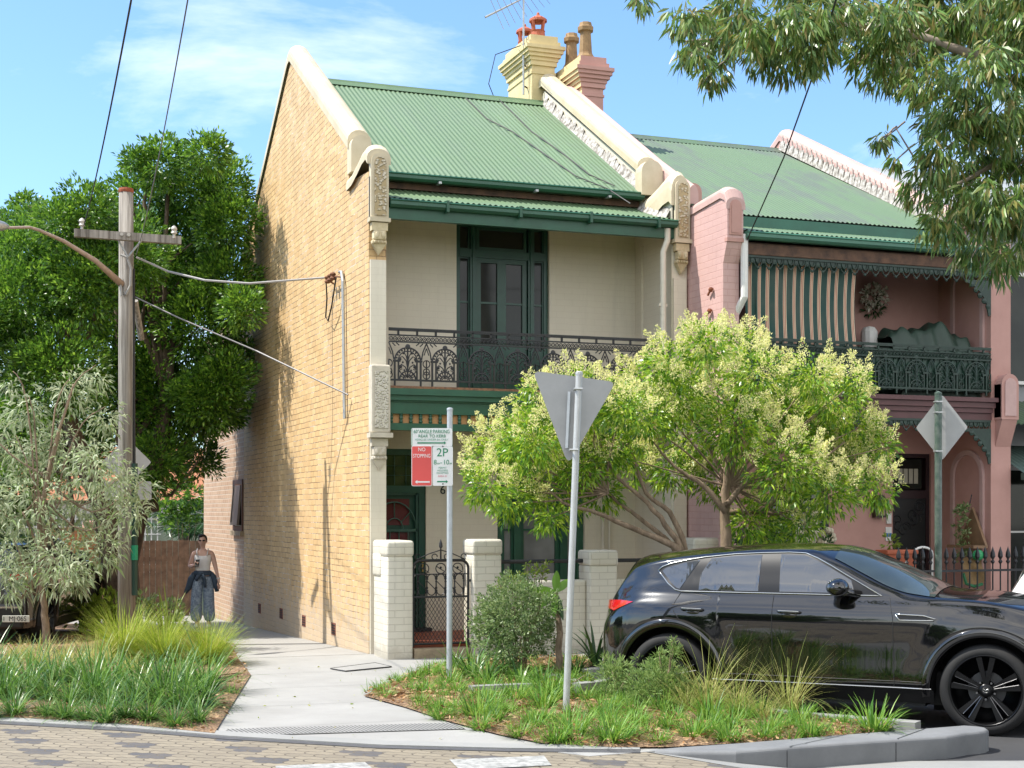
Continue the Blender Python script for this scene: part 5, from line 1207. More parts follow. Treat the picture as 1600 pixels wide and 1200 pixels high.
XR, XF, WR, ZC, RA = .0, 2.88, .395, .385, .475
def squeeze(f): return lambda x: f(x if x > -.4 else -.4 + (x+.4)/.82)   # shorter tail
Zt, Ze, Zb, Pl, Gp = (squeeze(f) for f in (Zt, Ze, Zb, Pl, Gp))
def Ys(x, z):
    zb = Zb(x); k = Pl(x); q = z*1.18/zb if z <= zb else 1.18 + (z - zb)
    y = Sl(q) * k
    if q > 1.1: y *= 1 + (Gp(x)-1)*min(1, (q-1.1)/.2)
    for c in (XR, XF):   # flared guards
        r = math.hypot(x-c, z-ZC); y += .018*max(0, 1-abs(r-.56)/.16)*k
    return y
def zlow(x):
    z = .27 if x > -.45 else .30
    for c in (XR, XF):
        if abs(x-c) < RA: z = max(z, ZC + math.sqrt(RA**2 - (x-c)**2))
    return z
CAR_O = Vector((1.494 + .83*.705, -5.549 + .83*.709, -.14)); CAR_RZ = math.atan2(-.705, .709)
def M_paint(name, c, rough=.10, coat=1.0):
    m, t, b = newmat(name); b.inputs['Base Color'].default_value = (*c, 1); b.inputs['Roughness'].default_value = .25
    b.inputs['Coat Weight'].default_value = coat; b.inputs['Coat Roughness'].default_value = .03; b.inputs['Specular IOR Level'].default_value = .08; b.inputs['Coat IOR'].default_value = 1.8
    lk(t, mixc(t, ramp(t, noise(t, 2.5, 5), .45, .7), c, tuple(q*1.4 for q in c)), b.inputs['Base Color'])
    return m
M['paint'] = M_paint('black car paint', (.0016,.0016,.002))
M['trim_black'] = M_plain('black plastic trim', (.004,.004,.0045), .35, .2, 8, bst=0)
M['chrome'] = M_plain('satin chrome', (.50,.50,.48), .18, .1, 8, metal=1, bst=0)
M['tyre'] = M_plain('tyre rubber', (.012,.0115,.0115), .75, .3, 12)
M['rim'] = M_plain('dark alloy', (.010,.010,.011), .28, .2, 8, metal=.6, bst=0)
M['rim_edge'] = M_plain('machined alloy', (.16,.16,.165), .25, .1, 8, metal=.9, bst=0)
def M_cglass():
    m, t, b = newmat('tinted car glass'); b.inputs['Base Color'].default_value = (.03,.033,.036,1); b.inputs['Roughness'].default_value = .03; b.inputs['IOR'].default_value = 2.25
    return m
M['cglass'] = M_cglass()
M['cwind'] = M_glass('windscreen glass', (.03,.04,.038), .03, 1.0)
M['red_lens'] = M_plain('red lamp lens', (.42,.006,.008), .15, .15, 20, bst=0, coat=1)
def drape_poly(b, poly, off, side, step=.035, top=False):
    import bmesh
    bm = bmesh.new(); P = []
    for i, (x, z) in enumerate(poly):
        x2, z2 = poly[(i+1) % len(poly)]; n = max(1, int(math.hypot(x2-x, z2-z)/step))
        for k in range(n): P.append((x+(x2-x)*k/n, z+(z2-z)*k/n))
    f = bm.faces.new([bm.verts.new((x, 0, z)) for x, z in P]); bmesh.ops.triangulate(bm, faces=[f])
    for _ in range(4):
        e = [q for q in bm.edges if q.calc_length() > step*2.2 and not q.is_boundary]
        if not e: break
        bmesh.ops.subdivide_edges(bm, edges=e, cuts=1); bmesh.ops.triangulate(bm, faces=bm.faces[:])
    bm.verts.index_update()
    v = [(q.co.x, side*(Ys(q.co.x, q.co.z)+off), q.co.z) for q in bm.verts]; fs = [tuple(q.index for q in k.verts) for k in bm.faces]; bm.free()
    v2 = [(x, y - side*.006, z) for x, y, z in v]
    b.add(v, fs)
def dtube(b, pts, off, side, r, n=6, step=.05):
    P = []
    for (x, z), (x2, z2) in zip(pts, pts[1:]):
        k = max(1, int(math.hypot(x2-x, z2-z)/step)); P += [(x+(x2-x)*i/k, z+(z2-z)*i/k) for i in range(k)]
    P.append(pts[-1]); b.tube([(x, side*(Ys(x, z)+off), z) for x, z in P], r, n)
def make_suv(name, label, group=None):
    t = thing(name, label, 'car', (0,0,0), group)
    xs = sorted(set([round(-.79 + i*.033, 3) for i in range(138)] + [-.78, -.77] + [c + s*RA*q for c in (XR, XF) for s in (-1, 1) for q in (1.002, .998, .99, .97, .94, .9)])); xs = [x for x in xs if x <= 3.74]
    b = MB(); b.sm = True; NZ, NT = 30, 9; cols = []
    for x in xs:
        zl, ze, zt = zlow(x), Ze(x), Zt(x); col = []
        for j in range(NZ+1): z = zl + (ze-zl)*j/NZ; col.append((x, Ys(x, z), z))
        ye = col[-1][1]
        for j in range(1, NT+1):
            s = j/NT; a = s*math.pi/2; col.append((x, ye*(1-s)**.92 if s < 1 else 0, ze + (zt-ze)*(1-(1-s)**2.4)))
        cols.append(col)
    n = NZ+NT+1
    for side in (-1, 1):
        v = [(x, side*y, z) for c in cols for x, y, z in c]
        fs = []
        for i in range(len(cols)-1):
            for j in range(n-1):
                q = (i*n+j, (i+1)*n+j, (i+1)*n+j+1, i*n+j+1); fs.append(q if side < 0 else q[::-1])
        b.add(v, fs)
        for i in (0, len(cols)-1):
            c = cols[i]; b.add([(x, side*y, z) for x, y, z in c] + [(c[0][0], 0, z) for _, _, z in c], [(j, j+1, n+j+1, n+j) for j in range(n-1)])
    body = b.build('body', M['paint'], t)
    b = MB(); b.box(-.7, 3.5, -.55, .55, .2, .5).box(.5, 2.36, -.86, .86, .22, .40); b.build('underbody', M['black'], t)
    DLO = [(-.16,1.38),(-.12,1.415),(-.04,1.445),(.1,1.478),(.3,1.512),(.6,1.545),(.85,1.558),(1.1,1.566),(1.26,1.56),(1.38,1.515),(1.5,1.455),(1.79,1.295),(1.98,1.19),(.10,1.19),(.04,1.205),(-.04,1.26)]
    for s in (-1, 1):
        b = MB(); b.sm = True; drape_poly(b, DLO, .0035, s); sw_ = b.build('side_window', M['trim_black'], t)
        for P in ([(-.115,1.375),(-.08,1.405),(.1,1.455),(.255,1.485),(.085,1.212),(.05,1.222),(-.01,1.27)], [(.365,1.50),(.6,1.528),(.85,1.54),(.85,1.207),(.275,1.207),(.275,1.345)], [(1.03,1.548),(1.25,1.542),(1.37,1.497),(1.49,1.438),(1.70,1.322),(1.74,1.207),(1.05,1.207)]):
            b = MB(); b.sm = True; drape_poly(b, P, .0065, s); b.build('pane', M['cglass'], sw_)
        b = MB(); b.sm = True; dtube(b, DLO + DLO[:1], .006, s, .0075); b.build('chrome_trim', M['chrome'], sw_)
        b = MB()
        for L in ([(.10,1.18),(.055,1.08),(.06,1.0),(.14,.9)], [(1.0,1.175),(1.0,.42)], [(2.05,1.175),(2.09,1.0),(2.10,.40)], [(.45,.44),(2.40,.44)]): dtube(b, L, .0005, s, .0035, 4)
        b.build('door_gap', M['black'], t, kind='stuff')
        b = MB(); b.sm = True; drape_poly(b, [(.42,.26),(2.44,.26),(2.44,.372),(.44,.372)], .008, s); b.build('sill_cladding', M['trim_black'], t)
        b = MB(); dtube(b, [(.43,.383),(2.42,.383)], .010, s, .006); b.build('sill_strip', M['chrome'], t)
        for hx in (.24, 1.16):
            y = Ys(hx, 1.02); b = MB(); b.sm = True; b.ball((hx, s*y, 1.0), (.075,.012,.03), 14, 8); hc = b.build('door_handle', M['paint'], t)
            b = MB(); b.sm = True; b.tube([(hx-.105,s*(y+.004),1.03),(hx-.09,s*(y+.032),1.03),(hx+.09,s*(y+.032),1.026),(hx+.105,s*(y+.004),1.026)], .011, 8); b.build('grip', M['paint'], hc)
            b = MB(); dtube(b, [(hx-.095,1.04),(hx+.095,1.036)], .042, s, .004); b.build('chrome_strip', M['chrome'], hc)
        V = [(2.11,1.035),(2.36,1.028),(2.46,1.0),(2.44,.987),(2.36,.985),(2.15,.983)]
        b = MB(); b.sm = True; drape_poly(b, V, .006, s); vt = b.build('wing_vent', M['trim_black'], t)
        b = MB(); b.sm = True; dtube(b, V + V[:1], .009, s, .008); b.build('chrome_surround', M['chrome'], vt)
        # wheel arch cladding
        for c in (XR, XF):
            b = MB(); b.sm = True; A = [rad(-8 + 196*i/40) for i in range(41)]; v = []
            for a in A:
                for r, o in ((.470,-.06),(.468,.004),(.476,.014),(.535,.014),(.545,.002)):
                    x, z = c + r*math.cos(a), ZC + r*math.sin(a); v.append((x, s*(Ys(x, max(z,.25))+o), z))
            b.add(v, [(i*5+j, i*5+j+1, (i+1)*5+j+1, (i+1)*5+j) for i in range(40) for j in range(4)]); b.build('arch_cladding', M['paint'], t)
            b = MB(); b.sm = True; b.add([(c+.474*math.cos(a), s*y, ZC+.474*math.sin(a)) for a in A for y in (.93,.5)], [(i*2,i*2+1,i*2+3,i*2+2) for i in range(40)]); b.box(c-.5, c+.5, s*.5-.01, s*.5+.01, .15, .95); b.build('wheel_well', M['black'], t)
        # mirror
        y = Ys(1.7, 1.2); b = MB(); b.sm = True
        b.ball((1.62, s*(y+.16), 1.265), (.10,.135,.082), 18, 12); b.tube([(1.78,s*(y-.02),1.20),(1.70,s*(y+.07),1.215),(1.66,s*(y+.12),1.22)], [.04,.03,.035], 8); mi = b.build('mirror', M['paint'], t)
        b = MB(); b.sm = True; b.ball((1.575, s*(y+.16), 1.265), (.058,.115,.062), 14, 8); b.build('mirror_glass', M['cglass'], mi)
        # lamps
        b = MB(); b.sm = True; drape_poly(b, [(-.37,1.083),(-.55,1.088),(-.735,1.075),(-.75,1.0),(-.60,.985),(-.5,1.03)], .005, s); b.build('tail_light', M['red_lens'], t)
        b = MB(); b.sm = True; drape_poly(b, [(3.66,.80),(3.45,.90),(3.2,.93),(3.3,.84),(3.6,.74)], .004, s); b.build('headlight', M['cwind'], t)
        # windscreen half and rear window half
        for nm, xa, xb, s0 in (('windscreen', 1.52, 2.43, .07), ('rear_window', -.69, -.52, .16)):
            b = MB(); b.sm = True
            def f(a, c):
                x = xa + a*(xb-xa); ze, zt = Ze(x), Zt(x); ye = Ys(x, ze); q = s0 + c*(1-s0); return (x + .003, s*ye*(1-q)**.92 if q < 1 else 0, ze + (zt-ze)*(1-(1-q)**2.4) + .006)
            b.grid(f, 30, 12); b.build(nm, M['cwind'], t)
    # wheels
    def wheel(c, s):
        yo = s*.945
        b = MB(); b.sm = True; pr = [(.306,-.006),(.318,.002),(.345,.0),(.378,-.012),(.392,-.035),(.395,-.07),(.395,-.17),(.385,-.21),(.34,-.235),(.30,-.235)]
        b.lathe([(r, s*h) for r, h in pr], (c, yo, ZC+.01), 48, 'y', cap=False); ty = b.build('wheel', M['tyre'], t)
        b = MB(); b.sm = True; b.lathe([(r, s*h) for r, h in [(.312,-.006),(.306,.002),(.295,-.006),(.287,-.03),(.275,-.16),(.0,-.17)]], (c, yo, ZC+.01), 48, 'y', cap=False); rm = b.build('rim', M['rim'], ty)
        for k in range(5):
            a = rad(90 + 72*k); b = MB()
            for d in (-.20, .20):
                a1 = a + d; p0 = Vector((c+.055*math.cos(a+d*.6), yo - s*.03, ZC+.01+.055*math.sin(a+d*.6))); p1 = Vector((c+.29*math.cos(a1), yo - s*.012, ZC+.01+.29*math.sin(a1)))
                tn = Vector((-math.sin(a1), 0, math.cos(a1))); w0, w1 = .016, .024; dp = Vector((0, s*.03, 0))
                v = [p0-tn*w0, p0+tn*w0, p1+tn*w1, p1-tn*w1]; v = v + [q - dp*1.3 for q in v]; b.add(v, [(0,1,2,3),(4,5,1,0),(5,6,2,1),(6,7,3,2),(7,4,0,3)])
            sp_ = b.build('spoke', M['rim'], rm)
            b = MB()
            for d in (-.10, .10):
                a1 = a + d*1.0; b.tube([(c+.07*math.cos(a1), yo-s*.024, ZC+.01+.07*math.sin(a1)), (c+.28*math.cos(a1), yo-s*.010, ZC+.01+.28*math.sin(a1))], .0035, 4)
            if k in (1, 2, 4, 3): b.build('spoke_edge', M['rim_edge'], rm)
        b = MB(); b.sm = True; b.lathe([(.062,s*-.05),(.058,s*-.018),(.036,s*-.012),(0,s*-.012)], (c, yo, ZC+.01), 20, 'y'); b.build('hub', M['rim'], rm)
        b = MB(); b.lathe([(.033,s*-.011),(.031,s*-.008),(0,s*-.008)], (c, yo, ZC+.01), 18, 'y'); b.build('hub_cap', M['black'], rm)
        b = MB(); y_ = yo - s*.006; b.tube([(c-.02,y_,ZC+.024),(c-.008,y_,ZC+.018),(c,y_,ZC+.008),(c+.008,y_,ZC+.018),(c+.02,y_,ZC+.024)], .003, 5); b.tube([(c+.022*math.cos(rad(q)),y_,ZC+.011+.019*math.sin(rad(q))) for q in range(150,391,20)], .002, 4); b.build('emblem', M['chrome'], rm)
        b = MB()
        for k in range(5): a = rad(54+72*k); b.lathe([(.010,s*-.03),(.010,s*-.016)], (c+.078*math.cos(a), yo, ZC+.01+.078*math.sin(a)), 6, 'y')
        b.build('wheel_nut', M['rim_edge'], rm, kind='stuff')
        b = MB(); b.lathe([(.16,s*-.12),(.16,s*-.10),(.08,s*-.10)], (c, yo, ZC+.01), 28, 'y', cap=False); b.build('brake_disc', M_plain('brake steel', (.07,.07,.072), .5, .2, 9, metal=.5, bst=0), rm)
    for c in (XR, XF):
        for s in (-1, 1): wheel(c, s)
    b = MB(); b.rbox(3.6, 3.735, -.45, .45, .45, .75, .03); b.build('grille', M['trim_black'], t)
    return t
suv = make_suv('parked_car', 'glossy black SUV parked beside the garden bed at lower right')
other = copy_tree(suv); white = copy_tree(suv)
suv.location = CAR_O; suv.rotation_euler = (0, 0, CAR_RZ)
def respec(o, mp):
    for ch in o.children:
        for i, sl in enumerate(ch.material_slots):
            if sl.material in mp: m = mp[sl.material]; sl.link = 'OBJECT'; sl.material = m
        respec(ch, mp)
white['label'] = 'white car at the right edge, partly hidden by the bonnet of the black SUV'
respec(white, {M['paint']: M_paint('white car paint', (.70,.71,.72))})
white.location = CAR_O + Vector((5.52, .95, -.14)); white.rotation_euler = (0, 0, CAR_RZ)
other['label'] = 'black car with a number plate parked behind the grey leaved sapling'
lp = c2w(-7.75, 21.8); hd = rad(72)
other.location = (lp.x, lp.y, -.16); other.rotation_euler = (0, 0, hd)
bpy.context.view_layer.update()
mo_ = Matrix.Translation(other.location) @ Matrix.Rotation(hd, 4, 'Z')
def onother(bm_, name, mat): bm_.v = [tuple(mo_ @ Vector(p)) for p in bm_.v]; return bm_.build(name, mat, other)
b = MB(); b.rbox(-.87, -.77, -.80, .80, .30, .66, .04); onother(b, 'bumper', M['trim_black'])
b = MB(); b.box(-.875, -.85, -.78, .78, .60, .625); onother(b, 'bumper_strip', M['chrome'])
pc_ = at(25, 967, d=20.92); 
t_ = MB(); rz_ = math.atan2(RX[1], RX[0]); hw, hh = .19, .047
pm = Matrix.Translation(pc_) @ Matrix.Rotation(rz_ + rad(2), 4, 'Z')
t_.rbox(-hw, hw, -.008, .008, -hh, hh, .006); t_.v = [tuple(pm @ Vector(p)) for p in t_.v]
npl = t_.build('number_plate', M_plain('pale number plate', (.55,.54,.47), .5, .05, 6, bst=0), other)
text('MJ·06S', .098, pm @ Vector((.025, -.010, 0)), Matrix.Rotation(rz_+rad(2), 4, 'Z') @ FR, M['black'], npl, 'lettering', .001, sx=.92)
text('NSW', .028, pm @ Vector((-.165, -.010, 0)), Matrix.Rotation(rz_+rad(2), 4, 'Z') @ FR @ Matrix.Rotation(rad(90), 4, 'Z'), M['black'], npl, 'lettering', .001)
# ------------------------------------------------------------ woman walking down the lane
def skin(name, verts, edges, mats, parent, root=0, sub=2, extra=None):
    me = bpy.data.meshes.new(name); me.from_pydata([v[:3] for v in verts], edges, []); o = bpy.data.objects.new(name, me); COL.objects.link(o)
    m = o.modifiers.new('s', 'SKIN'); m.use_smooth_shade = True; m.branch_smoothing = .6
    for i, v in enumerate(verts):
        sv = me.skin_vertices[0].data[i]; sv.radius = (v[3], v[4] if len(v) > 4 else v[3]); sv.use_root = (i == root)
    q = o.modifiers.new('u', 'SUBSURF'); q.levels = sub; q.render_levels = sub
    bpy.context.view_layer.update()
    ev = o.evaluated_get(bpy.context.evaluated_depsgraph_get()); em = ev.to_mesh()
    V = [tuple(p.co) for p in em.vertices]; Fc = [tuple(p.vertices) for p in em.polygons]; ev.to_mesh_clear(); bpy.data.objects.remove(o); bpy.data.meshes.remove(me)
    b = MB(); b.sm = True; b.add(V, Fc)
    if extra: extra(b)
    return b.build(name, mats, parent)
pp_ = c2w(-5.46, 26.2); pp_.z = gz(pp_.y) + .0
PW = thing('person', 'woman in white camisole and wide patterned jeans walking down the lane looking at her phone', 'person', (0,0,0))
Vb = [(0,0,.92,.12,.085),(0,.01,1.06,.115,.085),(0,0,1.20,.135,.10),(0,.02,1.33,.105,.07),(0,.01,1.40,.045,.045),(0,-.01,1.455,.05,.05),(0,-.035,1.51,.068,.085),(0,-.03,1.575,.068,.085),(0,-.02,1.625,.04,.05),
      (.155,.02,1.325,.055,.055),(.215,.03,1.08,.040,.040),(.275,-.03,.86,.028,.026),(-.155,.02,1.325,.055,.055),(-.235,.03,1.08,.042,.040),(-.135,-.17,1.11,.030,.028),
      (.095,0,.84,.075,.08),(.10,-.01,.48,.062,.065),(.105,.01,.10,.042,.045),(.11,-.10,.035,.038,.03),(-.095,0,.84,.075,.08),(-.095,-.05,.48,.062,.065),(-.095,-.01,.10,.042,.045),(-.10,-.12,.035,.038,.03),
      (.285,-.045,.79,.034,.02),(-.095,-.20,1.135,.034,.022)]
Eb = [(0,1),(1,2),(2,3),(3,4),(4,5),(5,6),(6,7),(7,8),(3,9),(9,10),(10,11),(3,12),(12,13),(13,14),(0,15),(15,16),(16,17),(17,18),(0,19),(19,20),(20,21),(21,22),(11,23),(14,24)]
def feats(b):
    b.ball((0,-.118,1.525), (.012,.020,.022), 8, 6); b.ball((0,-.112,1.488), (.024,.010,.009), 8, 5)
    for s in (-1, 1): b.ball((s*.072,-.02,1.53), (.012,.02,.03), 7, 5); b.ball((s*.028,-.108,1.55), (.014,.010,.009), 8, 5)
    # left hand hanging, right hand round the phone
    for k, (dx, l) in enumerate(((-.022,.075),(-.008,.085),(.008,.080),(.022,.065))):
        b.tube([(.288+dx*.6,-.05+dx,.765),(.290+dx*.6,-.058+dx,.765-l*.55),(.288+dx*.6,-.068+dx*.9,.765-l)], [.0085,.008,.0065], 6)
    b.tube([(.275,-.075,.80),(.265,-.095,.765),(.268,-.10,.735)], [.010,.0085,.007], 6)
    for k in range(4): z = 1.10 + k*.019; b.tube([(-.085,-.215,z),(-.055,-.235,z+.003),(-.045,-.225,z+.004)], [.009,.008,.0065], 6)
    b.tube([(-.115,-.215,1.135),(-.098,-.24,1.165),(-.085,-.245,1.19)], [.010,.009,.007], 6)
M['skin'] = M_plain('skin', (.68,.43,.34), .55, .12, 10, bst=0); M['hair'] = M_plain('dark brown hair', (.022,.012,.009), .5, .3, 20)
M['denim'] = M_plain('washed patterned denim', (.38,.46,.55), .9, .5, 30, c2=(.13,.18,.26)); M['denim_dark'] = M_plain('dark denim shirt', (.06,.09,.13), .9, .3, 14); M['top'] = M_plain('white ribbed cotton', (.86,.85,.85), .9, .08, 20)
skin('body', Vb, Eb, M['skin'], PW, 0, 2, feats)
b = MB(); b.sm = True; b.ball((0,.012,1.568), (.078,.095,.088), 16, 12); b.ball((0,.085,1.50), (.04,.035,.06), 10, 8); b.ball((-.02,-.045,1.62), (.055,.05,.03), 10, 7); b.build('hair', M['hair'], PW)
b = MB()
for s in (-1, 1): b.ball((s*.03,-.122,1.545), (.024,.006,.015), 10, 6); b.tube([(s*.055,-.118,1.548),(s*.075,-.02,1.55)], .003, 4)
b.tube([(-.012,-.126,1.548),(.012,-.126,1.548)], .003, 4); b.build('glasses', M['black'], PW)
Vj = [(0,.005,.93,.160,.125),(.092,.0,.86,.100,.118),(.105,-.01,.50,.098,.105),(.118,.0,.09,.105,.115),(-.092,0,.86,.100,.118),(-.105,-.045,.50,.098,.105),(-.115,-.01,.09,.105,.115),(0,.005,1.0,.140,.11)]
skin('jeans', Vj, [(0,1),(1,2),(2,3),(0,4),(4,5),(5,6),(0,7)], M['denim'], PW, 0, 2)
b = MB(); b.sm = True; N = 24
rings = [(1.015,.128,.098),(1.06,.125,.098),(1.12,.134,.105),(1.20,.150,.122),(1.25,.150,.118),(1.285,.140,.100)]
b.add([(rx*math.cos(2*math.pi*i/N), .004+ry*math.sin(2*math.pi*i/N), z + (.012*math.cos(4*math.pi*i/N) if k == 5 else 0)) for k, (z, rx, ry) in enumerate(rings) for i in range(N)], [(k*N+i, k*N+(i+1) % N, (k+1)*N+(i+1) % N, (k+1)*N+i) for k in range(5) for i in range(N)])
for s in (-1, 1): b.tube([(s*.085,-.098,1.27),(s*.095,-.075,1.345),(s*.095,.0,1.40),(s*.085,.07,1.34)], .009, 6)
b.build('camisole', M['top'], PW)
b = MB(); b.sm = True; b.lathe([(.150,.93),(.163,.95),(.165,.985),(.150,1.01)], (0,0,0), 24, cap=False); b.v = [(x, y*.80, z) for x, y, z in b.v]
b.ball((-.02,-.135,.96), (.05,.03,.035), 10, 7)
b.tube([(-.03,-.14,.95),(-.07,-.15,.90),(-.10,-.14,.85)], [.03,.035,.03], 8); b.tube([(.01,-.14,.95),(.05,-.15,.85),(.06,-.15,.72)], [.03,.032,.026], 8)
b.tube([(-.14,-.02,.97),(-.20,-.03,.86),(-.24,-.03,.72),(-.30,-.02,.62)], [.04,.06,.055,.03], 8); b.tube([(.14,0,.97),(.20,.0,.88),(.23,.0,.76),(.25,-.01,.64)], [.04,.055,.055,.035], 8)
b.build('tied_shirt', M['denim_dark'], PW)
b = MB(); b.M = Matrix.Translation((-.066,-.222,1.15)) @ Matrix.Rotation(rad(-35), 4, 'X'); b.rbox(-.036, .036, -.005, .005, -.075, .075, .004); b.build('phone', M['black'], PW)
b = MB(); b.lathe([(.031,-.012),(.034,0),(.031,.012)], (.272,-.025,.875), 12, cap=False); b.build('bracelet', M['white'], PW)
b = MB(); b.sm = True
for s, y in ((.11,-.05),(-.10,-.07)): b.ball((s, y, .035), (.048,.12,.04), 12, 8)
b.build('shoes', M['white'], PW)
PW.location = pp_; PW.rotation_euler = (0, 0, math.atan2(RX[1], RX[0]) + rad(4))
# ------------------------------------------------------------ planting
RNG = np.random.default_rng(11)
def unit(v): return v / np.maximum(np.linalg.norm(v, axis=1, keepdims=True), 1e-9)
def leaf_mesh(P, D, L, Wd, droop=.15, fold=.12):
    # two quads per leaf: base, middle and tip; P base points, D axis directions
    n = len(P); D = unit(D); R = RNG.normal(size=(n, 3)); S_ = unit(np.cross(D, R)); Nn = np.cross(S_, D)
    L = np.broadcast_to(np.asarray(L, float).reshape(-1, 1), (n, 1)); Wd = np.broadcast_to(np.asarray(Wd, float).reshape(-1, 1), (n, 1))
    dz = np.array([[0, 0, -1.0]])
    mid = P + D*L*.45 + Nn*L*.04; tip = P + D*L + dz*L*droop
    V = np.stack([P - S_*Wd*.12, P + S_*Wd*.12, mid - S_*Wd*.5 + Nn*Wd*fold, mid + S_*Wd*.5 + Nn*Wd*fold, tip - S_*Wd*.06, tip + S_*Wd*.06], 1).reshape(-1, 3)
    i = np.arange(n)[:, None]*6; F_ = np.concatenate([i + np.array([[0,1,3,2]]), i + np.array([[2,3,5,4]])], 0)
    return V, F_
def clump_leaves(cl, per, k, L, Wd, spread=.10, out=.8, inner=.25, up=.25, hang=0, jitter=.5, droop=.15, keep=None, flat=None):
    # cl: list of (centre, radius); per: leaves per square metre of clump surface; k leaves on each twig
    Ps, Ds = [], []
    for c, r in cl:
        rr = np.array(r if isinstance(r, (tuple, list)) else (r, r, r)); n = max(6, int(per * 12.6 * rr.mean()**2 / k))
        d = unit(RNG.normal(size=(n, 3))); rad_ = (inner + (1-inner)*RNG.random((n, 1))**.55)
        # uneven outline: lumps on the clump
        lump = 1 + .22*np.sin(d[:, :1]*5 + c[0]*7) * np.cos(d[:, 2:3]*6 + c[2]*5)
        tip = np.array(c) + d*rr*rad_*lump
        for _ in range(k):
            q = unit(RNG.normal(size=(n, 3)))
            dd = d*out + q*jitter + np.array([[0, 0, up - hang]])
            Ps.append(tip + q*spread*RNG.random((n, 1))); Ds.append(dd)
    P, D = np.concatenate(Ps), np.concatenate(Ds)
    if keep is not None: m = keep(P); P, D = P[m], D[m]
    n = len(P); return leaf_mesh(P, D, L*(.65+.6*RNG.random(n)), Wd*(.7+.5*RNG.random(n)), droop)
def pxclump(lst, d0, dv, sq=1.0, seed=0):
    r_ = random.Random(seed); out = []
    for q in lst:
        px, py, r = q[:3]; d = d0 + (q[3] if len(q) > 3 else r_.uniform(-dv, dv)); s = d/FPX
        c = at(px, py, d=d); out.append((tuple(c), (r*s, r*s*sq, r*s*.92)))
    return out
def limb(b, pts, r0, r1, n=8, wob=.0, seed=0):
    r_ = random.Random(seed); P = [Vector(p) for p in pts]; Q = []
    for i in range(len(P)-1):
        p0, p1, p2, p3 = P[max(i-1,0)], P[i], P[i+1], P[min(i+2,len(P)-1)]
        for j in range(4):
            t = j/4; Q.append(.5*((2*p1) + (p2-p0)*t + (2*p0-5*p1+4*p2-p3)*t*t + (3*p1-p0-3*p2+p3)*t**3) + Vector((r_.uniform(-wob,wob), r_.uniform(-wob,wob), 0)))
    Q.append(P[-1]); m = len(Q)-1
    b.tube(Q, [r0 + (r1-r0)*i/m for i in range(m+1)], n)
def M_bark(name, a, c, sc=9):
    m, t, b = newmat(name); mpn = nd(t, 'ShaderNodeMapping'); mpn.inputs['Scale'].default_value = (1,1,.3); lk(t, posn(t), mpn.inputs['Vector'])
    f = noise(t, sc, 7, .7, mpn.outputs['Vector']); lk(t, mixc(t, ramp(t, f, .35, .65), a, c), b.inputs['Base Color']); b.inputs['Roughness'].default_value = .9; bump(t, b, f, .8, .02); return m
M['bark'] = M_bark('dark bark', (.05,.035,.025), (.17,.12,.085)); M['bark_pale'] = M_bark('pale brown bark', (.14,.10,.065), (.30,.22,.15), 14); M['bark_grey'] = M_bark('smooth grey bark', (.20,.15,.11), (.34,.28,.22), 6)
M['leaf_dense'] = M_leaf('evergreen leaves', [(.022,.07,.010),(.045,.125,.014),(.08,.20,.02),(.13,.275,.026),(.20,.35,.04)], .35, .38, .5)
M['leaf_sap'] = M_leaf('grey green leaves', [(.16,.22,.11),(.24,.31,.17),(.33,.39,.24),(.42,.46,.31),(.20,.32,.09)], .30, .5, .35)
M['leaf_flow'] = M_leaf('glossy green leaves', [(.045,.13,.014),(.10,.24,.018),(.18,.34,.024),(.29,.44,.03),(.40,.52,.05)], .35, .35, .5)
M['blossom'] = M_leaf('cream blossom', [(.58,.62,.22),(.70,.68,.32),(.76,.70,.42),(.52,.62,.16)], .4, .7, .2)
M['leaf_euc'] = M_leaf('gum leaves', [(.05,.11,.028),(.085,.165,.036),(.13,.23,.045),(.19,.29,.07),(.26,.21,.065),(.10,.23,.036)], .30, .38, .5)
M['grass'] = M_leaf('strappy green blades', [(.022,.075,.014),(.05,.14,.022),(.085,.20,.03),(.14,.27,.05),(.30,.36,.16)], .35, .35, .6)
M['grass_lime'] = M_leaf('lime green blades', [(.12,.20,.018),(.19,.29,.025),(.26,.36,.035),(.34,.42,.06),(.38,.36,.12)], .35, .5, .35)
M['grass_short'] = M_leaf('short bright green blades', [(.05,.15,.018),(.09,.22,.026),(.15,.30,.036),(.26,.38,.07)], .32, .45, .4)
M['straw'] = M_leaf('straw coloured blades', [(.20,.29,.05),(.32,.34,.10),(.44,.40,.16),(.25,.36,.06)], .3, .5, .3)
M['leaf_shrub'] = M_leaf('small grey green leaves', [(.08,.15,.05),(.14,.22,.07),(.21,.29,.11),(.30,.37,.18)], .3, .4, .5)
M['leaf_fine'] = M_leaf('feathery green needles', [(.10,.19,.05),(.16,.26,.07),(.23,.33,.10),(.32,.41,.14)], .3, .5, .35)
M['leaf_yel'] = M_leaf('yellow green leaves', [(.10,.17,.02),(.16,.24,.03),(.22,.30,.04)], .35, .45, .4)
M['leaf_dark'] = M_leaf('broad dark leaves', [(.015,.05,.014),(.03,.085,.02),(.045,.12,.025)], .25, .3, .5)
def tree(name, label, base, fol, trunk_mb, lmat, bmat, cat='tree', group=None):
    t = thing(name, label, cat, base, group)
    V, F_ = fol; fast_mesh('crown', V, F_, lmat, t)
    if trunk_mb is not None: trunk_mb.build('trunk', bmat, t, True)
    return t
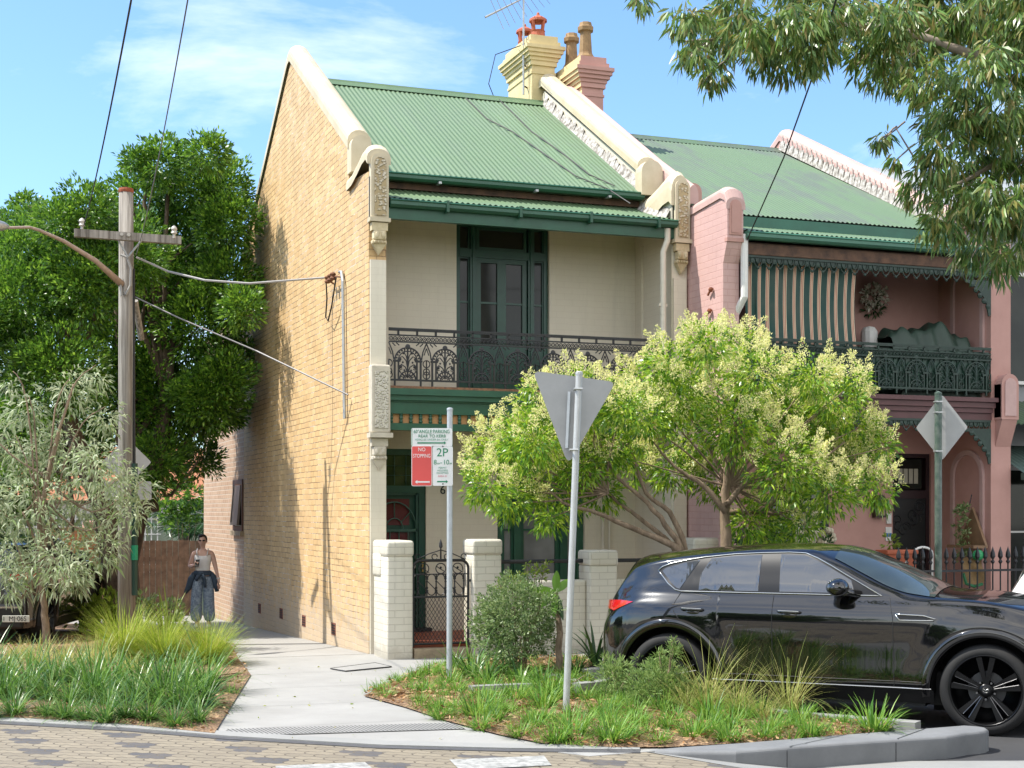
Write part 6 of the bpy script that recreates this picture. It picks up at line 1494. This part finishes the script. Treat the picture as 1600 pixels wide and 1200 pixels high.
# dense evergreen behind the power pole
DD = 25.2
dl = [(325,240,38),(345,290,50),(255,255,48),(300,300,55),(220,310,60),(135,330,50),(95,350,42),(170,370,60),(100,420,65),(40,395,55),(-25,410,60),(355,350,55),(300,380,75),(350,440,60),(250,440,75),(378,480,36),(60,490,75),(160,470,75),(310,510,75),(372,560,38),(210,560,75),(90,580,80),(345,640,45),(270,640,75),(10,560,75),(-60,500,80),(312,715,38),(240,720,55),(0,680,75),(110,690,75),(180,640,70),(-60,640,80),(350,590,50),(10,370,48),(60,350,38),(-30,370,50),(40,320,24),(130,440,70),(30,470,80),(200,400,70),(280,440,80),(320,620,60),(230,610,80),(210,250,22),(20,770,60),(-60,760,70)]
cl = pxclump(dl, DD, 2.3, 1.3, 3)
def lim(P):
    q = np.array([-.6, 8.0, .6]); s_ = np.array(SUN); w_ = P - q; t_ = w_ @ s_; dist = np.linalg.norm(w_ - t_[:, None]*s_, axis=1)
    return (P[:, 0] < -.03) & ((dist > .48) | (RNG.random(len(P)) < .22 + .9*np.maximum(dist-.1, 0)))   # leaves thinned along the sun's line, shaped to let light reach the woman
tb = MB(); base = at(196,960,d=DD+.5); base.z = gz(base.y) - .2
limb(tb, [base, at(192,880,d=DD+.5), at(214,800,d=DD+.3), at(246,715,d=DD), at(262,600,d=DD), at(275,480,d=DD+.3)], .33, .04, 12, .02, 1)
limb(tb, [base, at(178,880,d=DD), at(160,790,d=DD-.2), at(120,690,d=DD-.4), at(80,560,d=DD-.3), at(60,500,d=DD)], .30, .04, 10, .02, 2)
limb(tb, [at(232,800,d=DD+.3), at(215,690,d=DD+.4), at(190,560,d=DD+.6), at(180,400,d=DD+.5)], .2, .04, 8, .02, 3)
for k, q in enumerate(dl[::2]): limb(tb, [at(258 if q[0] > 170 else 90, 620, d=DD), at((q[0]+200)/2, q[1]+60, d=DD), at(q[0], q[1], d=DD)], .06, .012, 5, .03, k)
tree('evergreen_tree', 'large dense dark evergreen tree behind the power pole shading the brick wall', base, clump_leaves(cl, 760, 7, .086, .036, .10, .7, .2, .3, keep=lim), tb, M['leaf_dense'], M['bark'])
# grey green sapling in the left bed
SD = 19.6; sl_ = [(45,640,40),(110,610,38),(150,590,26),(25,700,60),(95,700,60),(165,655,34),(150,730,55),(50,780,70),(130,800,65),(190,760,45),(20,860,60),(95,880,65),(160,860,48),(205,800,35),(225,770,20),(45,900,40),(5,905,36),(110,905,30),(-30,780,60),(-30,680,50),(20,600,22)]
cl = pxclump(sl_, SD, .6, 1.0, 5); sb = at(74,1012,d=SD); sb.z = -.05
tb = MB(); limb(tb, [sb, at(70,960,d=SD), at(66,920,d=SD), at(62,820,d=SD), at(85,700,d=SD), at(115,600,d=SD)], .055, .012, 8, .01, 1)
for k, q in enumerate(sl_): limb(tb, [at(64, 880 - (k % 5)*35, d=SD), at((q[0]+64)/2, q[1]+30, d=SD), at(q[0], q[1]-20, d=SD)], .018, .005, 5, .01, k)
limb(tb, [at(64,870,d=SD), at(45,820,d=SD-.1), at(35,800,d=SD-.1)], .02, .012, 6)
tree('sapling', 'grey green leaved sapling with drooping narrow leaves in the left garden bed', sb, clump_leaves([(c, tuple(np.array(r)*.92)) for c, r in cl], 215, 6, .105, .026, .12, .55, .1, .1, .25, .75, .35), tb, M['leaf_sap'], M['bark_pale'])
# flowering trees before the houses
def flowers(cl, n, seed, size=.22):
    r_ = np.random.default_rng(seed); P, D = [], []
    for c, r in cl:
        rr = np.array(r); m = int(n*rr[0]*rr[2]/.10)+3
        for _ in range(m):
            d = r_.normal(size=3); d[2] = abs(d[2])*.9 + .1; d[1] -= .25; d /= np.linalg.norm(d); tip = np.array(c) + d*rr*r_.uniform(.88, 1.04)
            ax = d*.5 + np.array([0,0,.8]) + r_.normal(size=3)*.45; ax /= np.linalg.norm(ax); k = 95; t = r_.random(k)
            off = r_.normal(size=(k,3)); off -= (off @ ax)[:, None]*ax; off = unit(off)*(size*.42*(1-t*.8)*np.sqrt(r_.random(k)))[:, None]
            P.append(tip + ax*(t*size)[:, None] + off); D.append(off*6 + ax*.6 + r_.normal(size=(k,3))*.3)
    P, D = np.concatenate(P), np.concatenate(D); return leaf_mesh(P, D, .023, .015, 0, .1)
def ftree(label, lst, d0, dv, base, tb, seed, nfl):
    cl = pxclump(lst, d0, dv, 1.0, seed)
    t = tree('flowering_tree', label, base, clump_leaves(cl, 540, 6, .074, .026, .08, .75, .15, .15, .15, .6, .3, keep=lambda P: P[:, 1] < -.15), tb, M['leaf_flow'], M['bark_pale'])
    V, F_ = flowers(cl[:len(cl)*9//10], nfl, seed); fast_mesh('blossom', V, F_, M['blossom'], t, kind='stuff'); return t
FA = [(762,760,42),(800,700,55),(750,720,30),(850,640,45),(830,690,55),(890,660,45),(860,760,65),(800,785,42),(905,730,45),(930,635,45),(900,600,30),(830,605,16),(950,700,50),(975,640,40),(940,770,38),(860,810,26)]
D1 = 17.0; b1 = at(1062,960,d=D1); b1.z = 0; tb = MB()
for k, pts in enumerate(([(1062,960),(1062,868),(1035,845),(975,820),(930,800),(880,785),(830,740)], [(1066,960),(1066,870),(1040,820),(1000,775),(960,740),(930,680)], [(1068,960),(1070,860),(1045,800),(1010,770),(985,700),(960,640)], [(1064,960),(1058,868),(1010,818),(960,780),(900,720),(860,660)])):
    limb(tb, [at(x, y, d=D1 + .1*k) for x, y in pts], .055 - .005*k, .010, 8, .012, k)
for k, q in enumerate(FA): limb(tb, [at(950,770,d=D1), at((q[0]+930)/2, (q[1]+760)/2+10, d=D1), at(q[0], q[1], d=D1)], .016, .005, 5, .01, k)
ftree('spreading tree with cream blossom leaning left over the gate, several thin stems', FA, D1, .75, b1, tb, 21, 13)
FB = [(1000,600,45),(1045,570,45),(1100,540,40),(1150,550,45),(1060,620,55),(1010,660,50),(1110,610,60),(1180,590,50),(1080,690,60),(1150,670,60),(1210,640,50),(1270,590,42),(1300,630,50),(1250,660,50),(1330,600,32),(1290,700,60),(1340,670,38),(1230,730,60),(1330,730,55),(1380,700,26),(1370,765,36),(1290,770,55),(1210,790,50),(1250,820,36),(1120,750,40),(1050,740,38),(990,720,36),(1170,820,40),(1110,525,26),(1200,845,30)]
D2 = 17.6; b2 = at(1135,950,d=D2); b2.z = 0; tb = MB()
limb(tb, [b2, at(1134,880,d=D2), at(1133,800,d=D2), at(1136,740,d=D2), at(1150,670,d=D2), at(1160,600,d=D2)], .085, .02, 10, .01, 1)
for k, pts in enumerate(([(1133,800),(1100,760),(1055,730),(1020,690)], [(1134,790),(1160,760),(1185,735),(1240,690)], [(1134,780),(1145,720),(1150,660),(1110,590)], [(1190,800),(1230,760),(1262,735),(1320,690)], [(1136,800),(1190,800),(1230,800),(1330,760)])):
    limb(tb, [at(x, y, d=D2 + .12*(k-2)) for x, y in pts], .040, .010, 7, .012, k)
for k, q in enumerate(FB): limb(tb, [at(1140,760,d=D2), at((q[0]+1140)/2, (q[1]+740)/2+10, d=D2), at(q[0], q[1], d=D2)], .016, .005, 5, .01, k)
ftree('broad tree with cream blossom on a single brown trunk before the pink house', FB, D2, .8, b2, tb, 22, 13)
# gum tree: trunk off to the right, sprays hanging in at the top right corner
GD = 12.2; tb = MB(); gb_ = c2w(6.4, GD+.6, -.14)
limb(tb, [gb_, gb_ + Vector((0,.1,2.5)), gb_ + Vector((-.1,.2,4.2)), gb_ + Vector((-.3,.3,6.5)), gb_ + Vector((-.2,.5,9))], .26, .10, 12, .02, 1)
t1 = gb_ + Vector((-.2,.25,5.2))
limb(tb, [t1, at(1720,60,d=GD+.2), at(1600,85,d=GD), at(1530,88,d=GD), at(1480,72,d=GD), at(1400,45,d=GD), at(1300,40,d=GD), at(1180,55,d=GD), at(1060,66,d=GD)], .07, .007, 8, .01, 2)
limb(tb, [at(1660,75,d=GD+.1), at(1560,20,d=GD+.2), at(1450,-20,d=GD+.2), at(1300,-40,d=GD), at(1120,-20,d=GD), at(1000,-8,d=GD)], .05, .008, 6, .01, 3)
limb(tb, [at(1700,120,d=GD), at(1620,200,d=GD), at(1560,250,d=GD), at(1510,280,d=GD), at(1460,290,d=GD), at(1400,200,d=GD)], .035, .005, 6, .01, 4)
limb(tb, [at(1690,200,d=GD), at(1620,290,d=GD), at(1570,330,d=GD), at(1540,380,d=GD)], .03, .006, 6, .01, 5)
gl = [(1000,0,17),(1080,30,36),(1110,65,40),(1075,90,25),(1110,115,26),(1150,20,50),(1170,55,40),(1200,85,36),(1235,40,50),(1240,95,32),(1265,75,36),(1290,30,45),(1300,80,26),(1340,30,50),(1390,40,55),(1370,85,38),(1410,100,46),(1440,55,55),(1500,30,60),(1460,130,45),(1560,40,60),(1530,110,50),(1590,110,45),(1620,40,60),(1500,180,48),(1560,180,50),(1610,190,50),(1450,200,24),(1470,240,40),(1530,250,50),(1590,260,50),(1445,285,32),(1490,310,46),(1550,320,52),(1610,340,50),(1470,355,36),(1530,385,40),(1590,400,26),(1560,415,22),(1385,215,13),(1372,222,10),(1400,250,9),(1250,-20,50),(1450,-20,60),(1600,-20,60)]
cl = pxclump(gl, GD, .9, 1.4, 7)
for k, q in enumerate(gl): limb(tb, [at(q[0]+30, q[1]-25, d=GD), at(q[0], q[1], d=GD), at(q[0]-12, q[1]+18, d=GD)], .008, .003, 4, .01, k)
tree('gum_tree', 'gum tree with long hanging leaves reaching in at the top right corner', gb_, clump_leaves(cl, 640, 9, .105, .022, .05, .35, .05, 0, .75, .5, .12), tb, M['leaf_euc'], M['bark_grey'])
# ---- grasses
def blades(n, r, h, w, lean=.9, seg=4, hv=.35, up=1.0, seed=0, fan=.3):
    r_ = np.random.default_rng(seed); a = r_.random(n)*2*np.pi; rr = r*np.sqrt(r_.random(n)); P = np.stack([rr*np.cos(a), rr*np.sin(a), np.zeros(n)], 1)
    a2 = a + r_.normal(size=n)*.7; D = np.stack([np.cos(a2), np.sin(a2), np.zeros(n)], 1); S_ = np.stack([-np.sin(a2), np.cos(a2), np.zeros(n)], 1)
    L = h*(1-hv+2*hv*r_.random(n)); t0 = .02 + fan*r_.random(n)**.8; t1 = t0 + lean*(.25 + 1.25*r_.random(n)**1.2); V = []
    c = P.copy(); wv = .75 + .5*r_.random(n)
    for j in range(seg+1):
        t = j/seg; th = np.minimum(t0 + (t1-t0)*t, 2.7)
        if j: c = c + (D*np.sin(th)[:, None] + np.array([0,0,1])*np.cos(th)[:, None])*(L/seg)[:, None]
        wd = w*(1-t)**.6*wv + .0006; V += [c - S_*wd[:, None]/2, c + S_*wd[:, None]/2]
    V = np.stack(V, 1).reshape(-1, 3); i = np.arange(n)[:, None]*(2*seg+2)
    F_ = np.concatenate([i + np.array([[2*j,2*j+1,2*j+3,2*j+2]]) for j in range(seg)], 0); return V, F_
def put(lst, protos, name, label, cat, group, seed, zoff=0, s0=.8, s1=1.2):
    r_ = random.Random(seed)
    for i, (x, y, s) in enumerate(lst):
        p = protos[i % len(protos)]; o = p.copy() if i >= len(protos) else p
        if i >= len(protos): COL.objects.link(o)
        o.name = name; o.location = (x, y, gz(y) + zoff); k = s*r_.uniform(s0, s1); o.scale = (k, k, k*r_.uniform(.85, 1.1)); o.rotation_euler = (r_.uniform(-.05,.05), r_.uniform(-.05,.05), r_.random()*6.28)
        o['label'] = label; o['category'] = cat; o['group'] = group
def gpts(lst, z=0): return [(*gxy(px, py, z), s) for px, py, s in lst]
def inside(poly, x, y):
    c = False; n = len(poly)
    for i in range(n):
        x1, y1 = poly[i]; x2, y2 = poly[(i+1) % n]
        if (y1 > y) != (y2 > y) and x < (x2-x1)*(y-y1)/(y2-y1)+x1: c = not c
    return c
# left bed: strappy clumps along the kerb
pr = [fast_mesh('strappy_grass', *blades(150, .07, .50, .015, 1.1, 6, .35, 1, s, .95), M['grass']) for s in (1,2,3,4)]
r_ = random.Random(8); L_ = []
for row, (ya, yb, sc) in enumerate(((1124,1138,.58),(1102,1118,.92),(1076,1092,1.0))):
    for k in range(12):
        px = -40 + k*35 + r_.uniform(-9,9) + row*7
        if px > (338,338,345)[row]: continue
        f = max(0, min(1, px/340)); py = ya + (yb-ya)*f + r_.uniform(-5,5) - (8 if row else 3); L_.append((px, py, sc))
put(gpts(L_), pr, 'strappy_grass', 'green strappy grass clump in the mass along the kerb of the left bed', 'grass clump', 'strappy grass clumps in the left bed', 3)
pr = [fast_mesh('pale_grass', *blades(150, .12, .36, .009, 1.1, 5, .4, 1, s, .8), M['straw']) for s in (5,6)]
put(gpts([(15,1055,1),(60,1040,1.0),(110,1048,.9),(150,1040,.9),(-30,1040,1),(200,1050,.8),(30,1028,.9),(100,1030,.8)]), pr, 'pale_grass', 'pale straw tinted grass clump behind the strappy row near the sapling', 'grass clump', 'pale grass clumps near the sapling', 4)
for i, (px, py, s, lab) in enumerate(((195,1030,1.0,'large lime green fine tuft, leftmost beside the power pole foot'),(255,1035,.85,'lime green fine tuft in the middle between the two largest tufts'),(325,1038,.85,'large lime green fine tuft at the footpath edge'))):
    o = fast_mesh('lime_tuft', *blades(1300, .12, .70, .007, .95, 6, .3, 1, 20+i, 1.0), M['grass_lime'], label=lab, cat='grass tuft'); x, y = gxy(px, py); o.location = (x, y, gz(y)); o.scale = (s,)*3
# flax like fans in the left bed
for i, (px, py, s, lab) in enumerate(((262,1010,1.0,'upright flax like plant with broad yellow green straps between the lime tufts'),(222,985,.9,'flax like plant with broad green straps at the foot of the power pole'))):
    o = fast_mesh('flax', *blades(26, .07, .75, .036, .5, 5, .3, 1, 30+i), M['leaf_yel'] if i == 0 else M['grass'], label=lab, cat='plant'); x, y = gxy(px, py); o.location = (x, y, gz(y)); o.scale = (s,)*3
def shrub(name, label, lst, d, mat, per, k, L, Wd, sp=.06, dv=.15, up=.35, out=.8, stems=True, jit=.5, inner=.1, base=None, droop=.1):
    cl = pxclump(lst, d, dv, 1.0, len(label)); q = base or lst[0]; bp = at(q[0], q[1] + (q[2] if base is None else 0), d=d); bp.z = gz(bp.y)
    t = thing(name, label, 'shrub', bp); V, F_ = clump_leaves(cl, per, k, L, Wd, sp, out, inner, up, 0, jit, droop); fast_mesh('foliage', V, F_, mat, t)
    if stems:
        b = MB()
        for i, (c, r) in enumerate(cl): limb(b, [bp, bp.lerp(Vector(c), .5) + Vector((0,0,.05)), Vector(c) + Vector((0,0,r[2]*.5))], .012, .003, 5, .01, i)
        b.build('stem', M['bark_pale'], t)
    return t
shrub('leafy_plant', 'leafy green plant with small red flower before the garden wall beside the woman', [(262,958,24),(242,948,20),(225,942,16),(278,972,14)], 22.5, M['leaf_shrub'], 260, 6, .10, .045)
shrub('groundcover_bush', 'low bright green leafy bush behind the power pole foot', [(150,950,30),(125,960,22),(180,948,26),(165,968,28)], 24, M['leaf_yel'], 260, 6, .11, .05)
shrub('round_shrub', 'round fine leaved grey green shrub before the gate pillar', [(805,955,58),(760,970,30),(850,945,30),(780,985,42),(835,975,40),(800,930,36),(845,1000,30),(770,950,28),(825,920,22),(790,1010,36),(760,1000,22)], 16.3, M['leaf_shrub'], 1500, 7, .036, .019, .04, .25, .3, .7, base=(805,1030))
shrub('wispy_shrub', 'wispy bright green shoots rising above the round shrub under the front window', [(812,900,12),(825,885,9),(838,890,13),(852,880,8),(800,905,12),(846,900,12),(780,912,10)], 16.9, M['leaf_yel'], 900, 5, .035, .018, .03, .1, base=(820,1010))
shrub('feathery_shrub', 'feathery upright shrub before the rear wheel of the black SUV', [(1010,1070,34),(1045,1065,34),(1030,1045,26),(1052,1018,12),(1053,1000,6),(1030,1022,9),(1075,1080,24),(1000,1095,24),(1050,1095,30)], 13.6, M['leaf_fine'], 3600, 8, .045, .008, .03, .2, .5, .6, base=(1035,1125))
shrub('feathery_shrub', 'feathery shrub by the tail of the black SUV, left of the taller one', [(960,1050,26),(975,1075,28),(950,1030,12),(945,1085,20),(985,1045,14),(1000,1030,8)], 14.2, M['leaf_fine'], 3600, 8, .045, .008, .03, .2, .5, .6, base=(965,1108))
shrub('yellow_shrub', 'small yellow green shrub at the foot of the leaning sign pole', [(868,1085,22),(850,1075,14),(900,1075,20),(885,1062,12),(865,1065,12),(915,1060,12)], 14.6, M['leaf_yel'], 1000, 6, .035, .015, .03, .15, base=(880,1110))
shrub('dark_shrub', 'dark leafy shrub before the louvred window of the pink house', [(1215,840,26),(1240,845,22),(1180,848,26),(1290,850,14),(1160,840,20)], 18.6, M['leaf_dark'], 300, 6, .08, .035, base=(1215,900))
# frangipani: bare stem with a rosette of broad leaves
fd = 16.2; fb = at(873,1052,d=fd); fb.z = 0; ft = at(868,925,d=fd)
t = thing('frangipani', 'young frangipani with bare brown stem and a few large leaves behind the sign pole', 'plant', fb)
b = MB(); limb(b, [fb, at(874,1000,d=fd), at(872,965,d=fd), ft], .045, .028, 8, .01, 3); b.build('stem', M['bark_pale'], t)
def bigleaf(b, p, tip, w, curl=.1):
    p, tip = Vector(p), Vector(tip); d = tip-p; s = d.cross(Vector((*FW,0))).normalized(); n_ = s.cross(d).normalized(); v = []
    for i in range(9):
        u = i/8; hw = w*math.sin(math.pi*min(1, u*.93+.05))**.8; c = p + d*u + Vector((0,0,-curl*u*u*d.length)); v += [c - s*hw + n_*hw*.3, c, c + s*hw + n_*hw*.3]
    b.add(v, [(i*3+j, i*3+j+1, i*3+j+4, i*3+j+3) for i in range(8) for j in range(2)])
for px, py, dd, w in ((870,888,.0,.045),(832,918,-.1,.045),(845,945,-.2,.04),(893,900,.2,.045),(880,965,-.1,.035),(865,960,-.25,.04),(876,1000,0,.02),(855,930,.2,.04)):
    b = MB(); b.sm = True; bigleaf(b, ft, at(px, py, d=fd+dd), w); b.build('leaf', M['leaf_dark'] if py > 960 else M['grass_short'], t)
o = fast_mesh('strap_lily', *blades(16, .05, .50, .05, 1.0, 5, .2, 1, 41), M['leaf_dark'], label='dark broad strap leaved lily by the fence left of the car tail', cat='plant'); x, y = gxy(932,1042); o.location = (x, y, .02)
# right bed: strappy lilies, short turf like clumps, long arching grass
pr = [fast_mesh('strappy_lily', *blades(46, .07, .46, .024, 1.2, 6, .3, 1, s, .9), M['grass']) for s in (51,52)]
put(gpts([(735,1062,1),(760,1068,.9),(710,1045,.8),(815,1068,.8),(845,1082,.75),(790,1052,.8),(880,1058,.7),(900,1052,.7)]), pr, 'strappy_lily', 'broad strappy lily clump below the round shrub in the right bed', 'plant', 'strappy lilies under the round shrub', 6)
pr = [fast_mesh('short_grass', *blades(130, .06, .19, .0085, .8, 4, .35, 1, s, .9), M['grass_short']) for s in (61,62,63,64)]
r_ = random.Random(14); SG_ = []
tries = 0
while len(SG_) < 74 and tries < 6000:
    tries += 1; px, py = r_.uniform(590,1430), r_.uniform(1052,1168); x, y = gxy(px, py)
    if not inside(RB, x, y): continue
    if any((x-a)**2+(y-c)**2 < .30**2 for a, c, _ in SG_): continue
    den = .5 if px > 700 else .7
    if r_.random() > den + (py-1100)/200: continue
    SG_.append((x, y, r_.choice((.75,.9,1.05,1.2)) * (.85 if px < 700 else 1.15)))
put(SG_, pr, 'short_grass', 'short bright green grass clump in the mulch of the right bed', 'grass clump', 'short grass clumps in the right bed', 7)
pr = [fast_mesh('arching_grass', *blades(150, .08, .68, .008, 1.1, 6, .35, 1, s, .7), M['straw']) for s in (71,72)]
put(gpts([(1105,1112,1.0),(1232,1112,.95),(1150,1120,.8),(1075,1115,.7),(1190,1126,.6)]), pr, 'arching_grass', 'long arching straw green grass before the black SUV doors', 'grass clump', 'arching grasses before the car', 8)
# loose leaf litter and small weeds over the mulch
def litter(name, polys, n, seed):
    r_ = np.random.default_rng(seed); P = []
    for poly in polys:
        xs = [p[0] for p in poly]; ys = [p[1] for p in poly]; c = 0
        while c < n:
            x, y = r_.uniform(min(xs), max(xs)), r_.uniform(max(min(ys), -9), min(max(ys), 6))
            if inside(poly, x, y): P.append((x, y, gz(y) + .03 + r_.random()*.03)); c += 1
    P = np.array(P); D = r_.normal(size=P.shape); D[:, 2] *= .25; V, F_ = leaf_mesh(P, D, .035 + .04*r_.random(len(P)), .014 + .012*r_.random(len(P)), .05)
    fast_mesh(name, V, F_, M_leaf('fallen leaves', [(.20,.11,.05),(.36,.22,.11),(.46,.33,.19),(.30,.15,.06),(.14,.08,.04)], .1, .8, .2), kind='stuff')
litter('leaf_litter', [RB, LB], 5200, 3)
o = fast_mesh('path_litter', *leaf_mesh(np.array([(*gxy(random.Random(i).uniform(380,700), random.Random(i*7+1).uniform(1040,1160)), .012) for i in range(40)]), RNG.normal(size=(40,3))*np.array([1,1,.1]), .035, .016, 0), M['straw'], kind='stuff')
# ---- pots and the like
t = thing('trailing_plant', 'trailing green plant hanging over the triangular wooden planter', 'plant', PLANTER)
pts = [(PLANTER.x - .02, PLANTER.y + random.Random(i).uniform(-.12,.12), PLANTER.z + random.Random(i+99).uniform(-.28,.5)) for i in range(26)]
V, F_ = clump_leaves([(p, .05) for p in pts], 900, 5, .05, .02, .03, .7); fast_mesh('foliage', V, F_, M['leaf_shrub'], t)
t = thing('potted_plant', 'small green plant growing in the terracotta trough', 'plant', TROUGH); V, F_ = clump_leaves([((TROUGH.x-.1, TROUGH.y, TROUGH.z+.1), (.12,.08,.12))], 500, 5, .07, .03, .03); fast_mesh('foliage', V, F_, M['leaf_yel'], t)
t = thing('flower_basket', 'white flower basket hanging on the shaded balcony wall beside the striped blind', 'flower basket', WREATH)
V, F_ = clump_leaves([(tuple(WREATH + Vector((.0,-.05,.02))), (.22,.10,.16))], 900, 5, .055, .045, .04); fast_mesh('flowers', V, F_, M_leaf('white petals', [(.75,.72,.62),(.62,.60,.5),(.14,.18,.09)], .3, .7, .2), t)
V, F_ = clump_leaves([(tuple(WREATH + Vector((.02,.0,-.12))), (.16,.06,.18))], 500, 5, .07, .03, .04); fast_mesh('foliage', V, F_, M['leaf_dark'], t)
# palm at the lane end
pb_ = at(290,870,d=36); pb_.z = -1.2; t = thing('palm', 'dark fan palm rising over the garden wall at the lane end', 'palm', pb_)
b = MB(); r_ = random.Random(5); ctr = at(288,835,d=36)
b.tube([pb_, ctr], .12, 8); b.build('trunk', M['bark'], t)
Ps, Ds = [], []
for k in range(15):
    a = r_.uniform(-1.3, 1.3); l = r_.uniform(.7, 1.3); tip = ctr + Vector((*RX,0))*math.sin(a)*l + Vector((0,0,math.cos(a)*l*.9 + .1)) - Vector((*FW,0))*r_.uniform(-.4,.6)
    for j in range(30):
        u = j/29; p = ctr.lerp(tip, u); s = 1 if j % 2 else -1; Ps.append(tuple(p)); Ds.append(tuple((tip-ctr).normalized()*.6 + Vector((*RX,0))*s*.6 + Vector((0,0,-.3))))
V, F_ = leaf_mesh(np.array(Ps), np.array(Ds), .36, .04, .3); fast_mesh('frond', V, F_, M['leaf_dark'], t)
# far trees behind the left houses
for i, (px, py, r, d, lab) in enumerate(((30,820,70,44,'dark tree crown far left behind the brick house and sapling'),(-60,700,90,48,'broad far tree at the left edge behind the evergreen'))):
    c = at(px, py, d=d); cl = [(tuple(c + Vector((q*r*d/FPX*.6, 0, w*r*d/FPX*.5))), r*d/FPX*.7) for q, w in ((-1,0),(0,.5),(1,0),(0,-.5))]
    bb = Vector((c.x, c.y, -1.4)); tb = MB(); tb.tube([bb, c], .2, 7); tree('background_tree', lab, bb, clump_leaves(cl, 60, 6, .25, .11, .2), tb, M['leaf_dense'], M['bark'])

# street trees on the near side of the side street (out of view, added to darken the reflections in the car)
bb = Vector((-15, -15, -.3)); tb = MB(); limb(tb, [bb, bb + Vector((.1,0,2)), bb + Vector((0,.2,5))], .22, .08, 8)
cl = [(tuple(bb + Vector((random.Random(i).uniform(-1.9,1.9), random.Random(i+50).uniform(-1.9,1.9), random.Random(i+90).uniform(1.0,4.2)))), (1.2,1.2,1.0)) for i in range(26)]
st0 = tree('street_tree', 'bushy street tree out of view across the side street', bb, clump_leaves(cl, 55, 6, .26, .11, .2), tb, M['leaf_dense'], M['bark'], group='street trees across the side street')
for i, (x, y) in enumerate(((-18,-11),(-13,-19.5),(-17,-22),(-21,-15.5),(-10,-24))):
    c = copy_tree(st0); c.location = (x, y, -.3); c.rotation_euler = (0, 0, i*1.3)

# low creeping cover knitting the tufts together
r_ = np.random.default_rng(9); Vs, Fs, o_ = [], [], 0; cnt = 0
while cnt < 620:
    poly = RB if cnt < 470 else LB
    xs = [q[0] for q in poly]; ys = [q[1] for q in poly]; x, y = r_.uniform(min(xs), max(xs)), r_.uniform(max(min(ys), -9), min(max(ys), 3))
    if not inside(poly, x, y) or math.sin(x*3.1+1)*math.cos(y*2.7) + r_.normal()*.35 < -.15: continue
    V, F_ = blades(int(r_.uniform(10, 26)), .10, r_.uniform(.07, .15), .008, .9, 3, .4, 1, cnt+500, 1.0)
    Vs.append(V + np.array([x, y, gz(y) + .02])); Fs.append(F_ + o_); o_ += len(V); cnt += 1
fast_mesh('ground_cover', np.concatenate(Vs), np.concatenate(Fs), M['grass_short'], kind='stuff')
shrub('leafy_shrub', 'dark leafy shrub showing over the timber fence beside the brick wing', [(285,815,26),(310,800,22),(262,800,24),(300,770,24),(275,770,24)], 33.5, M['leaf_dense'], 160, 6, .13, .055)
